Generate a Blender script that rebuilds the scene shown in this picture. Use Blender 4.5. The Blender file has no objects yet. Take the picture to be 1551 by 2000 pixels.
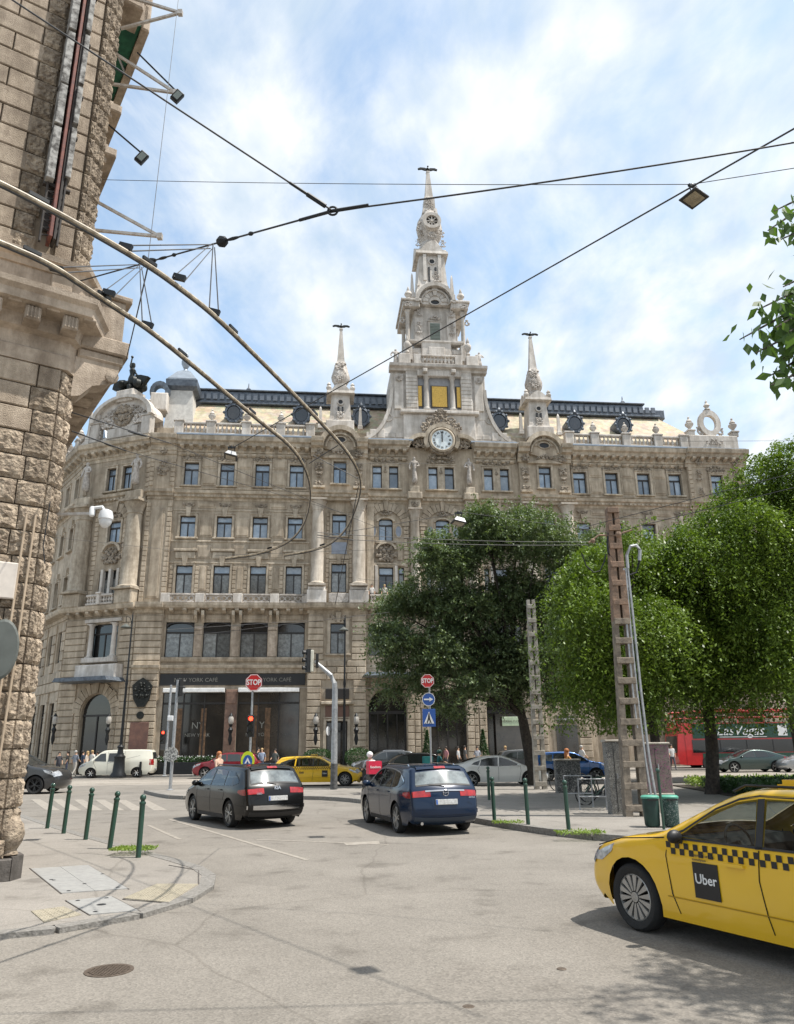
import bpy, math, random
import numpy as np
from mathutils import Vector, Matrix, geometry
random.seed(7); RNG=np.random.default_rng(7)
PI=math.pi; R_=math.radians
SC=bpy.context.scene; COL=SC.collection
# ---------------------------------------------------------------- camera, sky, sun
F=1480.; PIT=math.atan(458/F); ROLL=R_(0.7); EYE=1.9
cam=bpy.data.cameras.new('camera'); camo=bpy.data.objects.new('camera',cam); COL.objects.link(camo)
cam.sensor_fit='VERTICAL'; cam.sensor_height=24; cam.lens=24*F/2000; cam.clip_end=2000; cam.clip_start=.05
camo.matrix_world=Matrix.Translation((0,0,EYE))@Matrix.Rotation(PI/2+PIT,4,'X')@Matrix.Rotation(-ROLL,4,'Z')
SC.camera=camo
SUN_AZ=R_(-12)      # direction towards the sun, measured from +X
SUN_EL=R_(64)
W=bpy.data.worlds.new('World'); SC.world=W; W.use_nodes=True
nt=W.node_tree; N=nt.nodes; Lk=nt.links; N.clear()
def nn(nt,t,**k):
    n=nt.nodes.new(t)
    for a,b in k.items(): setattr(n,a,b)
    return n
out=nn(nt,'ShaderNodeOutputWorld'); bg=nn(nt,'ShaderNodeBackground'); sky=nn(nt,'ShaderNodeTexSky')
sky.sky_type='NISHITA'; sky.sun_disc=False; sky.sun_elevation=SUN_EL; sky.sun_rotation=PI/2-SUN_AZ
sky.air_density=1.0; sky.dust_density=1.2; sky.ozone_density=1.3
bg.inputs['Strength'].default_value=.125
tc=nn(nt,'ShaderNodeTexCoord'); sep=nn(nt,'ShaderNodeSeparateXYZ'); Lk.new(tc.outputs['Generated'],sep.inputs[0])
def mth(nt,op,a,b=None,c=None):
    m=nn(nt,'ShaderNodeMath',operation=op)
    for i,v in enumerate((a,b,c)):
        if v is None: continue
        if isinstance(v,(int,float)): m.inputs[i].default_value=v
        else: nt.links.new(v,m.inputs[i])
    return m.outputs[0]
zz=mth(nt,'ADD',mth(nt,'MAXIMUM',sep.outputs[2],0),.22)
cx=mth(nt,'DIVIDE',sep.outputs[0],zz); cy=mth(nt,'DIVIDE',sep.outputs[1],zz)
cmb=nn(nt,'ShaderNodeCombineXYZ'); Lk.new(cx,cmb.inputs[0]); Lk.new(cy,cmb.inputs[1])
mp=nn(nt,'ShaderNodeMapping'); Lk.new(cmb.outputs[0],mp.inputs[0]); mp.inputs['Scale'].default_value=(1.3,.85,1); mp.inputs['Location'].default_value=(2.1,.4,0); mp.inputs['Rotation'].default_value=(0,0,R_(25))
n1=nn(nt,'ShaderNodeTexNoise'); Lk.new(mp.outputs[0],n1.inputs['Vector']); n1.inputs['Scale'].default_value=3.0; n1.inputs['Detail'].default_value=12; n1.inputs['Roughness'].default_value=.62; n1.inputs['Distortion'].default_value=.35
n2=nn(nt,'ShaderNodeTexNoise'); Lk.new(mp.outputs[0],n2.inputs['Vector']); n2.inputs['Scale'].default_value=.7; n2.inputs['Detail'].default_value=4
f=mth(nt,'ADD',mth(nt,'MULTIPLY',n1.outputs[0],.65),mth(nt,'MULTIPLY',n2.outputs[0],.45))
# more cover towards the right of the view, clearer low on the left
f=mth(nt,'ADD',f,mth(nt,'MULTIPLY',sep.outputs[0],.07))
# two crisp cumulus clouds to the right of the spire
def dirnode(px,py,rad,amp):
    c,s_=math.cos(ROLL),math.sin(ROLL); u=px-775.5; v=py-1000.; a=c*u-s_*v; b=s_*u+c*v
    d=Vector((a,F*math.cos(PIT)+b*math.sin(PIT),F*math.sin(PIT)-b*math.cos(PIT))).normalized()
    vd=nn(nt,'ShaderNodeVectorMath',operation='DISTANCE'); Lk.new(tc.outputs['Generated'],vd.inputs[0]); vd.inputs[1].default_value=d
    return mth(nt,'MULTIPLY',mth(nt,'MAXIMUM',mth(nt,'SUBTRACT',1.0,mth(nt,'DIVIDE',vd.outputs['Value'],rad)),0),amp)
for a_ in ((860,240,.10,.085),(950,205,.08,.07),(1000,350,.10,.075),(1230,300,.2,.015),(420,620,.24,-.06),(250,740,.2,-.08),(640,190,.2,-.035),(1330,80,.25,.05)): f=mth(nt,'ADD',f,dirnode(*a_))
rmp=nn(nt,'ShaderNodeValToRGB'); Lk.new(f,rmp.inputs[0])
rmp.color_ramp.elements[0].position=.425; rmp.color_ramp.elements[0].color=(.14,.14,.14,1)
rmp.color_ramp.elements[1].position=.60; rmp.color_ramp.elements[1].color=(.93,.93,.93,1)
mx=nn(nt,'ShaderNodeMix',data_type='RGBA'); Lk.new(rmp.outputs[0],mx.inputs[0]); 
hs=nn(nt,'ShaderNodeHueSaturation'); hs.inputs['Hue'].default_value=.487; hs.inputs['Saturation'].default_value=.92; hs.inputs['Value'].default_value=1.8; Lk.new(sky.outputs[0],hs.inputs['Color']); Lk.new(hs.outputs[0],mx.inputs[6])
n3=nn(nt,'ShaderNodeTexNoise'); Lk.new(mp.outputs[0],n3.inputs['Vector']); n3.inputs['Scale'].default_value=7; n3.inputs['Detail'].default_value=8
r3=nn(nt,'ShaderNodeValToRGB'); Lk.new(n3.outputs[0],r3.inputs[0]); r3.color_ramp.elements[0].position=.35; r3.color_ramp.elements[0].color=(4.5,5.3,6.1,1); r3.color_ramp.elements[1].position=.62; r3.color_ramp.elements[1].color=(6.9,7.1,7.2,1)
Lk.new(r3.outputs[0],mx.inputs[7]); Lk.new(mx.outputs[2],bg.inputs['Color']); Lk.new(bg.outputs[0],out.inputs[0])
sl=bpy.data.lights.new('sun','SUN'); sl.energy=5.0; sl.angle=R_(.5); sl.color=(1,.955,.88)
so=bpy.data.objects.new('sun',sl); COL.objects.link(so)
sd=Vector((math.cos(SUN_AZ)*math.cos(SUN_EL),math.sin(SUN_AZ)*math.cos(SUN_EL),math.sin(SUN_EL)))
so.rotation_euler=(-sd).to_track_quat('-Z','Y').to_euler()
SC.view_settings.view_transform='Standard'; SC.view_settings.look='None'; SC.view_settings.gamma=1; SC.view_settings.use_curve_mapping=False
SC.view_settings.exposure=.33
def PX(px,py,Y):
    """a pixel of the photograph and a distance -> point in the world"""
    u=px-775.5; v=py-1000.; c,s=math.cos(ROLL),math.sin(ROLL)
    a=c*u-s*v; b=s*u+c*v
    d=(a,F*math.cos(PIT)+b*math.sin(PIT),F*math.sin(PIT)-b*math.cos(PIT)); t=Y/d[1]
    return Vector((d[0]*t,Y,EYE+d[2]*t))
def PZ(px,py,z):
    p=PX(px,py,1.); t=(z-EYE)/(p.z-EYE); return Vector((p.x*t,t,z))
# ---------------------------------------------------------------- materials
MATS={}
def mat(name,col,rough=.8,metal=0.,col2=None,scale=3.,bump=0.,bscale=40.,spec=None,detail=6,coat=0,emit=None,trans=0,stain=0,contrast=.12):
    if name in MATS: return MATS[name]
    m=bpy.data.materials.new(name); m.use_nodes=True; t=m.node_tree; b=t.nodes['Principled BSDF']
    b.inputs['Roughness'].default_value=rough; b.inputs['Metallic'].default_value=metal
    if spec is not None: b.inputs['Specular IOR Level'].default_value=spec
    if coat: b.inputs['Coat Weight'].default_value=coat; b.inputs['Coat Roughness'].default_value=.04
    if trans: b.inputs['Transmission Weight'].default_value=trans
    if emit: b.inputs['Emission Color'].default_value=(*emit[:3],1); b.inputs['Emission Strength'].default_value=emit[3]
    if col2 is None: col2=tuple(c*.82 for c in col)
    tcn=nn(t,'ShaderNodeTexCoord'); g=nn(t,'ShaderNodeNewGeometry')
    n=nn(t,'ShaderNodeTexNoise'); n.inputs['Scale'].default_value=scale; n.inputs['Detail'].default_value=detail; n.inputs['Roughness'].default_value=.65
    t.links.new(g.outputs['Position'],n.inputs['Vector'])
    r=nn(t,'ShaderNodeValToRGB'); r.color_ramp.elements[0].position=.5-contrast; r.color_ramp.elements[1].position=.5+contrast
    r.color_ramp.elements[0].color=(*col2,1); r.color_ramp.elements[1].color=(*col,1)
    t.links.new(n.outputs[0],r.inputs[0]); c=r.outputs[0]
    if stain:
        mp=nn(t,'ShaderNodeMapping'); mp.inputs['Scale'].default_value=(1.1,1.1,.16); t.links.new(g.outputs['Position'],mp.inputs[0])
        n4=nn(t,'ShaderNodeTexNoise'); n4.inputs['Scale'].default_value=1.6; n4.inputs['Detail'].default_value=7; n4.inputs['Roughness'].default_value=.7; t.links.new(mp.outputs[0],n4.inputs['Vector'])
        r4=nn(t,'ShaderNodeValToRGB'); r4.color_ramp.elements[0].position=.40; r4.color_ramp.elements[1].position=.62
        k=1-stain; r4.color_ramp.elements[0].color=(k,k*.97,k*.93,1); r4.color_ramp.elements[1].color=(1,1,1,1); t.links.new(n4.outputs[0],r4.inputs[0])
        mm=nn(t,'ShaderNodeMix',data_type='RGBA',blend_type='MULTIPLY'); mm.inputs[0].default_value=1; t.links.new(c,mm.inputs[6]); t.links.new(r4.outputs[0],mm.inputs[7]); c=mm.outputs[2]
        # every stone its own tone
        oi=nn(t,'ShaderNodeObjectInfo'); mr=nn(t,'ShaderNodeMapRange'); mr.inputs[3].default_value=.86; mr.inputs[4].default_value=1.1; t.links.new(oi.outputs['Random'],mr.inputs[0])
        m3=nn(t,'ShaderNodeMix',data_type='RGBA',blend_type='MULTIPLY'); m3.inputs[0].default_value=1; t.links.new(c,m3.inputs[6]); t.links.new(mr.outputs[0],m3.inputs[7]); c=m3.outputs[2]
    t.links.new(c,b.inputs['Base Color'])
    if bump:
        nb=nn(t,'ShaderNodeTexNoise'); nb.inputs['Scale'].default_value=bscale; nb.inputs['Detail'].default_value=5; t.links.new(g.outputs['Position'],nb.inputs['Vector'])
        bp=nn(t,'ShaderNodeBump'); bp.inputs['Strength'].default_value=min(1,bump); bp.inputs['Distance'].default_value=.02*max(1,bump); t.links.new(nb.outputs[0],bp.inputs['Height']); t.links.new(bp.outputs[0],b.inputs['Normal'])
    MATS[name]=m; return m
STONE=mat('beige_limestone',(.535,.45,.345),.85,col2=(.40,.33,.25),scale=1.2,bump=.5,bscale=9,stain=.38)
TRIM=mat('trim_limestone',(.57,.49,.385),.85,col2=(.41,.345,.265),scale=2.5,bump=.5,bscale=12,stain=.40)
PALE=mat('pale_limestone',(.66,.615,.565),.85,col2=(.53,.49,.445),scale=1.6,bump=.5,bscale=9,stain=.32)
PALE2=mat('pale_carved_stone',(.65,.605,.56),.85,col2=(.40,.36,.32),scale=5,bump=1,bscale=10,stain=.35)
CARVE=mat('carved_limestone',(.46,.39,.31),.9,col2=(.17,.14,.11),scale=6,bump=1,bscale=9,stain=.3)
WARM=mat('warm_wall_stone',(.53,.435,.335),.9,col2=(.37,.295,.225),scale=3.5,bump=1.2,bscale=55,stain=.42)
ROUGH=mat('rock_faced_stone',(.54,.44,.33),.95,col2=(.25,.195,.145),scale=9,bump=3,bscale=20,stain=.45)
WSH=mat('warm_plaster_trim',(.52,.43,.34),.85,col2=(.36,.29,.225),scale=3,bump=.6,bscale=40,stain=.4)
LEAD=mat('dark_lead_roof',(.13,.155,.185),.5,.3,col2=(.07,.08,.10),scale=3)
ZINC=mat('zinc_sheet',(.34,.38,.43),.45,.5,scale=2)
BRONZE=mat('dark_bronze',(.03,.03,.028),.5,.6,col2=(.015,.018,.016),scale=6)
FRAME=mat('dark_window_frame',(.022,.018,.016),.5)
GOLD=mat('gold_mosaic',(.75,.48,.10),.5,.25,col2=(.5,.3,.06),scale=14)
IRON=mat('black_iron',(.02,.022,.024),.45,.5)
STEEL=mat('galvanised_steel',(.42,.43,.44),.5,.5,col2=(.3,.31,.32),scale=8)
CONC=mat('weathered_concrete',(.42,.39,.34),.9,col2=(.28,.25,.21),scale=5,bump=.6)
RUST=mat('rusty_concrete',(.27,.175,.12),.85,col2=(.15,.105,.075),scale=7,bump=.6)
CHAR=mat('charcoal_plinth',(.10,.088,.078),.8,col2=(.06,.052,.045),scale=8,bump=.5)
WHITE=mat('white_paint',(.78,.78,.77),.45); BLACK=mat('black_plastic',(.015,.015,.016),.5)
RED=mat('sign_red',(.55,.02,.02),.4,col2=(.45,.015,.015)); BLUE=mat('sign_blue',(.02,.09,.36),.4,col2=(.02,.08,.3)); YEL=mat('sign_yellow_green',(.62,.75,.03),.4)
GRN=mat('bollard_green',(.010,.05,.032),.4,col2=(.01,.05,.03),coat=.4)
MINT=mat('mint_green_lid',(.09,.33,.24),.5); BINB=mat('dark_green_bin',(.015,.05,.04),.5,col2=(.01,.03,.025))
def glassmat(name,col,col2,scale=1.5,rough=.06):
    m=mat(name,col,rough,0,col2=col2,scale=scale,spec=.9,contrast=.2); t=m.node_tree; b=t.nodes['Principled BSDF']; src=b.inputs['Base Color'].links[0].from_socket
    oi=nn(t,'ShaderNodeObjectInfo'); mr=nn(t,'ShaderNodeMapRange'); mr.inputs[3].default_value=.45; mr.inputs[4].default_value=1.3; t.links.new(oi.outputs['Random'],mr.inputs[0]); m3=nn(t,'ShaderNodeMix',data_type='RGBA',blend_type='MULTIPLY'); m3.inputs[0].default_value=1; t.links.new(src,m3.inputs[6]); t.links.new(mr.outputs[0],m3.inputs[7]); t.links.new(m3.outputs[2],b.inputs['Base Color']); return m
GLASS=glassmat('window_glass',(.36,.43,.50),(.16,.22,.30),1.6)
GLASSD=glassmat('dark_window_glass',(.035,.035,.035),(.012,.012,.013),.7)
CURT=glassmat('curtained_glass',(.30,.31,.30),(.10,.10,.095),4,.12)
SHOPG=glassmat('shop_glass',(.055,.045,.035),(.012,.012,.012),.8,.1)
CARG=glassmat('car_glass',(.022,.026,.026),(.014,.017,.018),1.2,.09)
def cabinglass():
    m=bpy.data.materials.new('cabin_glass'); m.use_nodes=True; t=m.node_tree; t.nodes.remove(t.nodes['Principled BSDF']); o=t.nodes['Material Output']
    tr=nn(t,'ShaderNodeBsdfTransparent'); tr.inputs[0].default_value=(.50,.55,.54,1); gl=nn(t,'ShaderNodeBsdfGlossy'); gl.inputs['Roughness'].default_value=.03; gl.inputs['Color'].default_value=(.9,.9,.9,1)
    fr=nn(t,'ShaderNodeFresnel'); fr.inputs[0].default_value=1.6; mx=nn(t,'ShaderNodeMixShader'); t.links.new(fr.outputs[0],mx.inputs[0]); t.links.new(tr.outputs[0],mx.inputs[1]); t.links.new(gl.outputs[0],mx.inputs[2]); t.links.new(mx.outputs[0],o.inputs[0]); return m
CABG=cabinglass()
# ---------------------------------------------------------------- object helpers
def link(o,parent=None,mw=None):
    COL.objects.link(o)
    if parent is not None: o.parent=parent
    if mw is not None: o.matrix_local=mw
    return o
def tag(o,label=None,cat=None,group=None,kind=None):
    if label: o['label']=label
    if cat: o['category']=cat
    if group: o['group']=group
    if kind: o['kind']=kind
    return o
def empty(name,loc,rz=0,label=None,cat=None,group=None,scale=1):
    o=bpy.data.objects.new(name,None); COL.objects.link(o); o.location=loc; o.rotation_euler=(0,0,rz); o.scale=(scale,)*3
    o.empty_display_size=.2
    return tag(o,label,cat,group)
def mesh(name,V,Fc,mats=None,mi=None,smooth=False):
    me=bpy.data.meshes.new(name); me.from_pydata([tuple(v) for v in V],[],[tuple(f) for f in Fc])
    for m in (mats if isinstance(mats,(list,tuple)) else [mats]): me.materials.append(m)
    if mi is not None: me.polygons.foreach_set('material_index',mi)
    if smooth:
        me.polygons.foreach_set('use_smooth',[True]*len(me.polygons))
        try: me.set_sharp_from_angle(angle=R_(38 if smooth is True else smooth))
        except Exception: pass
    me.update(); return me
def put(name,me,parent=None,mw=None):
    return link(bpy.data.objects.new(name,me),parent,mw)
T=Matrix.Translation
def Rz(a): return Matrix.Rotation(a,4,'Z')
def Rx(a): return Matrix.Rotation(a,4,'X')
def Ry(a): return Matrix.Rotation(a,4,'Y')
def S(x,y,z): return Matrix.Diagonal((x,y,z,1))
class MB:
    def __init__(s): s.V=[]; s.F=[]; s.M=[]; s.m=0
    def add(s,V,Fc,M=None):
        k=len(s.V)
        for v in V: s.V.append((M@Vector(v)) if M is not None else Vector(v))
        for f in Fc: s.F.append([i+k for i in f]); s.M.append(s.m)
        return s
    def box(s,x0,x1,y0,y1,z0,z1,M=None):
        return s.add([(x,y,z) for z in (z0,z1) for y in (y0,y1) for x in (x0,x1)],[(0,2,3,1),(4,5,7,6),(0,1,5,4),(2,6,7,3),(0,4,6,2),(1,3,7,5)],M)
    def bbox(s,x0,x1,y0,y1,z0,z1,b,M=None):  # chamfered front (-y) face
        V=[(x0,y1,z0),(x1,y1,z0),(x1,y1,z1),(x0,y1,z1),(x0,y0+b,z0),(x1,y0+b,z0),(x1,y0+b,z1),(x0,y0+b,z1),(x0+b,y0,z0+b),(x1-b,y0,z0+b),(x1-b,y0,z1-b),(x0+b,y0,z1-b)]
        return s.add(V,[(0,1,2,3),(0,4,5,1),(1,5,6,2),(2,6,7,3),(3,7,4,0),(4,8,9,5),(5,9,10,6),(6,10,11,7),(7,11,8,4),(8,11,10,9)],M)
    def prism(s,P,y0,y1,M=None):    # polygon in XZ extruded along y
        n=len(P); V=[(x,y0,z) for x,z in P]+[(x,y1,z) for x,z in P]
        tr=geometry.tessellate_polygon([[Vector((x,z,0)) for x,z in P]])
        Fc=[tuple(t) for t in tr]+[tuple(i+n for i in reversed(t)) for t in tr]+[(i,(i+1)%n,(i+1)%n+n,i+n) for i in range(n)]
        return s.add(V,Fc,M)
    def hprism(s,P,z0,z1,M=None):   # polygon in XY extruded along z
        n=len(P); V=[(x,y,z0) for x,y in P]+[(x,y,z1) for x,y in P]
        tr=geometry.tessellate_polygon([[Vector((x,y,0)) for x,y in P]])
        Fc=[tuple(i+n for i in t) for t in tr]+[tuple(reversed(t)) for t in tr]+[(i,(i+1)%n,(i+1)%n+n,i+n) for i in range(n)]
        return s.add(V,Fc,M)
    def lathe(s,P,n=16,M=None,cap=True,a0=0,a1=2*PI):   # profile (r,z)
        full=abs(a1-a0-2*PI)<1e-6; k=n if full else n+1
        V=[(r*math.cos(a0+(a1-a0)*i/n),r*math.sin(a0+(a1-a0)*i/n),z) for r,z in P for i in range(k)]
        Fc=[]
        for j in range(len(P)-1):
            for i in range(n): Fc.append((j*k+i,j*k+(i+1)%k,(j+1)*k+(i+1)%k,(j+1)*k+i))
        if cap and full: Fc+= [tuple(reversed(range(k))),tuple(range((len(P)-1)*k,len(P)*k))]
        return s.add(V,Fc,M)
    def tube(s,pts,r,n=6,cap=True):
        pts=[Vector(p) for p in pts]; rs=r if isinstance(r,(list,tuple)) else [r]*len(pts); V=[]; Fc=[]
        for i,p in enumerate(pts):
            d=(pts[min(i+1,len(pts)-1)]-pts[max(i-1,0)]).normalized()
            a=d.orthogonal() if abs(d.z)<.9 else Vector((1,0,0)); 
            if abs(d.z)<.9: a=d.cross(Vector((0,0,1)))
            a=(a-d*a.dot(d)).normalized(); b=d.cross(a)
            for k in range(n): V.append(p+(a*math.cos(2*PI*k/n)+b*math.sin(2*PI*k/n))*rs[i])
        for i in range(len(pts)-1):
            for k in range(n): Fc.append((i*n+k,i*n+(k+1)%n,(i+1)*n+(k+1)%n,(i+1)*n+k))
        if cap: Fc+=[tuple(reversed(range(n))),tuple(range((len(pts)-1)*n,len(pts)*n))]
        return s.add(V,Fc)
    def bar(s,a,b,w,h=None):
        a=Vector(a); b=Vector(b); d=b-a; L=d.length; q=d.to_track_quat('X','Z').to_matrix().to_4x4(); h=h or w
        return s.box(0,L,-w/2,w/2,-h/2,h/2,T(a)@q)
    def ball(s,c,r,n=8,sc=(1,1,1)):
        P=[(max(1e-3,math.sin(PI*i/6))*r,-math.cos(PI*i/6)*r) for i in range(7)]
        return s.lathe(P,n,T(c)@S(*sc))
    def mesh(s,name,mats,smooth=False): return mesh(name,s.V,s.F,mats,s.M,smooth)
    def put(s,name,mats,parent=None,mw=None,smooth=False): return put(name,s.mesh(name,mats,smooth),parent,mw)
_tc={}
def textmesh(txt,size,ext=.01,align='CENTER',shear=0,bold=0):
    k=(txt,size,ext,align,shear,bold)
    if k in _tc: return _tc[k]
    cu=bpy.data.curves.new('text','FONT'); cu.body=txt; cu.size=size; cu.extrude=ext; cu.align_x=align; cu.align_y='CENTER'; cu.shear=shear; cu.offset=bold; cu.resolution_u=3
    o=bpy.data.objects.new('t',cu); COL.objects.link(o); dg=bpy.context.evaluated_depsgraph_get()
    me=bpy.data.meshes.new_from_object(o.evaluated_get(dg)); bpy.data.objects.remove(o); _tc[k]=me; return me
def text(name,txt,size,m,parent,mw,ext=.01,**k):
    me=textmesh(txt,size,ext,**k).copy(); me.materials.clear(); me.materials.append(m); return put(name,me,parent,mw)
# ---------------------------------------------------------------- the grand hotel
HO=Vector((-18.5,60,0)); HA=R_(6)
HOTEL=empty('grand_hotel',HO,HA,'ornate beige stone palace hotel with clock, tall central spire and two side turrets','hotel')
FR=Matrix.Identity(4)
def hp(name,mb,m,M=None,smooth=False,parent=None):
    me=mb.mesh(name,m,smooth) if isinstance(mb,MB) else mb
    return put(name,me,parent or HOTEL,(FR@M) if M is not None else FR.copy())
_bc={}
def blockmesh(w,h,d,m,b=.035):
    k=(round(w,1),round(h,2),round(d,2),m.name)
    if k not in _bc:
        mb=MB(); mb.bbox(-.5*k[0],.5*k[0],-k[2],0,-.5*k[1],.5*k[1],b); _bc[k]=mb.mesh('stone_block',m)
    return _bc[k],k
BLK=[]
def block(x0,x1,z0,z1,y,d=.09,m=None,rot=None):
    BLK.append((FR.copy(),x0,x1,z0,z1,y,d,m or STONE,rot))
def courses(x0,x1,z0,z1,y,h=.48,w=1.1,ops=(),d=.12,gap=.06,m=None):
    w*=1.7
    n=max(1,round((z1-z0)/h)); h=(z1-z0)/n
    for i in range(n):
        a=z0+i*h; b=a+h-gap
        segs=[(x0,x1)]
        for (o0,o1,p0,p1) in ops:
            if b>p0 and a<p1:
                ns=[]
                for s0,s1 in segs:
                    if o1<=s0 or o0>=s1: ns.append((s0,s1)); continue
                    if o0-s0>.15: ns.append((s0,o0))
                    if s1-o1>.15: ns.append((o1,s1))
                segs=ns
        for s0,s1 in segs:
            L=s1-s0; k=max(1,round(L/w)); ww=L/k; off=(ww/2 if (i%2 and k>1) else 0)
            xs=[s0]+[s0+off+ww*j for j in range(0 if off else 1,k)]+[s1]
            for q in range(len(xs)-1):
                if xs[q+1]-xs[q]>.1: block(xs[q],xs[q+1]-gap,a,b,y,d,m)
def flush_blocks():
    items=sorted(BLK,key=lambda t:-(t[2]-t[1])*(t[4]-t[3])*(1 if t[0]==Matrix.Identity(4) else .8))
    groups={}
    rest=MB(); ml=[STONE,PALE,TRIM]
    for i,(fr,x0,x1,z0,z1,y,d,m,rot) in enumerate(items):
        if i<290:
            me,k=blockmesh(x1-x0,z1-z0,d,m)
            o=put('stone_block',me,HOTEL,fr@T(((x0+x1)/2,y,(z0+z1)/2))@S((x1-x0)/k[0],1,1))
        else: rest.m=ml.index(m); rest.bbox(x0,x1,y-d,y,z0,z1,.03,fr)
    if rest.V:
        o=put('stone_block',rest.mesh('stone_block_rest',ml),HOTEL); o['kind']='stuff'
def wall(x0,x1,z0,z1,y,ops=(),depth=.35,m=None,name='wall'):
    xs=sorted({x0,x1,*[v for o in ops for v in o[:2] if x0<v<x1]}); zs=sorted({z0,z1,*[v for o in ops for v in o[2:4] if z0<v<z1]})
    mb=MB()
    for i in range(len(xs)-1):
        for j in range(len(zs)-1):
            cx=(xs[i]+xs[i+1])/2; cz=(zs[j]+zs[j+1])/2
            if any(o[0]<cx<o[1] and o[2]<cz<o[3] for o in ops): continue
            mb.add([(xs[i],y,zs[j]),(xs[i+1],y,zs[j]),(xs[i+1],y,zs[j+1]),(xs[i],y,zs[j+1])],[(0,1,2,3)])
    for o in ops:
        a,b,c,e=o[:4]; Y=y+depth
        mb.add([(a,y,c),(b,y,c),(b,y,e),(a,y,e),(a,Y,c),(b,Y,c),(b,Y,e),(a,Y,e)],[(0,4,5,1),(0,3,7,4),(1,5,6,2),(3,2,6,7)])
        if len(o)>4:   # arched head: fill the spandrels
            r=(b-a)/2; cx=(a+b)/2; rz=o[4]; n=12
            arc=[(cx-r*math.cos(PI*i/n),e-rz+rz*math.sin(PI*i/n)) for i in range(n+1)]
            for sgn in (0,1):
                pts=arc[:n//2+1] if sgn==0 else arc[n//2:]
                cor=(a,e) if sgn==0 else (b,e)
                for i in range(len(pts)-1):
                    mb.add([(cor[0],y,cor[1]),(pts[i][0],y,pts[i][1]),(pts[i+1][0],y,pts[i+1][1])],[(0,1,2)])
            for i in range(n): mb.add([(arc[i][0],y,arc[i][1]),(arc[i+1][0],y,arc[i+1][1]),(arc[i+1][0],Y,arc[i+1][1]),(arc[i][0],Y,arc[i][1])],[(0,1,2,3)])
    # returns at both ends
    for X in (x0,x1): mb.add([(X,y,z0),(X,y+.9,z0),(X,y+.9,z1),(X,y,z1)],[(0,1,2,3)])
    return hp(name,mb,m or STONE)
def mould(x0,x1,prof,m=None,name='cornice',parent=None,M=None):
    n=len(prof); V=[(x0,y,z) for y,z in prof]+[(x1,y,z) for y,z in prof]
    mb=MB(); mb.add(V,[tuple(range(n)),tuple(reversed(range(n,2*n)))]+[(i,i+n,(i+1)%n+n,(i+1)%n) for i in range(n)],M)
    return hp(name,mb,m or TRIM,parent=parent)
_wc={}
def window(x,z0,w,h,y,kind='case',glass=None,glass2=None):
    """a window centred on x: frame, with its panes as sub-parts"""
    glass=glass or GLASS; g2=glass2 or glass; t=.07; w=round(w,2); h=round(h,2)
    k=(w,h,kind,glass.name,g2.name)
    if k not in _wc:
        f=MB(); H=h*.70 if kind!='shop' else h*.8
        f.box(-w/2,-w/2+t,-.09,.0,0,h); f.box(w/2-t,w/2,-.09,.0,0,h); f.box(-w/2,w/2,-.095,.0,0,t); f.box(-w/2,w/2,-.095,.0,h-t,h)
        f.box(-w/2+t,w/2-t,-.11,0,H-.05,H+.09)
        if kind in('case','arch'): f.box(-.045,.045,-.10,0,t,H)
        if kind=='arch':
            r=w/2; n=10; 
            for s_ in (-1,1):
                P=[(s_*r,h)]+[(s_*r*math.cos(PI/2*i/n),h-.35+.35*math.sin(PI/2*i/n)) for i in range(n+1)]
                f.prism(P if s_<0 else P[::-1],-.085,-.02)
        ps=[]
        def pane(a,b,c,d,m):
            q=MB(); q.box(a,b,-.045,-.02,c,d); ps.append(q.mesh('pane',m))
        if kind in('case','arch'):
            pane(-w/2+t,-.045,t,H-.05,g2); pane(.045,w/2-t,t,H-.05,g2)
        else: pane(-w/2+t,w/2-t,t,H-.05,g2)
        pane(-w/2+t,w/2-t,H+.09,h-t,glass)
        _wc[k]=(f.mesh('window',FRAME),ps)
    fm,ps=_wc[k]
    o=put('window',fm,HOTEL,FR@T((x,y,z0)))
    for p in ps: put('pane',p,o)
    return o
def orn(w,h,n=26,d=.14,seed=1):
    r=random.Random(seed); mb=MB()
    for i in range(n):
        a=r.random()*2*PI; q=math.sqrt(r.random()); px=math.cos(a)*q*w/2; pz=math.sin(a)*q*h/2
        s=r.uniform(.09,.2)*min(w,h)**.5*.7
        for sg in (1,-1):
            P=[(max(1e-3,math.sin(PI*i/4))*s,-math.cos(PI*i/4)*s) for i in range(5)]
            mb.lathe(P,6,T((sg*px,-d*.4*r.random(),pz))@Ry(r.random()*3)@S(1,.8,r.uniform(.5,1.6)),cap=False)
    return mb
_oc={}
def ornament(x,z,y,w,h,m=None,n=20,name='carved_ornament',seed=None):
    k=(round(w,1),round(h,1),(m or CARVE).name,n,(seed or int(w*10))%5)
    if k not in _oc: _oc[k]=orn(k[0],k[1],n,seed=k[4]+3).mesh(name,m or CARVE,60)
    return hp(name,_oc[k],None,T((x,y,z)))
def arcband(cx,cz,r0,r1,y0,y1,a0,a1,n=14,m=None,name='arch_moulding',rz=1,parent=None):
    mb=MB(); V=[];Fc=[]
    for i in range(n+1):
        a=a0+(a1-a0)*i/n; c,s=math.cos(a),math.sin(a)*rz
        V+=[(cx+r0*c,y0,cz+r0*s),(cx+r1*c,y0,cz+r1*s),(cx+r1*c,y1,cz+r1*s),(cx+r0*c,y1,cz+r0*s)]
    for i in range(n):
        k=i*4
        for j in range(4): Fc.append((k+j,k+(j+1)%4,k+4+(j+1)%4,k+4+j))
    Fc+=[(3,2,1,0),(n*4,n*4+1,n*4+2,n*4+3)]
    mb.add(V,Fc); return hp(name,mb,m or TRIM,parent=parent)
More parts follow.
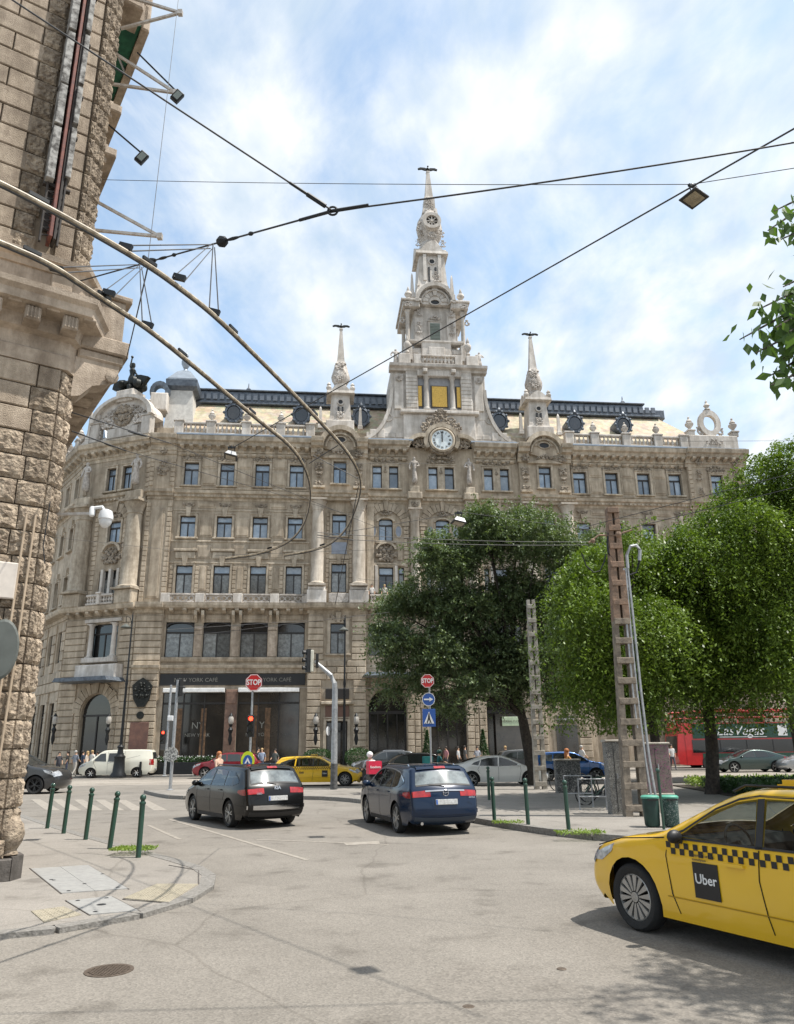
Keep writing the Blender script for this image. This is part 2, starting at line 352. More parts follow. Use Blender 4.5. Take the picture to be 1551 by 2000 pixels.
def voussoirs(cx,cz,r0,r1,y,n=13,d=.12,m=None,gap=.03,rz=1.0):
    for i in range(n):
        a0=PI*i/n+gap/r0/2; a1=PI*(i+1)/n-gap/r0/2; ext=.35 if i==n//2 else (.12 if i%2 else 0)
        mb=MB(); P=[(cx+r*math.cos(a),cz+r*math.sin(a)*rz) for a,r in ((a0,r0),(a0,r1+ext),(a1,r1+ext),(a1,r0))]
        mb.prism(P[::-1],y-d-(.1 if i==n//2 else 0),y+.02); hp('voussoir',mb,m or STONE)
def column(x,y,z0,z1,r,m=None,cap=.6,name='column',base=.35):
    mb=MB(); h=z1-z0
    mb.box(x-r*1.35,x+r*1.35,y-r*1.35,y+r*1.35,z0,z0+base*.4)
    mb.lathe([(r*1.3,z0+base*.4),(r*1.3,z0+base*.7),(r*1.05,z0+base),(r,z0+base+.05),(r,z0+h*.35),(r*.86,z1-cap),(r*.95,z1-cap+.05),(r*.9,z1-cap*.8),(r*1.15,z1-cap*.45),(r*1.35,z1-cap*.2),(r*1.3,z1-cap*.15)],18,T((x,y,0)))
    mb.box(x-r*1.4,x+r*1.4,y-r*1.4,y+r*1.4,z1-cap*.17,z1)
    return hp(name,mb,m or TRIM,smooth=True)
_bal=None
def balusters(x0,x1,z0,h,y,m=None,step=.38,rail=True):
    global _bal
    m=m or PALE
    key=(round(h,2),m.name)
    if key not in _oc:
        mb=MB(); H=h-.34
        mb.lathe([(.09,0),(.11,.05*H),(.05,.14*H),(.13,.38*H),(.12,.5*H),(.05,.8*H),(.10,.92*H),(.10,H)],8); _oc[key]=mb.mesh('baluster',m,60)
    n=max(1,int((x1-x0)/step))
    for i in range(n): hp('baluster',_oc[key],None,T((x0+(i+.5)*(x1-x0)/n,y,z0+.16)))
    mb=MB(); mb.bbox(x0,x1,y-.2,y+.2,z0,z0+.16,.03); mb.bbox(x0,x1,y-.22,y+.22,z0+h-.18,z0+h,.04); hp('balustrade_rail',mb,m)
def pedestal(x,z0,h,y,w=.75,m=None,urn=0):
    m=m or PALE; mb=MB(); mb.bbox(x-w/2,x+w/2,y-.32,y+.32,z0,z0+h,.04); mb.bbox(x-w/2-.07,x+w/2+.07,y-.4,y+.4,z0+h,z0+h+.14,.03); o=hp('pedestal',mb,m)
    if urn:
        u=MB(); Z=z0+h+.14; k=urn
        u.lathe([(.16*k,0),(.2*k,.05),(.08*k,.16*k),(.32*k,.45*k),(.34*k,.6*k),(.15*k,.72*k),(.24*k,.78*k),(.14*k,.95*k),(.05*k,1.05*k),(.1*k,1.12*k),(.01,1.25*k)],10,T((x,y,Z))); hp('urn',u,m,smooth=True)
def tapered(P,name,m,n=4,rot=PI/4,M=None,smooth=False):
    mb=MB(); mb.lathe([(r*math.sqrt(2) if n==4 else r,z) for r,z in P],n,(M or Matrix.Identity(4))@Rz(rot)); return hp(name,mb,m,smooth=smooth)
def eagle(x,y,z,s=1,parent=None):
    mb=MB()
    for sg in (-1,1):
        P=[(0,0),(sg*.25*s,.12*s),(sg*.62*s,.13*s),(sg*.85*s,.02*s),(sg*.8*s,-.08*s),(sg*.5*s,-.02*s),(sg*.3*s,-.1*s),(0,-.12*s)]
        mb.prism(P if sg<0 else P[::-1],-.09*s,.05*s,T((x,y,z)))
    mb.ball((x,y,z),.16*s,8,(1,1.3,.9)); mb.ball((x,y-.22*s,z+.14*s),.08*s,6); mb.tube([(x,y,z-.45*s),(x,y,z)],.05*s,6)
    return hp('eagle_finial',mb,BRONZE)
CORN=[(.3,25.75),(-.06,25.75),(-.12,26.0),(-.22,26.05),(-.25,26.45),(-.62,26.55),(-.70,26.8),(-.9,26.9),(-.98,27.2),(-.98,27.27),(.3,27.4)]
STRG=[(.3,21.75),(-.05,21.75),(-.1,21.95),(-.28,22.0),(-.33,22.2),(-.5,22.28),(-.55,22.5),(.3,22.62)]
BALC=[(.3,12.25),(-.1,12.25),(-.15,12.5),(-.8,12.6),(-.9,12.8),(-.92,12.98),(.3,13.0)]
GRND=[(.3,7.65),(-.05,7.65),(-.1,7.85),(-.3,7.95),(-.34,8.15),(.3,8.25)]
SILL=[(.3,8.45),(-.12,8.45),(-.2,8.65),(-.2,8.78),(.3,8.8)]
def sh(p,dy): return [(y+dy if y<.29 else y,z) for y,z in p]
_br=None
def modillions(x0,x1,z,y,step=.74,m=None,h=.34,d=.5,w=.3):
    k=('mod',h,d,w)
    if k not in _oc:
        mb=MB(); mb.prism([(-d,h),(-d,h*.55),(-d*.75,h*.3),(-d*.35,h*.1),(-.02,0),(0,0),(0,h)],-w/2,w/2,Rz(-PI/2)@Matrix.Identity(4)); 
        mb.V=[Vector((v.x,v.y,v.z)) for v in mb.V]
        # prism lies in XZ with depth along x: turn so that -x becomes -y
        mb2=MB(); mb2.prism([(-d,h),(-d,h*.55),(-d*.75,h*.3),(-d*.35,h*.1),(-.02,0),(.0,0),(.0,h)],-w/2,w/2,Rz(PI/2)); _oc[k]=mb2.mesh('modillion',m or TRIM)
    n=max(1,round((x1-x0)/step))
    for i in range(n): hp('modillion',_oc[k],None,T((x0+(i+.5)*(x1-x0)/n,y,z)))
def dentils(x0,x1,z,y,step=.36,m=None,s=.17):
    mb=MB(); n=int((x1-x0)/step)
    for i in range(n):
        X=x0+(i+.5)*(x1-x0)/n; mb.box(X-s/2,X+s/2,y-.14,y+.02,z,z+s)
    o=hp('dentil_row',mb,m or TRIM); o['kind']='stuff'
def surround(x,z0,w,h,y,m=None,t=.17,sill=True,key=True,ear=0):
    m=m or TRIM; mb=MB()
    mb.box(x-w/2-t,x-w/2,y-.1,y+.02,z0,z0+h+t); mb.box(x+w/2,x+w/2+t,y-.1,y+.02,z0,z0+h+t); mb.box(x-w/2,x+w/2,y-.1,y+.02,z0+h,z0+h+t)
    mb.box(x-w/2-t-.03,x+w/2+t+.03,y-.16,y+.02,z0+h+t,z0+h+t+.07)
    hp('window_surround',mb,m)
    if sill:
        s=MB(); s.bbox(x-w/2-t-.1,x+w/2+t+.1,y-.24,y+.02,z0-.14,z0,.03); hp('window_sill',s,m)
    if key:
        k=MB(); zt=z0+h+t+.08
        k.prism([(x-.13,zt-.3),(x+.13,zt-.3),(x+.24,zt+.5),(x-.24,zt+.5)][::1],y-.2,y+.02); hp('keystone',k,m)
def panel(x0,x1,z0,z1,y,m=None,t=.05):
    mb=MB(); b=.08
    mb.bbox(x0,x1,y-t,y+.01,z0,z1,.03); mb.bbox(x0+.14,x1-.14,y-t*2,y-t,z0+.14,z1-.14,.02); hp('wall_panel',mb,m or STONE)
# person-like statues are made further down; remember where they go
COLM=mat('column_limestone',(.55,.49,.415),.85,col2=(.42,.365,.30),scale=1.5,bump=.5,bscale=9,stain=.35)
# ---- openings
B4=[1.18,4.16,7.1,10.0]; G4=[34.98,37.92,40.89,43.84]
def o4(xs,w,z0,z1): return [(x-w/2,x+w/2,z0,z1) for x in xs]
GX=[(.08,2.29),(2.99,5.14),(5.92,8.06),(8.85,11.01)]
# section B and G: four plain bays
for xs,x0,x1,hasshop in ((B4,-.1,11.3,True),(G4,34.0,45.0,False)):
    ops=o4(xs,1.2,23.07,25.12)+o4(xs,1.25,18.54,20.4)+o4(xs,1.32,13.87,16.2)
    dx=x0+.1
    gx=[(a+dx,b+dx,8.78,11.55) for a,b in GX]; ops+=gx
    if hasshop: ops+=[(.25,5.0,.4,6.4),(5.95,10.75,.4,6.4)]
    else: ops+=[(34.6,37.1,.1,4.4),(37.9,40.4,.1,4.4),(41.2,43.9,.1,4.4)]
    wall(x0,x1,0,27,0,ops)
    for i,x in enumerate(xs):
        window(x,23.07,1.2,2.05,.3); window(x,18.54,1.25,1.86,.3); window(x,13.87,1.32,2.33,.3,glass2=CURT)
        surround(x,23.07,1.2,2.05,0,key=False); surround(x,18.54,1.25,1.86,0); surround(x,13.87,1.32,2.33,0,sill=False,key=True)
        ornament(x,25.5,-.1,1.5,.45,n=16,seed=2); ornament(x,21.35,-.05,1.4,.3,n=12,seed=3)
        for z in np.arange(13.95,16.1,.37):
            for s_ in (-1,1): block(*sorted((x+s_*.86,x+s_*1.16)),z,z+.32,0,.07)
        mb=MB(); mb.bbox(x-.95,x+.95,-.22,.01,17.35,17.55,.03); mb.bbox(x-.8,x+.8,-.1,.01,16.75,17.3,.03); hp('window_hood',mb,TRIM)
        a,b=gx[i][:2]
        window((a+b)/2,8.78,b-a,2.77,.3,kind='arch',glass=GLASSD,glass2=CURT)
        mb=MB(); mb.bbox(a+.1,b-.1,-.06,.01,11.75,12.15,.04); hp('wall_panel',mb,STONE)
        arcband((a+b)/2,11.2,(b-a)/2-.16,(b-a)/2+.02,-.02,.22,0,PI,10,m=FRAME,rz=.32,name='window_arch')
    for i in range(3):
        xm=(xs[i]+xs[i+1])/2
        panel(xm-.62,xm+.62,23.1,24.45,0); panel(xm-.62,xm+.62,24.65,25.6,0); panel(xm-.6,xm+.6,18.6,20.3,0); panel(xm-.35,xm+.35,14.1,16.2,0)
        panel(xm-.75,xm+.75,21.1,21.6,0); panel(xm-.62,xm+.62,16.75,17.9,0)
        mb=MB(); b_=gx[i][1]+.06; c_=gx[i+1][0]-.06; mb.bbox(b_,c_,-.16,.01,8.82,10.9,.03); mb.bbox(b_-.02,c_+.02,-.22,.01,10.92,11.2,.03); hp('pilaster',mb,WSH)
        mb=MB()
        for s_ in (-1,1): mb.prism([(-.7,.9),(-.7,.55),(-.35,.25),(-.1,0),(0,0),(0,.9)],-.11,.11,T((xm+.0+s_*.28,0,11.5))@Rz(PI/2))
        hp('balcony_bracket',mb,TRIM)
    mould(x0,x1,CORN); mould(x0,x1,STRG,name='string_course'); mould(x0,x1,BALC,name='balcony_slab'); mould(x0,x1,SILL,name='sill_course')
    modillions(x0+.1,x1-.1,26.2,-.24); dentils(x0,x1,21.98,-.26); modillions(x0+.1,x1-.1,12.22,-.15,step=.98,h=.36,d=.6)
    modillions(x0+.2,x1-.2,25.65,-.05,step=.74,h=.26,d=.25,w=.36)
    mb=MB(); mb.bbox(x0,x1,-.06,.01,16.35,16.5,.03); mb.bbox(x0,x1,-.07,.01,18.15,18.3,.03); mb.bbox(x0,x1,-.06,.01,20.85,20.97,.03); mb.bbox(x0,x1,-.07,.01,22.75,22.9,.03); hp('wall_band',mb,TRIM)
    # attic balustrade with urns
    px=[x0+.1]+[(xs[i]+xs[i+1])/2 for i in range(3)]+[x1-.2]
    for i,p in enumerate(px):
        pedestal(p,27.4,1.15,-.55,urn=.95 if 0<i<4 else 0)
        if i: balusters(px[i-1]+.38,p-.38,27.45,1.1,-.55,step=.36)
    # balcony parapets with pierced rings
    for i,x in enumerate(xs):
        mb=MB(); mb.bbox(x-1.05,x+1.05,-.86,-.68,13.0,13.12,.02); mb.bbox(x-1.05,x+1.05,-.88,-.66,13.58,13.72,.02)
        for k in range(5):
            X=x-.84+k*.42; V=[]
            for q in range(10):
                a=2*PI*q/10
                for rr in (.14,.22): V.append((X+rr*math.cos(a),-.80,13.35+rr*math.sin(a))); V.append((X+rr*math.cos(a),-.72,13.35+rr*math.sin(a)))
            Fc=[]
            for q in range(10):
                u=q*4; v=((q+1)%10)*4; Fc+=[(u,u+2,v+2,v),(u+1,v+1,v+3,u+3),(u,v,v+1,u+1),(u+2,u+3,v+3,v+2)]
            mb.add(V,Fc)
        hp('balcony_parapet',mb,PALE2)
    for p in px: mb=MB(); mb.bbox(p-.36,p+.36,-.88,-.2,13.0,13.74,.03); hp('pedestal',mb,PALE)
# ---- shop fronts
def shop(x0,x1,n=3):
    mb=MB()
    for i in range(n+1):
        X=x0+(x1-x0)*i/n; mb.box(X-.05,X+.05,.18,.3,.4,6.4)
    mb.box(x0,x1,.19,.31,.4,.9); mb.box(x0,x1,.17,.29,5.2,5.35); o=hp('shop_window',mb,FRAME)
    for i in range(n):
        a=x0+(x1-x0)*i/n+.05; b=x0+(x1-x0)*(i+1)/n-.05
        p=MB(); p.box(a,b,.25,.27,.9,5.2); p.box(a,b,.25,.27,5.35,6.4); p.put('pane',SHOPG,o)
    mb=MB(); mb.bbox(x0+.05,x1-.05,-.45,.1,6.08,6.4,.03); hp('awning_box',mb,WHITE)
shop(.25,5.0); shop(5.95,10.75)
# brickish interior piers of the shops, warm light put into their colour
INT=mat('warm_lit_brick',(.20,.11,.055),.7,col2=(.07,.04,.02),scale=5)
for x in (1.4,3.2,7.2,8.1): mb=MB(); mb.bbox(x,x+.42,.19,.24,.95,4.9 if x!=7.2 else 5.1,.01); hp('interior_column',mb,INT)
mb=MB(); mb.bbox(-.05,11.15,-.12,.02,6.62,7.5,.02); hp('sign_fascia',mb,BLACK)
LET=mat('sign_lettering',(.24,.23,.20),.5)
for x in (2.7,8.4): text('sign_lettering','NEW YORK CAFÉ',.42,LET,HOTEL,FR@T((x,-.14,7.02))@Rx(PI/2),ext=.01)
for x in (3.0,7.6): text('window_lettering','NEW YORK',.36,LET,HOTEL,FR@T((x,.22,2.9))@Rx(PI/2),ext=.004); text('window_lettering','NY',.7,LET,HOTEL,FR@T((x,.22,3.6))@Rx(PI/2),ext=.004)
mb=MB(); mb.bbox(5.02,5.93,-.14,.02,.4,6.3,.03); mb.bbox(5.1,5.85,-.2,-.13,5.2,6.2,.04); hp('pilaster',mb,mat('brown_stone',(.2,.12,.085),.5,col2=(.12,.07,.05)))
mould(-.1,11.3,GRND,name='string_course'); mb=MB(); mb.bbox(-.1,11.3,-.1,.02,7.55,7.66,.02); hp('wall_band',mb,TRIM)
# ---- section A pier
wall(-2.2,-.1,0,27,-.2)
courses(-2.2,-.1,.9,12.1,-.2,h=.5,w=1.05)
for z in np.arange(13.1,21.3,.42):
    block(-.5,-.12,z,z+.37,-.2,.08); block(-2.2,-1.85,z,z+.37,-.2,.08)
for z in np.arange(22.9,25.4,.42): block(-.5,-.12,z,z+.37,-.2,.08); block(-2.2,-1.85,z,z+.37,-.2,.08)
panel(-1.7,-.65,13.4,21.0,-.2); ornament(-1.15,24.6,-.25,.9,1.6,n=20); ornament(-1.15,26.0,-.4,.8,.6,n=14)
for p,nm in ((CORN,'cornice'),(STRG,'string_course'),(BALC,'balcony_slab'),(GRND,'string_course')): mould(-2.2,-.1,sh(p,-.25),name=nm)
# ---- side turret bays C and E
def turret_bay(cx,x0,x1,door):
    y=-.45
    ops=[(cx-.56,cx+.56,23.35,25.37),(cx-.6,cx+.6,18.73,20.64),(cx-.62,cx+.62,13.98,16.38),(cx-.62,cx+.62,9.0,11.45)]
    if door: ops+=[(cx-.82,cx+.82,.1,3.85)]
    wall(x0,x1,0,27,y,ops)
    window(cx,23.35,1.12,2.02,y+.3); window(cx,18.73,1.2,1.9,y+.3); window(cx,13.98,1.24,2.4,y+.3,glass2=CURT); window(cx,9.0,1.24,2.45,y+.3,glass=GLASSD,glass2=CURT)
    surround(cx,23.35,1.12,2.02,y,key=False); surround(cx,18.73,1.2,1.9,y,key=False); surround(cx,13.98,1.24,2.4,y,sill=False); surround(cx,9.0,1.24,2.45,y,t=.28)
    courses(x0,x1,.9,12.1,y,h=.5,w=1.0,ops=[(cx-1.1,cx+1.1,8.6,12.2),(cx-1.25,cx+1.25,.1,6.6)])
    for z in np.arange(14.0,20.6,.4):
        for s_ in (-1,1): block(*sorted((cx+s_*.82,cx+s_*1.08)),z,z+.35,y,.07)
    p=MB(); p.box(cx-.62,cx+.62,y-.03,y+.02,17.2,18.2); hp('slate_panel',p,mat('blue_grey_slate',(.27,.30,.36),.6))
    p=MB(); p.bbox(cx-.85,cx+.85,y-.1,y+.02,16.75,17.1,.03); hp('window_hood',p,TRIM)
    for s_ in (-1,1):
        X=cx+s_*1.78 if s_<0 else cx+1.62
        mb=MB(); mb.bbox(X-.78,X+.78,y-.95,y,12.95,14.0,.05); mb.bbox(X-.7,X+.7,y-.85,y,14.0,14.35,.1); hp('column_pedestal',mb,PALE)
        column(X,y-.42,14.35,21.75,.52,m=COLM,cap=1.0); 
        ornament(X,24.6,y-.12,.8,1.5,n=18); ornament(X,23.2,y-.2,.8,.6,n=12); ornament(X,26.0,y-.35,.7,.6,n=12)
        block(X-.5,X+.5,22.9,23.1,y,.3,m=TRIM)
    mould(x0-.1,x1+.1,sh(STRG,y-.35),name='string_course'); mould(x0-.1,x1+.1,sh(BALC,y+.05),name='balcony_slab'); dentils(x0,x1,21.98,y-.6)
    for a,b in ((x0-.1,cx-1.45),(cx+1.45,x1+.1)): mould(a,b,sh(CORN,y-.1)); 
    mb=MB(); mb.bbox(cx-.8,cx+.8,y-.85,y-.7,13.0,13.75,.03); hp('balcony_parapet',mb,PALE2)
    ornament(cx,11.85,y-.1,1.8,.5,n=16)
    # segmental gable with oval eye
    zc=26.55; yy=y-.3
    mb=MB(); n=16; P=[(cx+1.6*math.cos(PI*i/n),zc+2.0*math.sin(PI*i/n)) for i in range(n+1)]; mb.prism(P[::-1]+[(cx-1.6,25.6),(cx+1.6,25.6)][::1],yy,.9); hp('gable',mb,STONE)
    arcband(cx,zc,1.45,1.85,yy-.45,yy+.02,0,PI,18,rz=1.05); arcband(cx,zc,1.15,1.3,yy-.2,yy+.02,0,PI,16,rz=1.02)
    voussoirs(cx,zc+.6,.62,1.1,yy,n=7,d=.08)
    e=MB(); e.lathe([(.001,0),(.45,0)],16,T((cx,yy-.03,27.25))@Rx(PI/2)@S(1,.55,1),cap=False); hp('oval_opening',e,BLACK)
    arcband(cx,27.25,.44,.56,yy-.12,yy,0,2*PI,18,rz=.58,name='oval_frame')
    ornament(cx,26.1,yy-.05,1.5,.5,n=16)
    # turret above
    yt=1.0
    mb=MB(); mb.bbox(cx-1.25,cx+1.2,yt-1.4,yt+1.4,28.2,29.3,.06); hp('turret_base',mb,PALE)
    tapered([(1.02,29.3),(.95,29.6),(.82,31.6),(.8,32.1)],'turret_body',PALE,M=T((cx,yt,0)))
    for z in np.arange(29.5,31.4,.42):
        for s_ in (-1,1):
            w_=1.0-(z-29.3)*.09; block(*sorted((cx+s_*(w_-.38),cx+s_*(w_-.04))),z,z+.37,yt-w_+.1,.07,m=PALE)
    e=MB(); e.lathe([(.001,0),(.2,0)],14,T((cx,yt-1.0,31.2))@Rx(PI/2),cap=False); e.box(cx-.26,cx-.1,yt-1.04,yt-.9,30.1,30.75); e.box(cx+.1,cx+.26,yt-1.04,yt-.9,30.1,30.75); hp('turret_opening',e,BLACK)
    arcband(cx,31.2,.2,.3,yt-1.06,yt-.9,0,2*PI,14,m=PALE,name='oval_frame')
    P=[(-1.25,32.0),(-1.2,32.25),(-.8,32.35),(-.4,32.75),(0,32.95),(.4,32.75),(.8,32.35),(1.2,32.25),(1.25,32.0)]
    for q,Mx in enumerate((T((cx,yt,0)),T((cx,yt,.02))@Rz(PI/2))):
        mb=MB(); mb.prism(P[::-1],-1.2-.01*q,1.2+.01*q,Mx); hp('turret_pediment',mb,PALE)
    ornament(cx,29.9,yt-1.1,.8,.7,m=PALE2,n=14)
    for s_ in (-1,1):
        mb=MB(); mb.lathe([(.05,0),(.2,.1),(.26,.3),(.15,.5),(.2,.6),(.02,.85)],8,T((cx+s_*1.05,yt-.95,32.3))); hp('urn',mb,PALE,smooth=True)
        mb=MB(); mb.lathe([(.30,0),(.30,.3),(.22,.35),(.14,1.9),(.02,2.15)],4,T((cx+s_*1.75,yt-1.0,28.6))@Rz(PI/4)); hp('obelisk',mb,PALE)
    tapered([(.62,32.7),(.7,33.0),(.55,33.3),(.78,33.7),(.86,34.1),(.72,34.6),(.62,35.0),(.5,35.5)],'turret_bulb',PALE2,n=10,rot=0,M=T((cx,yt,0)),smooth=True)
    for k in range(5): ornament(cx+random.uniform(-.3,.3),33.6+.38*k,yt-.75+.03*k,.8-.05*k,.5,m=PALE2,n=9,seed=k)
    tapered([(.5,35.3),(.36,35.6),(.33,35.8),(.12,38.9),(.10,39.0),(.16,39.05),(.15,39.15)],'spire',PALE,M=T((cx,yt,0)))
    eagle(cx,yt,39.4,.95)
turret_bay(13.68,11.3,15.95,True); turret_bay(31.7,29.4,34.0,False)
# door group below left turret
w=window(13.66,.1,1.6,3.7,-.12,kind='shop',glass=GLASSD,glass2=SHOPG)
mb=MB(); mb.bbox(12.75,14.6,-.56,-.44,4.0,5.0,.03); hp('wall_panel',mb,mat('red_brown_panel',(.16,.085,.06),.6)); mb=MB(); mb.bbox(12.75,14.6,-.56,-.44,5.5,6.3,.03); hp('wall_panel',mb,FRAME)
surround(13.66,.1,1.64,3.75,-.45,t=.22,key=False)
mb=MB(); mb.bbox(12.4,14.95,-.85,-.44,5.1,5.32,.03); hp('door_hood',mb,TRIM)
# ---- section D: three tall arched bays
y=-.1; CXS=(17.62,22.5,27.42)
ops=[]
for c in CXS:
    ops+=[(c-.6,c+.6,18.5,20.4),(c-.6,c+.6,13.95,16.2),(c-1.5,c-1.05,14.3,16.2),(c+1.05,c+1.5,14.3,16.2),(c-1.45,c+1.45,8.9,11.5)]
    for d in (-.72,.72): ops.append((c+d-.41,c+d+.41,23.12,25.2))
ops+=[(c-1.5,c+1.5,.05,6.27,1.5) for c in (17.66,22.45,27.1)]
wall(15.95,29.4,0,27,y,ops)
for i,c in enumerate(CXS):
    for d in (-.72,.72):
        window(c+d,23.12,.82,2.08,y+.3,kind='single')
    surround(c,23.12,2.26,2.08,y,key=False); mb=MB(); mb.box(c-.31,c+.31,y-.09,y+.02,23.12,25.2); hp('mullion',mb,TRIM)
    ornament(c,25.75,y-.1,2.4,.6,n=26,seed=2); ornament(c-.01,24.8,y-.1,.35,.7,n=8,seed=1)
    window(c,18.5,1.2,1.9,y+.3,kind='arch'); window(c,13.95,1.2,2.25,y+.3,kind='case',glass2=GLASSD if i==0 else CURT)
    for s_ in (-1,1): window(c+s_*1.275,14.3,.45,1.9,y+.3,kind='single',glass2=CURT)
    surround(c,13.95,1.2,2.25,y,key=False,sill=False)
    mb=MB(); mb.bbox(c-1.65,c+1.65,y-.16,y+.02,16.3,16.55,.03); hp('window_hood',mb,TRIM)
    voussoirs(c,19.75,1.38,2.0,y,n=15,d=.16)
    arcband(c,20.15,.6,.78,y-.16,y+.02,0,PI,12,rz=.5)
    for s_ in (-1,1):
        mb=MB(); mb.lathe([(.001,0),(.42,0)],14,T((c+s_*1.08,y-.05,19.3))@Rx(PI/2)@S(.6,1.35,1),cap=False); hp('slate_shield',mb,MATS['blue_grey_slate'])
        arcband(c+s_*1.08,19.3,.25,.31,y-.09,y+.02,0,2*PI,14,rz=1.9,name='oval_frame')
        for z in np.arange(13.3,19.6,.36): block(*sorted((c+s_*1.52,c+s_*(1.82 if int(z*10)%2 else 1.95))),z,z+.31,y,.14)
        mb=MB(); mb.bbox(*( (c-.95,c-.72) if s_<0 else (c+.72,c+.95)),y-.2,y+.02,14.0,16.3,.03); hp('pilaster',mb,PALE)
        mb=MB(); mb.bbox(*sorted((c+s_*.95,c+s_*1.4)),y-.1,y+.02,16.8,18.2,.04); hp('wall_panel',mb,STONE)
    ornament(c,17.4,y-.12,1.7,1.5,n=40,seed=4); ornament(c,20.85,y-.1,1.0,.45,n=14)
    arcband(c,17.5,.75,.92,y-.35,y,R_(15),R_(165),12,rz=.9)
    mb=MB(); mb.bbox(c-.85,c+.85,y-.25,y+.02,18.2,18.42,.03); hp('window_sill',mb,TRIM)
    window(c,8.9,2.9,2.6,y+.3,kind='arch',glass=GLASSD,glass2=CURT)
    for k,(a,b) in enumerate(((c-1.4,c-.02),(c+.02,c+1.4))):
        mb=MB(); mb.bbox(a,b,-.95,-.8,13.0,13.12,.02); mb.bbox(a,b,-.97,-.78,13.6,13.74,.02); hp('balustrade_rail',mb,PALE)
        n=5
        for q in range(n): hp('baluster',_oc.get(('small',)) or _oc.setdefault(('small',),MB().lathe([(.06,0),(.09,.05),(.04,.1),(.1,.22),(.04,.4),(.08,.48)],8).mesh('baluster',PALE,60)),None,T((a+(q+.5)*(b-a)/n,-.875,13.12)))
courses(15.95,29.4,.9,8.0,y,h=.5,w=1.1,ops=[(c-2.15,c+2.15,0,5.0) for c in (17.66,22.45,27.1)]+[(c-1.9,c+1.9,4.9,7.3) for c in (17.66,22.45,27.1)])
courses(15.95,29.4,8.3,12.1,y,h=.5,w=1.1,ops=[(c-1.75,c+1.75,8.3,12.2) for c in CXS])
for i,c in enumerate((17.66,22.45,27.1)):
    voussoirs(c,4.77,1.55,2.2,y,n=17,d=.14)
    for z in np.arange(.95,4.7,.5):
        for s_ in (-1,1): block(*sorted((c+s_*1.55,c+s_*2.1)),z,z+.45,y,.13)
    mb=MB(); mb.box(c-1.5,c+1.5,.15,.25,4.35,4.6); mb.box(c-1.5,c-1.35,.15,.25,0,4.4); mb.box(c+1.35,c+1.5,.15,.25,0,4.4); mb.box(c-.06,c+.06,.15,.25,0,4.4); mb.box(c-.8,c-.72,.16,.25,0,4.4); mb.box(c+.72,c+.8,.16,.25,0,4.4)
    o=hp('entrance_door',mb,FRAME); p=MB(); p.box(c-1.45,c+1.45,.22,.24,0,6.3); p.put('pane',SHOPG,o)
mould(15.95,29.4,sh(BALC,y),name='balcony_slab'); mould(15.95,29.4,sh(GRND,y),name='string_course'); mould(15.95,29.4,sh(STRG,y),name='string_course'); dentils(15.95,29.4,21.98,y-.28); modillions(15.95,29.4,12.22,-.25,step=.98,h=.36,d=.6)
for a,b in ((16.1,19.6),(25.4,29.2)): mould(a,b,sh(CORN,y-.05)); modillions(a,b,26.2,-.4); modillions(a,b,25.65,y-.05,h=.26,d=.25,w=.36)
for X in (20.06,24.9):
    mb=MB(); mb.bbox(X-.6,X+.6,y-.9,y,12.95,14.0,.05); hp('column_pedestal',mb,PALE)
    column(X,y-.35,14.0,21.2,.42,m=COLM,cap=.8); mb=MB(); mb.bbox(X-.5,X+.5,y-.75,y,21.2,22.0,.05); mb.bbox(X-.62,X+.62,y-.95,y,22.0,22.6,.06); mb.bbox(X-.4,X+.4,y-.75,y-.05,22.6,23.2,.05); hp('column_entablature',mb,TRIM)
    ornament(X,21.5,y-.7,.8,.5,n=12)
for X in (16.3,29.0): mb=MB(); mb.bbox(X-.3,X+.3,y-.2,y,13,21.7,.03); hp('pilaster',mb,TRIM)
# glass canopy over the main door
mb=MB(); mb.prism([(-2.3,0),(2.3,0),(2.0,.25),(-2.0,.25)],-2.4,0,T((17.9,y,7.15))); hp('entrance_canopy',mb,MATS['zinc_sheet'])
# ---- right end bay H
y=-.3; cx=47.66
wall(45.0,50.4,0,27,y,[(cx-.58,cx+.58,22.95,25.04),(cx-.6,cx+.6,18.45,20.35),(cx-.62,cx+.62,13.9,16.2),(cx-1.2,cx+1.2,.1,4.2)])
window(cx,22.95,1.16,2.09,y+.3); window(cx,18.45,1.2,1.9,y+.3); window(cx,13.9,1.24,2.3,y+.3); surround(cx,22.95,1.16,2.09,y,key=False); surround(cx,18.45,1.2,1.9,y); surround(cx,13.9,1.24,2.3,y)
ornament(cx,25.5,y-.1,1.6,.6,n=18,seed=2)
for X in (46.0,49.45): ornament(X,24.8,y-.1,.6,1.2,n=14); ornament(X,23.3,y-.15,.6,.8,n=12); ornament(X,26.2,y-.3,.8,.7,n=14)
for X in (45.05,50.05):
    for z in list(np.arange(22.9,25.5,.42))+list(np.arange(13.2,21.4,.42)): block(X,X+.33,z,z+.37,y,.08)
courses(45.0,50.4,.9,12.1,y,h=.5,w=1.1,ops=[(cx-1.5,cx+1.5,0,4.6)])
for p,nm in ((CORN,'cornice'),(STRG,'string_course'),(BALC,'balcony_slab')): mould(44.8,50.6,sh(p,y),name=nm)
modillions(45.1,50.3,26.2,y-.24); dentils(45,50.4,21.98,y-.3)
mb=MB(); mb.bbox(45.3,50.0,y-.5,.6,27.4,28.75,.08); hp('parapet',mb,PALE); ornament(cx,28.0,y-.55,1.6,.6,m=PALE2,n=16)
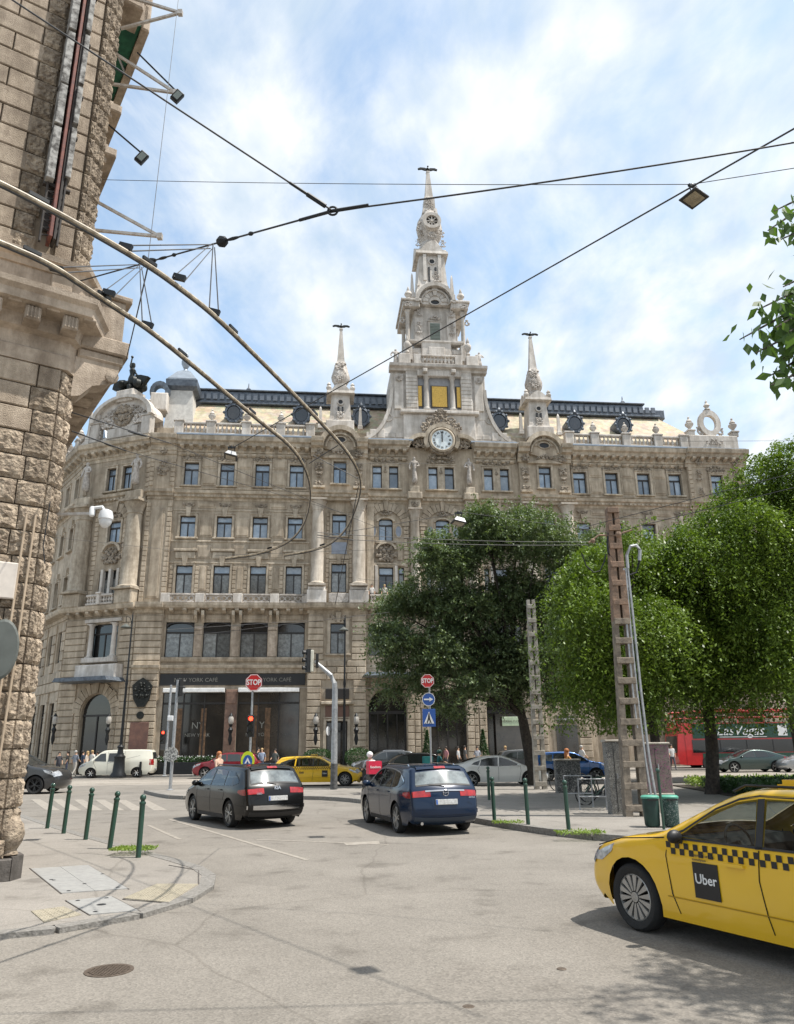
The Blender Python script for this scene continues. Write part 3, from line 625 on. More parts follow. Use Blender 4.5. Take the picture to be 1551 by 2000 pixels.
# pierced oval gable ornament
arcband(47.7,30.1,.62,1.05,-.5,-.1,0,2*PI,22,rz=1.25,m=PALE,name='oval_crest'); ornament(46.75,29.3,-.3,.8,.9,m=PALE2,n=14); ornament(48.65,29.3,-.3,.8,.9,m=PALE2,n=14); ornament(47.7,31.4,-.3,.9,.4,m=PALE2,n=12)
mb=MB(); mb.lathe([(.1,0),(.3,.1),(.15,.3),(.3,.5),(.1,.8),(.12,.9),(.01,1.1)],10,T((47.7,-.3,31.4))); hp('urn',mb,PALE,smooth=True)
for X in (45.7,49.9): pedestal(X,28.75,.4,-.4,w=.6,urn=1.15)
# ---- roof
TILE=mat('pale_yellow_roof_tiles',(.66,.56,.41),.75,col2=(.50,.42,.30),scale=1.5,stain=.25)
tb=TILE.node_tree; b_=tb.nodes['Principled BSDF']; src=b_.inputs['Base Color'].links[0].from_socket
vv=nn(tb,'ShaderNodeTexVoronoi'); vv.inputs['Scale'].default_value=1.8; gg=nn(tb,'ShaderNodeNewGeometry'); tb.links.new(gg.outputs['Position'],vv.inputs['Vector'])
mm=nn(tb,'ShaderNodeMix',data_type='RGBA',blend_type='MULTIPLY'); mm.inputs[0].default_value=.16; tb.links.new(src,mm.inputs[6]); tb.links.new(vv.outputs['Color'],mm.inputs[7]); tb.links.new(mm.outputs[2],b_.inputs['Base Color'])
mb=MB(); mb.add([(-.9,1.0,28.6),(48.0,1.0,28.6),(45.3,5.2,33.0),(.8,5.2,33.0),(48.0,14,28.6),(45.3,10,33),(.8,10,33),(-.9,14,28.6)],[(0,1,2,3),(1,4,5,2),(3,2,5,6),(0,3,6,7)])
rf=hp('roof',mb,TILE)
# tile courses as thin raised rows
rt=MB(); n=26
for i in range(n):
    t=(i+.5)/n; x0=-.9+1.7*t; x1=48-2.7*t; yy=1.0+4.2*t; zz_=28.6+4.4*t; rt.add([(x0,yy-.05,zz_+.035),(x1,yy-.05,zz_+.035),(x1,yy+.11,zz_+.2),(x0,yy+.11,zz_+.2),(x0,yy-.05,zz_-.02),(x1,yy-.05,zz_-.02)],[(0,1,2,3),(4,5,1,0)])
o=hp('tile_row',rt,TILE,parent=HOTEL); o['kind']='stuff'
mb=MB(); mb.bbox(-.3,43.8,4.6,7,33.0,34.15,.1); mb.bbox(43.8,46.2,4.9,7,32.9,33.85,.1); mb.bbox(-.35,44.0,4.4,7,34.15,34.3,.05); mb.bbox(-.3,45.5,4.5,5,32.85,33.05,.04)
hp('roof_cresting',mb,LEAD)
mb=MB()
for X in np.arange(0,45.2,.62): mb.box(X,X+.4,4.48,4.62,33.25,33.85)
o=hp('cresting_panel',mb,mat('lead_relief',(.16,.18,.21),.5,.3)); o['kind']='stuff'
for X in (5.0,42.2): mb=MB(); mb.lathe([(.2,0),(.1,.2),(.25,.5),(.08,.7),(.05,1.0),(.01,1.2)],8,T((X,5.5,34.3))); hp('roof_finial',mb,LEAD,smooth=True)
for X in (4.2,10.2,15.6,28.4,35.6,40.3):   # oval dormers
    mb=MB(); mb.lathe([(.78,0),(.82,.25),(.62,.3),(.6,.08),(.001,.05)],16,T((X,1.75,30.55))@Rx(PI/2)@S(1,1.15,1)); mb.lathe([(.8,0),(.75,-2.2)],14,T((X,1.75,30.55))@Rx(PI/2)@S(1,1.1,1)); o=hp('dormer',mb,LEAD,smooth=True)
    for k in range(10): a=2*PI*k/10; mb=MB(); mb.ball((X+.82*math.cos(a),1.5,30.55+.95*math.sin(a)),.14,6); mb.put('dormer_boss',LEAD,o)
    mb=MB(); mb.lathe([(.15,0),(.2,.15),(.05,.4),(.01,.6)],6,T((X,1.5,31.5))); mb.put('dormer_finial',LEAD,o)
    p=MB(); p.lathe([(.001,0),(.55,0)],14,T((X,1.55,30.55))@Rx(PI/2)@S(1,1.15,1),cap=False); p.put('pane',GLASSD,o)
# lead gutter strip
for a,b in ((-.1,11.3),(34,50.5),(16.1,20.0),(25.1,29.2)): hp('gutter',MB().box(a,b,-1.0,-.5,27.3,27.43),ZINC)
# ---- central gable and clock
P=[(15.3,27.4)]
for i in range(13):
    t=i/12; a=PI/2*t; P.append((15.3+3.0*math.sin(a)**1.0,27.7+ (1-math.cos(a))*5.2))
P+=[(18.3,34.7)]; P2=[(45.12-x,z) for x,z in reversed(P)]
mb=MB(); mb.prism(P+P2,.35,1.9); hp('central_gable',mb,PALE)
for sgn in (0,1):
    pts=[((x if not sgn else 45.12-x),z) for x,z in P[1:14]]
    mb=MB()
    for a,b in zip(pts,pts[1:]): mb.bar((a[0],.9,a[1]+.06),(b[0],.9,b[1]+.06),1.5,.3)
    hp('gable_coping',mb,PALE)
for X in (16.6,17.3,27.6,28.4): block(X-.3,X+.3,28.0,28.8,.35,.12,m=PALE)
courses(16.0,19.5,27.6,28.6,.33,h=.5,w=1.1,m=PALE,d=.05); courses(25.5,29.1,27.6,28.6,.33,h=.5,w=1.1,m=PALE,d=.05)
for s_ in (-1,1):
    X=22.56+s_*4.6; arcband(X,30.0,.28,.38,.25,.36,0,2*PI,16,m=PALE,name='round_boss')
mb=MB(); mb.bbox(19.3,25.8,.0,.6,27.4,30.3,.06); hp('clock_storey',mb,PALE)
mb=MB(); mb.bbox(19.0,26.1,-.35,.7,30.3,30.6,.05); hp('clock_storey_cornice',mb,PALE)
# clock
CK=hp('clock',MB().lathe([(.001,0),(1.12,0),(1.16,.18),(1.02,.26),(.93,.14),(.90,.12)],32,T((22.56,-.72,27.5))@Rx(PI/2),cap=False),TRIM,smooth=True)
MB().lathe([(.001,.125),(.93,.13)],32,T((22.56,-.72,27.5))@Rx(PI/2),cap=False).put('clock_face',mat('clock_face_white',(.72,.78,.80),.35),CK)
for i,s_ in enumerate('XII I II III IIII V VI VII VIII IX X XI'.split()):
    a=2*PI*i/12; text('numeral',s_,.26,BLACK,CK,T((22.56+.70*math.sin(a),-.87,27.5+.70*math.cos(a)))@Rx(PI/2)@Rz(-a),ext=.006,bold=.006)
MB().box(-.035,.035,-.9,-.88,-.15,.78,T((22.56,0,27.5))).put('minute_hand',BLACK,CK); MB().box(-.055,.055,-.93,-.91,-.22,.52,T((22.56,0,27.5))).put('hour_hand',BLACK,CK)
arcband(22.56,27.5,1.25,1.6,-.85,-.05,R_(-30),R_(210),24,m=TRIM)
mb=MB(); n=20; Pc=[(22.56+1.3*math.cos(2*PI*i/n),27.5+1.3*math.sin(2*PI*i/n)) for i in range(n)]; mb.prism(Pc[::-1],-.7,.3); hp('clock_surround',mb,CARVE)
for s_ in (-1,1):
    arcband(22.56+s_*1.75,26.6,1.15,1.5,-.9,.0,R_(5) if s_>0 else R_(75),R_(105) if s_>0 else R_(175),12,m=TRIM); 
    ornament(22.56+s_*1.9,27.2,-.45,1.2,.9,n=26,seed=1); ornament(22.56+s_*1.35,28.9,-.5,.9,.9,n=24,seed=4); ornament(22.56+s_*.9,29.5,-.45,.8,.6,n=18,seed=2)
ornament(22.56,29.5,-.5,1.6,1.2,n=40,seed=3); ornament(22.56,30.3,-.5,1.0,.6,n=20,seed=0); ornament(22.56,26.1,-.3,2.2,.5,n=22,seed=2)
# ---- tower, first stage
LX,RX=18.2,26.9
for a,b in ((19.55,20.65),(24.58,25.62)):
    mb=MB(); mb.bbox(a,b,.0,.9,30.6,34.6,.04); hp('tower_pier',mb,PALE); courses(a,b,30.9,34.2,.02,h=.37,w=2,m=PALE,d=.07)
for a,b in ((18.35,19.5),(25.68,26.8)):
    mb=MB(); mb.bbox(a+.15,b-.15,.1,.5,30.8,34.3,.05); hp('pilaster',mb,PALE); ornament((a+b)/2,33.7,.0,.5,.7,m=PALE2,n=10)
mb=MB(); mb.box(20.6,24.6,.28,.34,30.6,34.6); hp('loggia_back',mb,mat('grey_render',(.32,.32,.33),.9))
for X in (21.42,23.8-.0): column(X,.1-.05,30.7,34.05,.23,m=PALE,cap=.4,base=.25)
mb=MB(); mb.bbox(20.6,24.62,-.15,.5,34.05,34.6,.05); hp('loggia_lintel',mb,PALE)
for a,b in ((21.95,23.3),(20.68,21.0),(24.22,24.55)):
    z0,z1=31.15,33.15; mb=MB(); mb.bbox(a-.12,b+.12,.2,.29,z0-.1,z1+.1,.02); hp('mosaic_frame',mb,CHAR); mb=MB(); mb.box(a,b,.16,.21,z0,z1); hp('gold_mosaic_panel',mb,GOLD)
mould(LX-.15,RX+.15,[(.6,34.55),(-.05,34.55),(-.1,34.75),(-.45,34.85),(-.5,35.1),(.6,35.15)],m=PALE)
mb=MB(); mb.bbox(LX+.1,RX-.1,.3,4.6,34.5,35.1,.05); mb.bbox(LX,RX,.3,4.6,30,34.5,.05); hp('tower_stage',mb,PALE)
for s_ in (-1,1): mb=MB(); mb.bbox(22.56+s_*1.3-.2,22.56+s_*1.3+.2,-.6,.0,34.25,34.6,.05); hp('tower_bracket',mb,PALE)
# parapet
balusters(21.0,24.1,35.15,1.05,.0,step=.32)
for a,b in ((20.3,21.0),(24.1,24.8),(18.9,20.0),(25.2,26.3)): mb=MB(); mb.bbox(a,b,-.15,.9,35.15,36.25,.05); hp('parapet_block',mb,PALE)
# ---- second stage
TX=22.62
mb=MB(); mb.bbox(TX-2.05,TX+2.05,1.6,5.6,35.1,42.3,.05); hp('tower_stage',mb,PALE)
mb=MB(); mb.bbox(TX-2.5,TX+2.5,1.2,5.8,35.1,37.6,.05); hp('tower_plinth',mb,PALE)
courses(TX-2.5,TX-1.6,36.1,37.5,1.2,h=.42,w=2,m=PALE,d=.06); courses(TX+1.6,TX+2.5,36.1,37.5,1.2,h=.42,w=2,m=PALE,d=.06)
mb=MB(); mb.bbox(TX-1.4,TX+1.4,.95,1.3,36.2,38.2,.06); mb.bbox(TX-.75,TX+.75,.85,1.0,36.5,37.6,.05); hp('wall_panel',mb,PALE)
mould(TX-2.6,TX+2.6,[(1.6,38.0),(1.0,38.0),(.85,38.15),(.85,38.3),(1.6,38.35)],m=PALE)
mb=MB(); mb.box(TX-.48,TX+.48,1.5,1.56,38.5,40.5); o=hp('shutter',mb,mat('grey_green_shutter',(.20,.23,.20),.7))
for k in range(12): mb=MB(); mb.box(TX-.45,TX+.45,1.45,1.52,38.55+k*.16,38.64+k*.16); mb.put('slat',MATS['grey_green_shutter'],o)
surround(TX,38.5,.96,2.0,1.6,m=PALE,key=False,sill=False); ornament(TX,41.0,1.45,1.0,.5,m=PALE2,n=14)
for s_ in (-1,1):
    mb=MB(); mb.bbox(*sorted((TX+s_*1.15,TX+s_*2.0)),1.35,1.65,38.3,41.7,.05); hp('pilaster',mb,PALE); ornament(TX+s_*1.58,39.6,1.25,.6,1.6,m=PALE2,n=14); ornament(TX+s_*1.58,41.3,1.2,.6,.7,m=PALE2,n=12)
    for yy in (1.3,4.8): column(TX+s_*2.65,yy,37.9,41.6,.2,m=PALE,cap=.4,base=.3)
    mb=MB(); mb.bbox(TX+s_*2.65-.35,TX+s_*2.65+.35,.9,5.2,36.2,37.9,.06); hp('column_pedestal',mb,PALE)
    mb=MB(); mb.lathe([(.12,0),(.2,.1),(.1,.3),(.3,.6),(.3,.8),(.12,1.0),(.16,1.1),(.02,1.5)],10,T((TX+s_*2.85,.4,36.5))@S(1.1,1.1,1.3)); hp('urn',mb,PALE,smooth=True)
    mb=MB(); mb.bbox(*sorted((TX+s_*1.5,TX+s_*3.15)),.75,5.9,41.75,42.5,.08); mb.bbox(*sorted((TX+s_*1.4,TX+s_*3.3)),.6,6,42.35,42.6,.06); hp('tower_cornice',mb,PALE)
    mb=MB(); mb.lathe([(.12,0),(.35,.15),(.15,.4),(.38,.75),(.3,1.0),(.12,1.15),(.16,1.25),(.02,1.7)],10,T((TX+s_*2.55,1.3,42.6))); hp('urn',mb,PALE,smooth=True)
    ornament(TX+s_*2.7,41.9,.7,.7,.5,m=PALE2,n=12); ornament(TX+s_*3.1,40.6,1.6,.5,.8,m=PALE2,n=12)
n=18
mb=MB(); P=[(TX+1.75*math.cos(PI*i/n),42.3+1.95*math.sin(PI*i/n)) for i in range(n+1)]; mb.prism(P[::-1],1.15,5.2); hp('tower_gable',mb,PALE)
arcband(TX,42.3,1.62,1.95,.6,1.3,0,PI,20,m=PALE,rz=1.1); arcband(TX,42.3,1.3,1.42,.9,1.2,0,PI,18,m=PALE,rz=1.1)
e=MB(); e.lathe([(.001,0),(.42,0)],16,T((TX,1.1,42.5))@Rx(PI/2)@S(1,.55,1),cap=False); hp('oval_opening',e,BLACK); arcband(TX,42.5,.42,.55,1.0,1.16,0,2*PI,18,rz=.6,m=PALE,name='oval_frame')
voussoirs(TX,42.6,.65,1.25,1.14,n=7,m=PALE,d=.07); ornament(TX,44.3,.9,.7,.4,m=PALE2,n=10)
# ---- third stage
TX=22.72
tapered([(1.75,44.0),(1.6,44.9),(1.45,46.0),(1.28,48.8),(1.25,49.2)],'tower_stage',PALE,M=T((TX,4.2,0)))
mb=MB(); mb.box(TX-.42,TX-.24,2.7,2.9,45.9,47.6); mb.box(TX+.24,TX+.42,2.7,2.9,46.8,47.6); mb.lathe([(.001,0),(.26,0)],14,T((TX,2.82,48.3))@Rx(PI/2),cap=False); hp('tower_opening',mb,BLACK)
ornament(TX+.3,46.2,2.6,.6,1.5,m=PALE2,n=16); arcband(TX,48.3,.26,.36,2.76,2.95,0,2*PI,14,m=PALE,name='oval_frame')
for s_ in (-1,1): mb=MB(); mb.box(TX+s_*.75-.16,TX+s_*.75+.16,2.62,2.9,46.0,49.0); hp('pilaster',mb,PALE); mb=MB(); mb.lathe([(.36,0),(.36,.5),(.26,.6),(.12,2.6),(.02,2.9)],4,T((TX+s_*2.0,3.2,44.2))@Rz(PI/4)); hp('obelisk',mb,PALE); ornament(TX+s_*1.45,44.9,2.7,.6,1.0,m=PALE2,n=12); ornament(TX+s_*1.25,50.7,3.3,.6,1.0,m=PALE2,n=14)
P=[(-1.65,49.1),(-1.6,49.4),(-1.1,49.6),(-.6,50.3),(0,50.7),(.6,50.3),(1.1,49.6),(1.6,49.4),(1.65,49.1)]
for q,Mx in enumerate((T((TX,4.2,0)),T((TX,4.2,.02))@Rz(PI/2))): mb=MB(); mb.prism(P[::-1],-1.6-.01*q,1.6+.01*q,Mx); hp('tower_pediment',mb,PALE)
tapered([(1.0,50.3),(1.1,51.0),(.85,51.5),(1.2,52.2),(1.38,53.2),(1.2,54.2),(.85,54.8),(.75,55.2)],'tower_lantern',PALE2,n=12,rot=0,M=T((TX+.08,4.4,0)),smooth=True)
TX=22.85
mb=MB(); mb.lathe([(.001,0),(.62,0)],24,T((TX,3.0,53.2))@Rx(PI/2),cap=False); hp('rosette_back',mb,BLACK)
arcband(TX,53.2,.6,.95,2.7,3.3,0,2*PI,24,m=PALE,name='rosette_ring')
mb=MB()
for k in range(8): a=2*PI*k/8; mb.bar((TX,2.9,53.2),(TX+.62*math.cos(a),2.9,53.2+.62*math.sin(a)),.1,.12)
mb.lathe([(.001,0),(.16,.0),(.14,.15)],10,T((TX,2.9,53.2))@Rx(PI/2)); hp('rosette_spokes',mb,PALE)
ornament(TX-1.1,52.6,3.6,.7,2.0,m=PALE2,n=26); ornament(TX+1.0,52.0,3.4,.6,1.0,m=PALE2,n=18); ornament(TX,51.4,2.9,1.0,.8,m=PALE2,n=20)
tapered([(.8,54.9),(.72,55.6),(.6,55.7),(.55,57.0),(.5,57.2),(.42,57.3),(.16,60.6),(.2,60.7),(.18,60.8)],'spire',PALE,M=T((TX,4.6,0)))
for k in range(4): ornament(TX,55.3+.5*k,3.8+.06*k,1.2-.12*k,.4,m=PALE2,n=10,seed=k)
eagle(TX-.02,4.6,61.1,1.25)
# ---- chamfered corner
CHL=6.9; ca=R_(154); cl=Vector((-2.2+CHL*math.cos(ca),CHL*math.sin(ca),0))
FR=T(cl)@Rz(R_(-26))
dx=CHL-3.0-.1
ops=[(dx-1.35,dx-.4,22.95,25.05),(dx+.3,dx+1.25,22.95,25.05),(dx-.65,dx+.65,18.3,20.2),(dx-1.1,dx+1.3,13.9,16.0),(dx-1.35,dx+1.35,8.9,11.6),(dx-1.45,dx+1.45,.05,6.1,1.45)]
wall(0,CHL,0,27,0,ops)
for x,w_ in ((dx-.875,.95),(dx+.775,.95)): window(x,22.95,w_,2.1,.3); surround(x,22.95,w_,2.1,0,key=False)
window(dx,18.3,1.3,1.9,.3,kind='arch'); surround(dx,18.3,1.3,1.9,0,key=False); window(dx+.1,13.9,2.4,2.1,.3,glass=GLASSD,glass2=CURT); window(dx,8.9,2.7,2.7,.3,kind='case',glass=GLASSD,glass2=GLASSD)
for X in (dx-.75,dx+.05,dx+.85): mb=MB(); mb.bbox(X-.13,X+.13,-.15,.2,13.9,16.1,.02); hp('mullion',mb,PALE)
for X in (dx-1.15,dx+1.1): column(X,-.1,8.9,11.6,.2,m=PALE,cap=.3,base=.2)
hp('window_hood',MB().bbox(dx-1.8,dx+1.8,-.3,.02,11.7,12.0,.04),PALE); hp('window_sill',MB().bbox(dx-1.6,dx+1.6,-.55,.02,8.5,8.88,.05),PALE); hp('stone_apron',MB().bbox(dx-1.8,dx+2.2,-.9,.02,7.0,8.3,.1),PALE)
ornament(dx,17.2,-.1,1.9,1.3,n=40,seed=4); ornament(dx,20.7,-.1,1.2,.6,n=18); arcband(dx,17.4,.8,1.0,-.3,0,R_(10),R_(170),12)
voussoirs(dx,20.0,1.0,1.6,0,n=9)
for X in (.85,CHL-.85):
    mb=MB(); mb.bbox(X-.85,X+.85,-1.0,0,12.95,14.1,.08); hp('column_pedestal',mb,TRIM); column(X,-.35,14.1,21.6,.72,cap=1.2); block(X-.8,X+.8,21.6,22.4,0,.9,m=TRIM); 
for X in (1.95,CHL-1.95):
    for z in np.arange(13.2,21.2,.42): block(X-.22,X+.22,z,z+.37,0,.08)
for z in np.arange(22.9,25.4,.42): block(CHL-.4,CHL,z,z+.37,0,.08); block(0,.4,z,z+.37,0,.08)
courses(0,CHL,.9,12.1,0,h=.5,w=1.0,ops=[(dx-2.05,dx+2.05,0,6.9),(dx-1.6,dx+1.6,8.3,12.2),(dx-1.9,dx+2.3,7,8.3)])
voussoirs(dx,4.65,1.5,2.25,0,n=15,d=.14)
for z in np.arange(.95,4.5,.5):
    for s_ in (-1,1): block(*sorted((dx+s_*1.5,dx+s_*2.0)),z,z+.45,0,.12)
mb=MB(); mb.box(dx-1.45,dx+1.45,.2,.3,4.4,4.55); mb.box(dx-.05,dx+.05,.2,.3,0,4.4); o=hp('entrance_door',mb,FRAME); p=MB(); p.box(dx-1.4,dx+1.4,.27,.29,0,6.2); p.put('pane',GLASSD,o)
for p,nm in ((CORN,'cornice'),(STRG,'string_course'),(BALC,'balcony_slab')): mould(-.3,CHL+.2,p,name=nm)
modillions(.1,CHL-.1,26.2,-.24); dentils(0,CHL,21.98,-.26); modillions(.1,CHL-.1,12.22,-.15,step=.98,h=.36,d=.6)
balusters(dx-1.3,dx+1.3,13.0,.85,-.85,step=.26); pedestal(dx,13,.85,-.85,w=.3); 
mb=MB(); mb.prism([(-2.6,0),(2.6,0),(2.4,.3),(-2.4,.3)],-2.2,0,T((dx,0,6.95))); hp('entrance_canopy',mb,LEAD)
# pediment over the corner
n=18; px=CHL-2.9
mb=MB(); P=[(px+3.0*math.cos(PI*i/n),29.2+1.9*math.sin(PI*i/n)) for i in range(n+1)]; mb.prism(P[::-1]+[(px-3.1,27.4),(px+3.1,27.4)],-.5,1.0); hp('corner_pediment',mb,PALE)
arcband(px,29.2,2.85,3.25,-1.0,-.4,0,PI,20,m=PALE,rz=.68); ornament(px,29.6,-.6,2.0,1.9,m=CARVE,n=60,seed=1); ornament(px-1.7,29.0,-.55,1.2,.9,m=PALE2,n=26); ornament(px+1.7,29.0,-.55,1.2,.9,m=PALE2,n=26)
mb=MB(); mb.bbox(px-1.6,px+1.6,-.62,-.45,27.6,28.5,.04); hp('wall_panel',mb,PALE)
mb=MB(); mb.bbox(px-.9,px+.9,-.8,.9,30.9,32.0,.08); hp('pedestal',mb,PALE)
mb=MB()
rr=random.Random(5)
for k in range(34): mb.ball((px+rr.uniform(-1.1,1.1),rr.uniform(-.4,.4),32.2+rr.uniform(0,.9)),rr.uniform(.18,.38),6,(1.2,1,rr.uniform(.7,1.4)))
mb.prism([(-1.9,.5),(-1.2,.2),(-.5,.6),(-.6,1.2),(-1.2,1.3),(-1.8,1.0)],-.2,.2,T((px,0,32.1))); mb.prism([(1.9,1.1),(1.1,1.4),(.5,1.5),(.4,.5),(1.3,.3)][::-1],-.2,.2,T((px,0,32.1)))
mb.lathe([(.1,0),(.35,.1),(.32,.7),(.2,1.1),(.3,1.5),(.12,1.75),(.2,1.95),(.17,2.2),(.01,2.3)],8,T((px,0,32.7))); mb.tube([(px-.1,0,34.2),(px-.32,0,34.7),(px-.2,0,35.5)],[.1,.08,.06],6); mb.ball((px-.2,0,35.6),.13,6); mb.tube([(px+.1,0,34.2),(px+.5,0,33.7),(px+.6,0,33.3)],[.1,.08,.06],6)
hp('bronze_statue_group',mb,BRONZE,smooth=True)
for X,h_ in ((.3,3.2),): mb=MB(); mb.lathe([(.32,0),(.3,.8),(.2,.9),(.1,h_),(.01,h_+.2)],4,T((X,-.4,27.4))@Rz(PI/4)); hp('obelisk',mb,PALE)
for X in (1.2,CHL-.3): pedestal(X,27.4,1.7,-.5,w=.9,urn=1.2)
corner_fr=FR.copy(); dxc=dx
for k in range(9):
    a=PI*(k+.5)/9; ornament(px+2.1*math.cos(a),28.9+1.35*math.sin(a),-.58,.8,.7,m=PALE2,n=16,seed=k)
for X in (px-2.6,px+2.6): ornament(X,28.2,-.6,.7,1.2,m=PALE2,n=18)
# ---- corner roof pavilion
FR=Matrix.Identity(4)
PX_=-1.2
mb=MB(); mb.lathe([(1.35*1.41,28.4),(1.25*1.41,29.5),(.95*1.41,33.0)],4,T((PX_+.6,3.2,0))@Rz(PI/4)); hp('pavilion',mb,mat('pavilion_slate',(.58,.56,.52),.7,col2=(.45,.43,.40)))
mb=MB(); mb.lathe([(1.0*1.41,32.9),(1.35*1.41,33.2),(1.4*1.41,33.8),(1.15*1.41,34.1)],4,T((PX_+.6,3.2,0))@Rz(PI/4)); hp('pavilion_cornice',mb,LEAD)
louv=mat('pale_louvre',(.66,.65,.62),.6)
for k in range(16): hp('louvre',MB().box(PX_+.1,PX_+1.1,2.25+k*.018-.12,2.3+k*.018-.02,30.0+k*.17,30.1+k*.17),louv)
mb=MB(); mb.lathe([(1.25*1.41,34.0),(.6*1.41,35.0),(.25*1.41,35.3)],4,T((PX_+.6,3.2,0))@Rz(PI/4)); hp('pavilion_cap',mb,ZINC)
mb=MB(); mb.lathe([(.3,35.2),(.15,35.5),(.4,36.0),(.42,36.3),(.12,36.7),(.2,36.9),(.05,37.2),(.01,37.5)],10,T((PX_+.6,3.2,0))); hp('roof_finial',mb,ZINC,smooth=True)
arcband(PX_-1.2,32.4,.5,.85,1.5,2.2,0,2*PI,16,m=LEAD,rz=1.2,name='scroll_dormer'); mb=MB(); mb.bbox(-3.1,-1.6,1.3,3,30.5,32.2,.1); hp('scroll_dormer_base',mb,PALE)
# ---- left side facade, receding up the side street
SL=30.; la=R_(128-6)
FR=T(cl+Vector((SL*math.cos(la),SL*math.sin(la),0)))@Rz(la-PI)
xs=[SL-1.9-2.9*i for i in range(10)]
ops=o4(xs,1.1,23.0,25.0)+o4(xs,1.1,18.4,20.4)+o4(xs,1.2,13.8,16.1)+o4(xs,1.3,8.8,11.4)+o4(xs,1.6,.5,5.6)
wall(0,SL,0,27,0,ops)
for x in xs:
    window(x,23.0,1.1,2.0,.3); window(x,18.4,1.1,2.0,.3); window(x,13.8,1.2,2.3,.3,glass2=CURT); window(x,8.8,1.3,2.6,.3,glass2=CURT); window(x,.5,1.6,5.1,.3,kind='shop',glass=GLASSD,glass2=SHOPG)
    surround(x,23.0,1.1,2.0,0,key=False); surround(x,18.4,1.1,2.0,0); surround(x,13.8,1.2,2.3,0)
courses(0,SL,.9,12.1,0,h=.8,w=1.6,ops=[(x-1.1,x+1.1,.4,6.4) for x in xs]+[(x-.9,x+.9,8.4,12) for x in xs])
for p,nm in ((CORN,'cornice'),(STRG,'string_course'),(BALC,'balcony_slab')): mould(0,SL+.2,p,name=nm)
modillions(0,SL,26.2,-.24,step=1.0); dentils(0,SL,21.98,-.26,step=.5,s=.22)
mb=MB(); mb.bbox(0,SL,-.4,.4,27.4,28.0,.05); mb.bbox(0,SL,-.45,.45,28.3,28.5,.05); hp('parapet',mb,PALE)
for X in np.arange(3,SL,3.6): pedestal(X,27.4,1.1,-.3,urn=1.0)
mb=MB(); mb.prism([(0,28.2),(SL,28.2),(SL-2,31.5),(0,31.5)],1.5,8); hp('roof',mb,ZINC)
FR=Matrix.Identity(4); flush_blocks()
# body of the building behind the facades
mb=MB(); mb.hprism([(-2.1,.6),(50.3,.6),(50.3,14),(-6,14),(cl.x+.6,cl.y+.6)],0,28.5); mb.box(50.2,50.4,-.3,14,0,27); hp('building_core',mb,STONE)
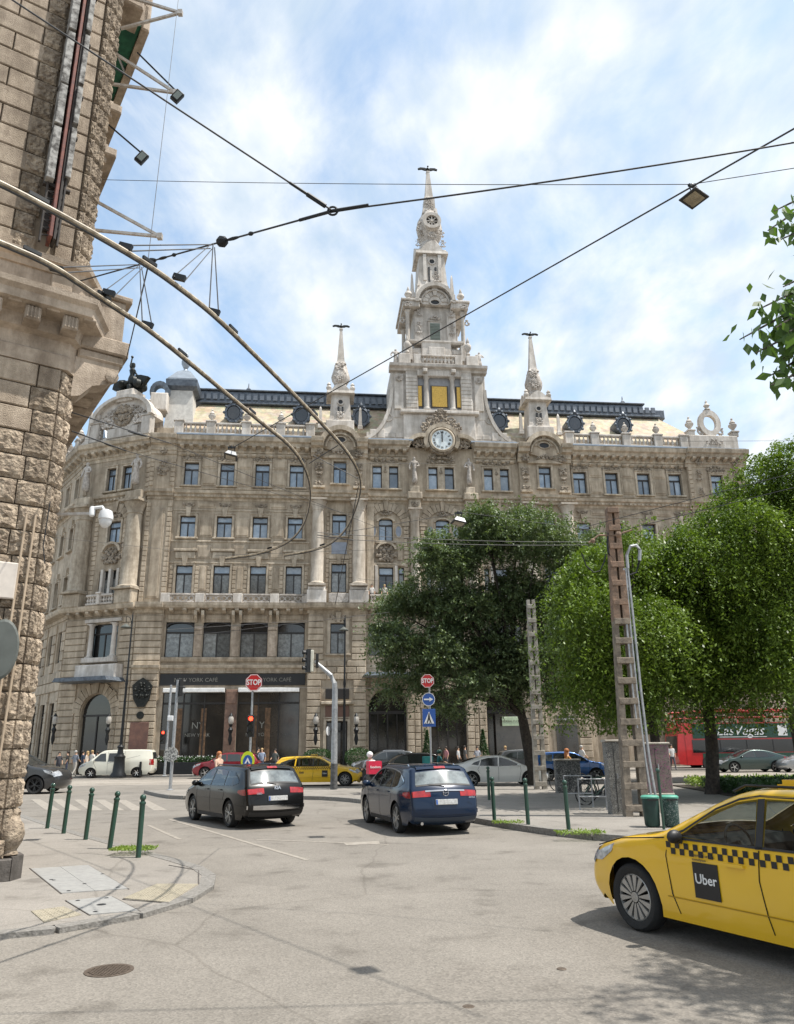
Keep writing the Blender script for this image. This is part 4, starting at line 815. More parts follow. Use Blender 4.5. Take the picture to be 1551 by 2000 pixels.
# ---------------------------------------------------------------- ground
def asphalt(name,c1,c2,sc,patch=None):
    m=bpy.data.materials.new(name); m.use_nodes=True; t=m.node_tree; b=t.nodes['Principled BSDF']; b.inputs['Roughness'].default_value=.9
    g=nn(t,'ShaderNodeNewGeometry'); n=nn(t,'ShaderNodeTexNoise'); n.inputs['Scale'].default_value=.35; n.inputs['Detail'].default_value=8; n.inputs['Roughness'].default_value=.7; t.links.new(g.outputs['Position'],n.inputs['Vector'])
    r=nn(t,'ShaderNodeValToRGB'); r.color_ramp.elements[0].position=.36; r.color_ramp.elements[1].position=.66; r.color_ramp.elements[0].color=(*c2,1); r.color_ramp.elements[1].color=(*c1,1); t.links.new(n.outputs[0],r.inputs[0])
    n2=nn(t,'ShaderNodeTexVoronoi'); n2.inputs['Scale'].default_value=sc; t.links.new(g.outputs['Position'],n2.inputs['Vector'])
    mr=nn(t,'ShaderNodeMapRange'); mr.inputs[3].default_value=.70; mr.inputs[4].default_value=1.22; t.links.new(n2.outputs['Color'],mr.inputs[0])
    mx=nn(t,'ShaderNodeMix',data_type='RGBA',blend_type='MULTIPLY'); mx.inputs[0].default_value=1; t.links.new(r.outputs[0],mx.inputs[6]); t.links.new(mr.outputs[0],mx.inputs[7])
    # cracks
    mp=nn(t,'ShaderNodeMapping'); n5=nn(t,'ShaderNodeTexNoise'); n5.inputs['Scale'].default_value=.5; t.links.new(g.outputs['Position'],n5.inputs['Vector'])
    ad=nn(t,'ShaderNodeMix',data_type='RGBA'); ad.inputs[0].default_value=.35; t.links.new(g.outputs['Position'],ad.inputs[6]); t.links.new(n5.outputs['Color'],ad.inputs[7])
    v=nn(t,'ShaderNodeTexVoronoi',feature='DISTANCE_TO_EDGE'); v.inputs['Scale'].default_value=.23; t.links.new(ad.outputs[2],v.inputs['Vector'])
    cr=nn(t,'ShaderNodeValToRGB'); cr.color_ramp.elements[0].position=.0; cr.color_ramp.elements[1].position=.003; cr.color_ramp.elements[0].color=(.80,.79,.78,1); cr.color_ramp.elements[1].color=(1,1,1,1); t.links.new(v.outputs[0],cr.inputs[0])
    m2=nn(t,'ShaderNodeMix',data_type='RGBA',blend_type='MULTIPLY'); m2.inputs[0].default_value=1; t.links.new(mx.outputs[2],m2.inputs[6]); t.links.new(cr.outputs[0],m2.inputs[7])
    # oil stains
    n6=nn(t,'ShaderNodeTexNoise'); n6.inputs['Scale'].default_value=1.4; n6.inputs['Detail'].default_value=3; t.links.new(g.outputs['Position'],n6.inputs['Vector'])
    r6=nn(t,'ShaderNodeValToRGB'); r6.color_ramp.elements[0].position=.28; r6.color_ramp.elements[1].position=.42; r6.color_ramp.elements[0].color=(.72,.71,.70,1); r6.color_ramp.elements[1].color=(1,1,1,1); t.links.new(n6.outputs[0],r6.inputs[0])
    m3=nn(t,'ShaderNodeMix',data_type='RGBA',blend_type='MULTIPLY'); m3.inputs[0].default_value=1; t.links.new(m2.outputs[2],m3.inputs[6]); t.links.new(r6.outputs[0],m3.inputs[7])
    t.links.new(m3.outputs[2],b.inputs['Base Color'])
    bp=nn(t,'ShaderNodeBump'); bp.inputs['Strength'].default_value=.5; bp.inputs['Distance'].default_value=.006; t.links.new(n2.outputs['Distance'],bp.inputs['Height']); t.links.new(bp.outputs[0],b.inputs['Normal'])
    return m
ASPH=asphalt('worn_asphalt',(.235,.213,.184),(.178,.16,.137),60)
ASPH2=asphalt('pavement_asphalt',(.285,.26,.23),(.225,.205,.18),90)
TRAM=asphalt('tram_concrete',(.40,.36,.31),(.31,.275,.235),30)
KERB=mat('kerb_granite',(.25,.235,.215),.85,col2=(.15,.14,.125),scale=20,bump=.6)
def sheet(name,P,z,m,parent=None,kind='structure',thick=None,zb=None):
    mb=MB()
    if thick: mb.hprism(P,z-thick,z)
    else:
        tr=geometry.tessellate_polygon([[Vector((x,y,0)) for x,y in P]]); mb.add([(x,y,z) for x,y in P],[t for t in tr])
    me=mb.mesh(name,m)
    if not thick:
        for p in me.polygons:
            if p.normal.z<0: p.flip()
    o=put(name,me,parent)
    if parent is None: o['kind']=kind
    return o
sheet('ground',[(-600,-200),(600,-200),(600,900),(-600,900)],-.006,ASPH)
sheet('road',[(-60,-20),(60,-20),(60,57.2),(-60,57.2)],0,ASPH)
sheet('tram_track_bed',[(-60,44.2),(60,47.2),(60,54.6),(-60,51.6)],.004,TRAM)
RAIL=mat('rail_steel',(.18,.15,.12),.35,.8)
for k,yy in enumerate((45.2,46.7,48.7,50.2)):
    mb=MB(); mb.bar((-60,yy,.009),(60,yy+3.0,.009),.08,.006); o=mb.put('tram_rail',RAIL); tag(o,'steel tram rail crossing the street, %s of the four'%('nearest','second nearest','third nearest','farthest')[k],'tram rail','tram rails'); 
def smooth(P,n=2,closed=False):
    for _ in range(n):
        Q=[] if closed else [P[0]]
        for i in range(len(P) if closed else len(P)-1):
            a,b=P[i],P[(i+1)%len(P)]
            Q+= [tuple(.75*u+.25*v for u,v in zip(a,b)),tuple(.25*u+.75*v for u,v in zip(a,b))]
        if not closed: Q.append(P[-1])
        P=Q
    return P
def pave(name,edge,back,m,label_z=.13):
    """edge: kerb line (smoothed), back: rest of polygon"""
    E=smooth(edge,2); ht=.128 if name!='low_pavement' else .05; o=sheet(name.replace('low_',''),E+back,ht,m,thick=ht+.012)
    # kerb stones along the edge
    L=[0]
    for a,b in zip(E,E[1:]): L.append(L[-1]+math.dist(a,b))
    def at(s):
        for i in range(len(E)-1):
            if L[i+1]>=s or i==len(E)-2:
                t=(s-L[i])/max(1e-6,L[i+1]-L[i]); return Vector((E[i][0]+(E[i+1][0]-E[i][0])*t,E[i][1]+(E[i+1][1]-E[i][1])*t,0))
    s=0; out=[]; i=0
    while s<L[-1]-.05 and i<70:
        e=min(s+.96,L[-1]); a=at(s+.008); b=at(e-.008); d=(b-a); ln=d.length
        if ln>.1:
            mb=MB(); mb.hprism([(0,-.09),(ln,-.09),(ln,.12),(0,.12)],-.02,ht+.006); k=put('kerb_stone',mb.mesh('kerb_stone',KERB),o,T(a)@Rz(math.atan2(d.y,d.x)))
            k['random']=1
        s=e; i+=1
    return o
# left pavement round the corner (kerb listed so that the road is on its right hand)
kerbpx=[(-300,1850),(-150,1835),(0,1823),(90,1814),(180,1802),(250,1789),(322,1770),(382,1749),(412,1726),(410,1702),(370,1688),(310,1672),(230,1650),(170,1634),(105,1614),(45,1594)]
LP=pave('low_pavement',[tuple(PZ(x,y,.05).xy) for x,y in kerbpx]+[(-22,39.3)],[(-40,39),(-40,5.4)],ASPH2)
RPv=pave('pavement',[(26,37.2),(10,36.6),(1.5,36.2),(-6,35.9),(-11.5,36.6)],[],ASPH2) if False else None
pv2=pave('pavement',[(-11.6,36.7),(-10.2,34.0),(-8.9,31.9),(-6.5,31.4),(-3,31.1),(-.6,27.5),(1.2,22.8),(1.94,21.0),(2.7,19.2),(3.48,17.7),(4.31,16.7),(6.2,15.3),(9.5,13.2),(15,10.2)],[(60,10.2),(60,37.6),(20,37.2),(5,36.9)],ASPH2)
pv3=pave('pavement',[(-60,56.6),(-30,57.0),(0,57.4),(30,57.8),(60,58.2)],[(60,70),(-60,70)],ASPH2)
PATCH=asphalt('patched_asphalt',(.222,.20,.172),(.17,.152,.13),45)
sheet('asphalt_patch',[tuple(PZ(*p,0).xy) for p in ((600,2030),(900,1880),(1120,1920),(1400,1975),(1600,2030))],.004,PATCH)
# tactile paving, covers on the left pavement
TACT=mat('yellow_tactile_tile',(.35,.31,.235),.85,col2=(.28,.25,.19),scale=12,bump=.4)
COVER=mat('grey_cover_plate',(.30,.295,.28),.75,col2=(.25,.245,.235),scale=10,bump=.3)
def quadtile(p,m,z,name,parent,t=.008,studs=0):
    mb=MB(); mb.hprism([(q.x,q.y) for q in p],z-.01,z+t)
    if studs:
        for i in range(studs):
            for j in range(studs):
                u=(i+.5)/studs; v=(j+.5)/studs; c=(p[0]*(1-u)+p[1]*u)*(1-v)+(p[3]*(1-u)+p[2]*u)*v
                mb.lathe([(.016,z+t),(.012,z+t+.006)],6,T((c.x,c.y,0)))
    return mb.put(name,m,parent)
def G(px,py): return PZ(px,py,.052)
A=[G(60,1697),G(172,1690),G(250,1736),G(120,1745)]
quadtile([G(60,1697),G(117,1693.5),G(185,1740.5),G(120,1745)],COVER,.051,'access_cover',LP); quadtile([G(117.8,1693.5),G(172,1690),G(250,1736),G(185.8,1740.5)],COVER,.051,'access_cover',LP)
quadtile([G(130,1760),G(217,1751),G(270,1779),G(175,1787)],COVER,.051,'access_cover',LP)
for p in ((165,1727),(105,1720),(100,1719),(200,1708),(230,1734),(134,1741),(198,1768),(152,1760),(208,1755),(186,1782)):
    c=G(*p); mb=MB(); mb.lathe([(.06 if p==(198,1768) else .03,.0605),(.05 if p==(198,1768) else .02,.064)],10,T((c.x,c.y,0))); mb.put('lifting_hole',BLACK,LP)
def tactrow(a,b,c,d,nu,nv):
    a,b,c,d=G(*a),G(*b),G(*c),G(*d)
    for i in range(nu):
        for j in range(nv):
            def pt(u,v): return (a*(1-u)+b*u)*(1-v)+(d*(1-u)+c*u)*v
            g=.02
            quadtile([pt((i+g)/nu,(j+g)/nv),pt((i+1-g)/nu,(j+g)/nv),pt((i+1-g)/nu,(j+1-g)/nv),pt((i+g)/nu,(j+1-g)/nv)],TACT,.051,'tactile_tile',LP,studs=4)
tactrow((306,1727),(388,1727),(330,1763),(240,1755),4,5)
tactrow((60,1780),(124,1771),(160,1787),(86,1802),3,2)
for P_ in (((60,1697),(60,1697)),):
    pass
mb=MB()
for a,b in (((58,1696),(120,1746)),((128,1759),(176,1788)),((172,1690),(252,1737)),((218,1751),(275,1781)),((306,1727),(240,1757)),((240,1757),(330,1764)),((388,1727),(388,1700)),((388,1700),(330,1690)),((306,1727),(388,1727))):
    mb.bar(G(*a)+Vector((0,0,-.001)),G(*b)+Vector((0,0,-.001)),.018,.012)
o=mb.put('pavement_joint',CHAR,LP); o['kind']='stuff'
# manhole in the road
c=PZ(213,1896,0); mh=empty('manhole_cover',c,0,'round cast iron manhole cover in the road, near the left kerb','manhole cover')
CAST=mat('cast_iron_brown',(.13,.10,.075),.7,.3,col2=(.08,.06,.045),scale=25)
mb=MB(); mb.lathe([(.215,.0),(.215,.006),(.18,.006),(.18,.003),(.001,.003)],32,cap=False); mb.put('frame',CAST,mh)
mb=MB()
for i in range(-5,6):
    for j in range(-5,6):
        if math.hypot(i,j)<5.4: mb.box(i*.032-.011,i*.032+.011,j*.032-.011,j*.032+.011,.003,.009)
o=mb.put('tread_stud',CAST,mh); o['kind']='stuff'
for (px,py,r) in ((1097,1893,.045),(915,1967,.05),):
    c=PZ(px,py,0); mb=MB(); mb.lathe([(r,.003),(r*.8,.008)],12); o=mb.put('valve_cap',CAST,None,T(c)); tag(o,'small round iron valve cap in the road %s'%('left of the yellow taxi front wheel' if px>1000 else 'at the bottom edge of the view'),'valve cap','valve caps')
# road markings, faint
PAINT=mat('worn_white_paint',(.315,.285,.245),.85,col2=(.24,.213,.18),scale=7,contrast=.1)
def mark(name,pts,label,w=None):
    P=[PZ(*p,0) for p in pts]
    mb=MB()
    if w: mb.bar(P[0]+Vector((0,0,.004)),P[1]+Vector((0,0,.004)),w,.002)
    else: mb.hprism([(q.x,q.y) for q in P],.001,.0045)
    o=mb.put(name,PAINT); o['kind']='structure'; return o
for i in range(6):
    x=60+i*42; mark('crossing_stripe',[(x,1561+i*.4),(x+18,1561+i*.4),(x+58,1583),(x+30,1583)],'')
for a,b in (((60,1594),(260,1590)),((290,1612),(352,1640)),((500,1640),(760,1650)),((330,1600),(600,1680))): mark('lane_line',[a,b],'',w=.10)
mark('arrow_marking',[(670,1646),(740,1643),(742,1648),(676,1651)],'')
# ---------------------------------------------------------------- near corner building
NU=Vector((math.cos(R_(34)),math.sin(R_(34)),0)); C0=Vector((-5.88,12.5,0))
NB=empty('corner_building',C0,R_(34),'near rock faced sandstone corner building filling the left edge of the view','building')
rockv=[]
def rock(seed,w,h,amp,m,nx=13,nz=7):
    r=random.Random(seed); V=[]; Fc=[]
    for j in range(nz+1):
        for i in range(nx+1):
            u=i/nx; v=j/nz; e=min(u,1-u,v,1-v)
            d=0 if e<1e-6 else amp*(.25+.75*r.random())+.015
            jx=0 if e<1e-6 else r.uniform(-.3,.3)/nx; jz=0 if e<1e-6 else r.uniform(-.3,.3)/nz
            ex=(r.uniform(-.006,.006) if e<1e-6 else 0)
            V.append(((u+jx-.5)*w+ex,-d-.02,(v+jz-.5)*h+ex))
    for j in range(nz):
        for i in range(nx):
            a=j*(nx+1)+i; q=(a,a+1,a+nx+2,a+nx+1)
            Fc+= [(q[0],q[1],q[2]),(q[0],q[2],q[3])] if r.random()<.5 else [(q[0],q[1],q[3]),(q[1],q[2],q[3])]
    k=len(V); V+=[(-w/2,.06,-h/2),(w/2,.06,-h/2),(w/2,.06,h/2),(-w/2,.06,h/2)]
    b=[i for i in range(nx+1)]; t=[nz*(nx+1)+i for i in range(nx+1)]; l=[j*(nx+1) for j in range(nz+1)]; rr=[j*(nx+1)+nx for j in range(nz+1)]
    Fc+=[tuple(reversed(b))+(k,k+1),tuple(t)+(k+2,k+3),tuple(l)+(k+3,k),tuple(reversed(rr))+(k+1,k+2)]
    return mesh('stone_block',V,Fc,m)
RK=[rock(i,1,.43,.042,ROUGH) for i in range(6)]; RK2=[rock(i+20,.4,.43,.045,ROUGH,7,7) for i in range(6)]
def smoothstone(seed,w=1.,h=.43):
    r=random.Random(seed); mb=MB(); mb.bbox(-w/2,w/2,-.035-r.uniform(0,.01),.06,-h/2,h/2,.018); return mb.mesh('stone_block',WARM)
SMV=[smoothstone(i) for i in range(4)]
NB_n=[0]
def nstone(x0,x1,z0,z1,rough,M=None,y=0):
    w=x1-x0-.022; h=z1-z0-.022; cxx=(x0+x1)/2; cz=(z0+z1)/2
    if w<.04: return
    if rough: small=w<.6; me=random.choice(RK2 if small else RK); bw=.4 if small else 1.
    else: me=random.choice(SMV); bw=1.
    fl=random.choice((1,-1)) if rough else 1
    mw=(M or Matrix.Identity(4))@T((cxx,y,cz))@S(w/bw,1,h/.43)
    if fl<0: mw=mw@Ry(PI)
    put('stone_block',me,NB,mw)
CHM=T((-.22,0,0))@Rz(R_(46))   # chamfer face
H0=.62; HC=.438
MORT=mat('brown_mortar',(.28,.22,.16),.95,bump=.4)  # brown mortar body that shows in the joints between the stones
mb=MB(); mb.hprism([(-9,.05),(-.2,.05),(.03,.36),(.03,9),(-9,9)],0,24); mb.put('wall_core',MORT,NB)
z=H0; i=0
while z<8.5:
    zt=z+HC; rough=z<6.2
    xr=-.22
    nstone(-.60 if i%2 else -.68,xr,z,zt,z<7.2 or i%2==0)
    x=-.60 if i%2 else -.68; k=0
    while x>-4.6:
        w=(1.05 if (i+k)%2 else .82)+random.uniform(-.06,.06)
        nstone(x-w,x,z,zt,rough or (z<6.8 and k==0)); x-=w; k+=1
    nstone(0,.19,z,zt,True,M=CHM); nstone(.19,.38,z,zt,True,M=CHM)
    z=zt; i+=1
ztop=z
# plinth and scroll stone at the foot
mb=MB(); mb.bbox(-9,-.03,-.14,.1,0,.36,.02); mb.put('plinth',CHAR,NB); mb=MB(); mb.hprism([(-.03,-.14),(.16,.1),(.16,.5),(-.1,.5)],0,.38); mb.put('plinth',CHAR,NB)
mb=MB(); mb.lathe([(.05,.36),(.14,.40),(.11,.46),(.17,.56),(.2,.68),(.17,.82),(.08,.92),(.05,.95)],14,T((-.06,.1,0))); mb.put('scroll_stone',ROUGH,NB,smooth=True)
mb=MB(); mb.bbox(-9,-.15,-.1,.1,.36,.62,.05); mb.put('plinth_course',ROUGH,NB)
# entablature
def nm(prof,x0,x1,name,m=WSH,ret=True):
    n=len(prof); V=[(x0,y,z) for y,z in prof]; rings=[V]
    # mitred round the corner: main wall, then the side wall
    rings.append([(-.15-y*.42,y,z) for y,z in prof]); rings.append([(.05-y,.22-y*.42 if y<0 else .3,z) for y,z in prof]); rings.append([(.05-y,7.,z) for y,z in prof])
    V=[p for r in rings for p in r]; mb=MB(); Fc=[]
    for k in range(3):
        for i in range(n): Fc.append((k*n+i,(k+1)*n+i,(k+1)*n+(i+1)%n,k*n+(i+1)%n))
    mb.add(V,Fc); return mb.put(name,m,NB)
nm([(.1,8.5),(-.06,8.5),(-.08,8.75),(-.03,8.8),(-.03,9.05),(-.16,9.1),(-.18,9.25),(-.2,9.32),(-.58,9.40),(-.60,9.55),(-.68,9.62),(-.70,9.72),(.1,9.8)],-9,0,'entablature')
nm([(.1,9.75),(-.16,9.75),(-.16,10.3),(-.1,10.3),(.1,10.35)],-9,0,'attic_band')
nm([(.1,10.3),(-.2,10.3),(-.24,10.4),(-.34,10.45),(-.36,10.55),(.1,10.6)],-9,0,'upper_cornice')
mb=MB(); mb.bbox(-.62,-.25,-.22,-.1,9.8,10.28,.02); mb.put('attic_block',WSH,NB)
k=0
for X in np.arange(-5.2,-.2,.62):
    mb=MB(); mb.bbox(X-.13,X+.13,-.5,-.1,9.1,9.36,.03); 
    for j in range(4): mb.box(X-.10+j*.058,X-.075+j*.058,-.515,-.45,9.13,9.34)
    mb.put('modillion',WSH,NB); mb=MB(); mb.bbox(X+.2,X+.42,-.52,-.25,9.36,9.41,.02); mb.put('soffit_panel',WSH,NB)
# upper wall
z=10.62; i=0
while z<22:
    zt=z+HC
    nstone(-.30,-.16,z,zt,True); nstone(-.62,-.31,z,zt,False)
    nstone(-1.36,-1.0 if i%2 else -.95,z,zt,True); x=-1.36 if i%2 else -1.15
    if not i%2: pass
    k=0
    while x>-4.6:
        w=.86 if (i+k)%2 else .7; nstone(x-w,x,z,zt,False,y=.0); x-=w; k+=1
    nstone(0,.19,z,zt,True,M=CHM@T((.04,0,0))); nstone(.19,.36,z,zt,True,M=CHM@T((.04,0,0)))
    z=zt; i+=1
# old vertical sign frame standing off the wall
WOOD=mat('peeling_white_panel',(.36,.35,.33),.8,col2=(.055,.05,.045),scale=6,contrast=.10); OX=mat('oxide_red_steel',(.20,.065,.045),.7,col2=(.10,.035,.03),scale=9); SOOT=mat('sooty_black_steel',(.03,.027,.025),.8,col2=(.055,.045,.04),scale=8)
SG=empty('vertical_sign_frame',C0,R_(34),'tall dark old sign frame with peeling panels fixed up the corner wall','sign')
def sbx(name,x0,x1,y0,y1,z0,z1,m): mb=MB(); mb.bbox(x0,x1,y0,y1,z0,z1,.01); return mb.put(name,m,SG)
sbx('backing',-.92,-.62,-.10,-.02,11.2,21,SOOT)
sbx('steel_beam',-.79,-.73,-.42,-.05,10.9,21,OX); sbx('steel_beam',-.71,-.66,-.36,-.05,10.9,21,SOOT)
z=12.1; i=0
while z<20:
    h_=(1.25,1.0,1.35)[i%3]; sbx('sign_panel',-.98,-.84,-.46-.02*(i%2),-.12,z,z+h_-.06,WOOD); sbx('sign_panel',-.66,-.56,-.40-.02*(i%2),-.1,z+.2,z+h_+.1,WOOD); sbx('clamp',-1.0,-.52,-.3,-.2,z-.05,z,SOOT); z+=h_; i+=1
for k in range(9): 
    mb=MB(); mb.bar((-.9,-.3,10.95+k*.16),(-.62,-.28,11.03+k*.16),.025); mb.bar((-.62,-.28,11.03+k*.16),(-.9,-.3,11.11+k*.16),.02); mb.put('lattice_bar',SOOT,SG)
for X in (-.92,-.62): sbx('lattice_post',X-.02,X+.02,-.32,-.26,10.8,12.4,SOOT)
# side balcony
mb=MB(); mb.bbox(.03,.85,-.02+.1,5.4,8.92,9.1,.03); mb.bbox(.03,.92,.02,5.5,9.1,9.42,.03); mb.put('balcony_slab',WSH,NB)
mb=MB(); mb.bbox(.1,.8,.12,.75,9.42,10.3,.02); mb.bbox(.03,.9,.04,.85,10.3,10.42,.03); mb.put('balcony_pier',WSH,NB)
mb=MB(); mb.bbox(.62,.8,.75,5.3,9.42,10.2,.02); mb.bbox(.58,.86,.75,5.4,10.2,10.32,.02); mb.put('balcony_parapet',WSH,NB)
mb=MB(); mb.prism([(.0,8.1),(.15,8.15),(.35,8.4),(.62,8.5),(.7,8.66),(.78,8.7),(.8,8.92),(.0,8.92)],.12,.5); mb.put('console',WSH,NB); mb=MB(); mb.prism([(.0,8.1),(.15,8.15),(.35,8.4),(.62,8.5),(.7,8.66),(.78,8.7),(.8,8.92),(.0,8.92)],4.6,5.0); mb.put('console',WSH,NB)
for k in range(7): mb=MB(); mb.bbox(.15,.7,.7+k*.55,1.15+k*.55,8.86,8.93,.02); mb.put('soffit_panel',WSH,NB)
mb=MB(); mb.lathe([(.05,0),(.12,.03),(.12,.1),(.03,.12)],12,T((.66,.1,8.62))@Rx(PI/2)); mb.put('rosette',WSH,NB)
# hoods and the netted loggia higher up
for z0,z1,pr in ((14.45,14.6,.5),(15.7,15.82,.5)):
    mb=MB(); mb.bbox(.03,.32,1.4,4.2,z0-.0,z1+.35,.03); mb.bbox(.03,pr,1.3,4.4,z1,z1+.22,.03); mb.put('window_hood',WSH,NB)
NET=mat('green_safety_net',(.03,.14,.08),.9,col2=(.015,.08,.05),scale=5)
mb=MB(); mb.bbox(.03,1.0,2.0,7.6,19.5,20.1,.04); mb.bbox(.85,1.05,2.0,7.6,19.3,21.2,.04); mb.put('loggia_floor',WSH,NB)
mb=MB(); mb.box(.05,.84,2.05,7.5,19.38,19.46); mb.put('safety_net',NET,NB)
for k in range(4): mb=MB(); mb.bar((.05,2.4+k*1.5,19.34),(.85,3.6+k*1.3,19.34),.05); mb.put('loggia_strut',OX if k%2 else STEEL,NB)
mb=MB(); mb.bbox(.05,.7,1.2,2.0,19.0,22,.04); mb.put('loggia_pier',WSH,NB)
# floodlight brackets fixed high on the wall
GALV=mat('pale_steel_angle',(.50,.48,.45),.55,.3,col2=(.36,.32,.28),scale=9)
def bracket(tip,roots,label):
    o=empty('wall_bracket',Vector(tip),0,label,'bracket','steel brackets on the corner building'); t=Vector(tip)
    for r in roots: mb=MB(); mb.bar(Vector(r)-t,(0,0,0),.055); mb.put('arm',GALV,o)
    mb=MB(); mb.box(-.05,.05,-.05,.05,-.06,.06); mb.put('end_plate',GALV,o)
bracket((-4.81,13.2,11.98),[(-6.38,13.25,13.0),(-6.42,13.25,12.22)],'steel angle bracket on the corner building, lowest of the three')
bracket((-4.76,13.2,15.71),[(-6.3,13.3,17.0),(-6.42,13.3,16.12)],'steel angle bracket carrying a floodlight, middle of the three')
bracket((-4.83,13.2,18.03),[(-6.2,13.3,18.7),(-6.2,13.3,17.7)],'steel angle bracket on the corner building, highest of the three')
GREYG=mat('floodlight_glass',(.20,.23,.21),.2)
for p,r,lb in (((-4.72,13.2,15.62),(-5.75,13.3,16.98),'dark square floodlight at the tip of the middle bracket'),((-5.36,13.2,13.98),(-6.3,13.3,15.05),'dark square floodlight on a thin arm below the middle bracket')):
    o=empty('floodlight',Vector(p),0,lb,'floodlight','floodlights on the corner building'); q=T((0,0,0))@Ry(R_(35))@Rz(R_(25))
    mb=MB(); mb.bbox(-.09,.09,-.05,.07,-.13,.13,.02,q); mb.put('housing',IRON,o); mb=MB(); mb.box(-.06,.06,-.056,-.048,-.09,.09,q); mb.put('lens',GREYG,o)
    mb=MB(); mb.bar(Vector(r)-Vector(p),(0,0,.1),.03); mb.put('arm',IRON,o)
# camera on an arm, pipes, plate
SK=mat('pale_grey_plastic',(.70,.71,.72),.35)
o=empty('surveillance_camera',PX(196,1003,12.6),0,'white dome camera hanging from an arm on the corner building','camera')
b0=o.location.copy(); L_=lambda px,py,Y=12.6: PX(px,py,Y)-b0
mb=MB(); mb.bar(L_(96,1005,12.75),L_(180,1003),.045); mb.put('arm',GALV,o)
mb=MB(); mb.bbox(-.14,.12,-.08,.1,-.12,.12,.02,T(L_(88,1006,12.7))); mb.put('junction_box',SK,o)
mb=MB(); mb.lathe([(.03,-.09),(.05,-.07),(.05,.06),(.03,.09)],12,T(L_(180,999))); mb.tube([L_(185,992),L_(200,990),L_(206,1000)],.03,6); mb.put('bracket',SK,o,smooth=True)
mb=MB(); mb.lathe([(.04,.12),(.10,.09),(.125,.0),(.125,-.06),(.11,-.07)],16,T(L_(207,1008))); mb.put('housing',SK,o,smooth=True); mb=MB(); mb.lathe([(.11,-.07),(.10,-.14),(.05,-.2),(.001,-.215)],16,T(L_(207,1008))); mb.put('dome',SK,o,smooth=True)
PIPE=mat('stone_coloured_conduit',(.45,.35,.25),.6)
for k,(a,b) in enumerate((((62,1085),(8,1560)),((70,1110),(16,1600)))):
    p=PX(*a,12.33); q=PX(*b,12.3); mb=MB(); mb.tube([Vector((p.x,p.y-.04,p.z)),Vector((q.x,q.y-.04,q.z))],.022,6); mb.put('conduit',PIPE,NB,NB.matrix_basis.inverted() if False else Matrix.Identity(4)) if False else None
for X in (-.50,-.36): mb=MB(); mb.tube([(X+.02,-.10,5.7),(X,-.11,3.2),(X-.05,-.10,.7)],.02,6); mb.put('conduit',PIPE,NB)
mb=MB(); mb.bbox(-1.02,-.5,-.14,-.09,4.25,4.85,.02); mb.put('street_name_plate',mat('cream_plate',(.62,.56,.5),.5),NB)
mb=MB(); mb.tube([(-.14,-.06,6.0),(-.16,-.07,5.2),(-.1,-.08,4.9)],.01,5); mb.put('cable',BLACK,NB)
o=empty('convex_mirror',PX(2,1268,11.6),0,'grey back of a round traffic mirror at the left edge','mirror')
mb=MB(); mb.lathe([(.001,-.02),(.3,-.02),(.33,0),(.3,.02),(.001,.03)],24,Rz(R_(20))@Rx(PI/2)@S(.75,1.4,1)); mb.put('mirror_back',mat('dull_green_grey',(.10,.11,.10),.6),o); mb=MB(); mb.bar((-.3,.1,.1),(.05,.05,.1),.03); mb.bar((-.3,.1,-.15),(.05,.05,-.15),.03); mb.put('bracket',IRON,o)
# left bollards
BM=MB(); BM.lathe([(.045,0),(.045,.82),(.055,.83),(.055,.86),(.035,.875),(.035,.89)],12); BMm=BM.mesh('post',GRN,True); mb=MB(); mb.ball((0,0,.935),.055,10); BTm=mb.mesh('ball_cap',GRN,60)
BG='green bollards at the street corners'
def bollard(x,y,label,tilt=(0,0),s=1.04,z=.128):
    o=empty('bollard',(x,y,z),0,label,'bollard',BG,scale=s); o.rotation_euler=(tilt[0],tilt[1],0); put('post',BMm,o); put('ball_cap',BTm,o)
for i,((px,py),lb) in enumerate(zip(((92,1618),(124,1628),(167,1640),(214,1658),(270,1675)),('farthest of the left pavement bollards, close to the stone corner','green bollard second from the stone corner on the left pavement','green bollard in the middle of the left pavement row','leaning green bollard beside the weeds on the left pavement','green bollard standing in weeds at the kerb, nearest of the left row'))):
    p=PZ(px,py,.05); bollard(p.x,p.y,lb if i else 'green bollard, '+lb,tilt=(0,(.03,.03,.035,.06,0)[i]),z=.05,s=1.08)
for (px,py),lb in (((966,1603),'green bollard by the right kerb, nearest the blue estate car'),((1032,1611),'green bollard in the middle of the right kerb row'),((1111,1621),'green bollard on the right kerb in front of the bicycles')):
    p=PZ(px,py,.128); bollard(p.x,p.y,lb,tilt=(0,-.02))
p=PX(952,1550,28); bollard(p.x,27.5,'darker green bollard behind the right kerb row, beside the white saloon',s=1.1)
# ---------------------------------------------------------------- cars
def paint(name,c,metal=.3,rough=.28,coat=1.):
    m=mat(name,c,rough,metal,col2=tuple(x*.93 for x in c),scale=1.5,coat=coat); return m
TYRE=mat('tyre_rubber',(.02,.02,.02),.85,bump=.3); ALLOY=mat('alloy_rim',(.42,.41,.39),.4,.5); DARKP=mat('unpainted_black_trim',(.02,.02,.021),.6)
CHROME=mat('chrome_trim',(.65,.65,.66),.15,1.); TAILR=mat('tail_light_red',(.42,.012,.012),.18,col2=(.2,.005,.008),scale=9,coat=1); HEADL=mat('headlight_lens',(.55,.57,.6),.12,.2,col2=(.25,.27,.3),scale=12,coat=1)
PLATE=mat('licence_plate_white',(.50,.50,.49),.5,col2=(.32,.32,.31),scale=30); WELL=mat('wheel_well_black',(.008,.008,.008),.95)
def in_poly(p,P):
    c=False; j=len(P)-1
    for i in range(len(P)):
        if (P[i][1]>p[1])!=(P[j][1]>p[1]) and p[0]<(P[j][0]-P[i][0])*(p[1]-P[i][1])/(P[j][1]-P[i][1])+P[i][0]: c=not c
        j=i
    return c
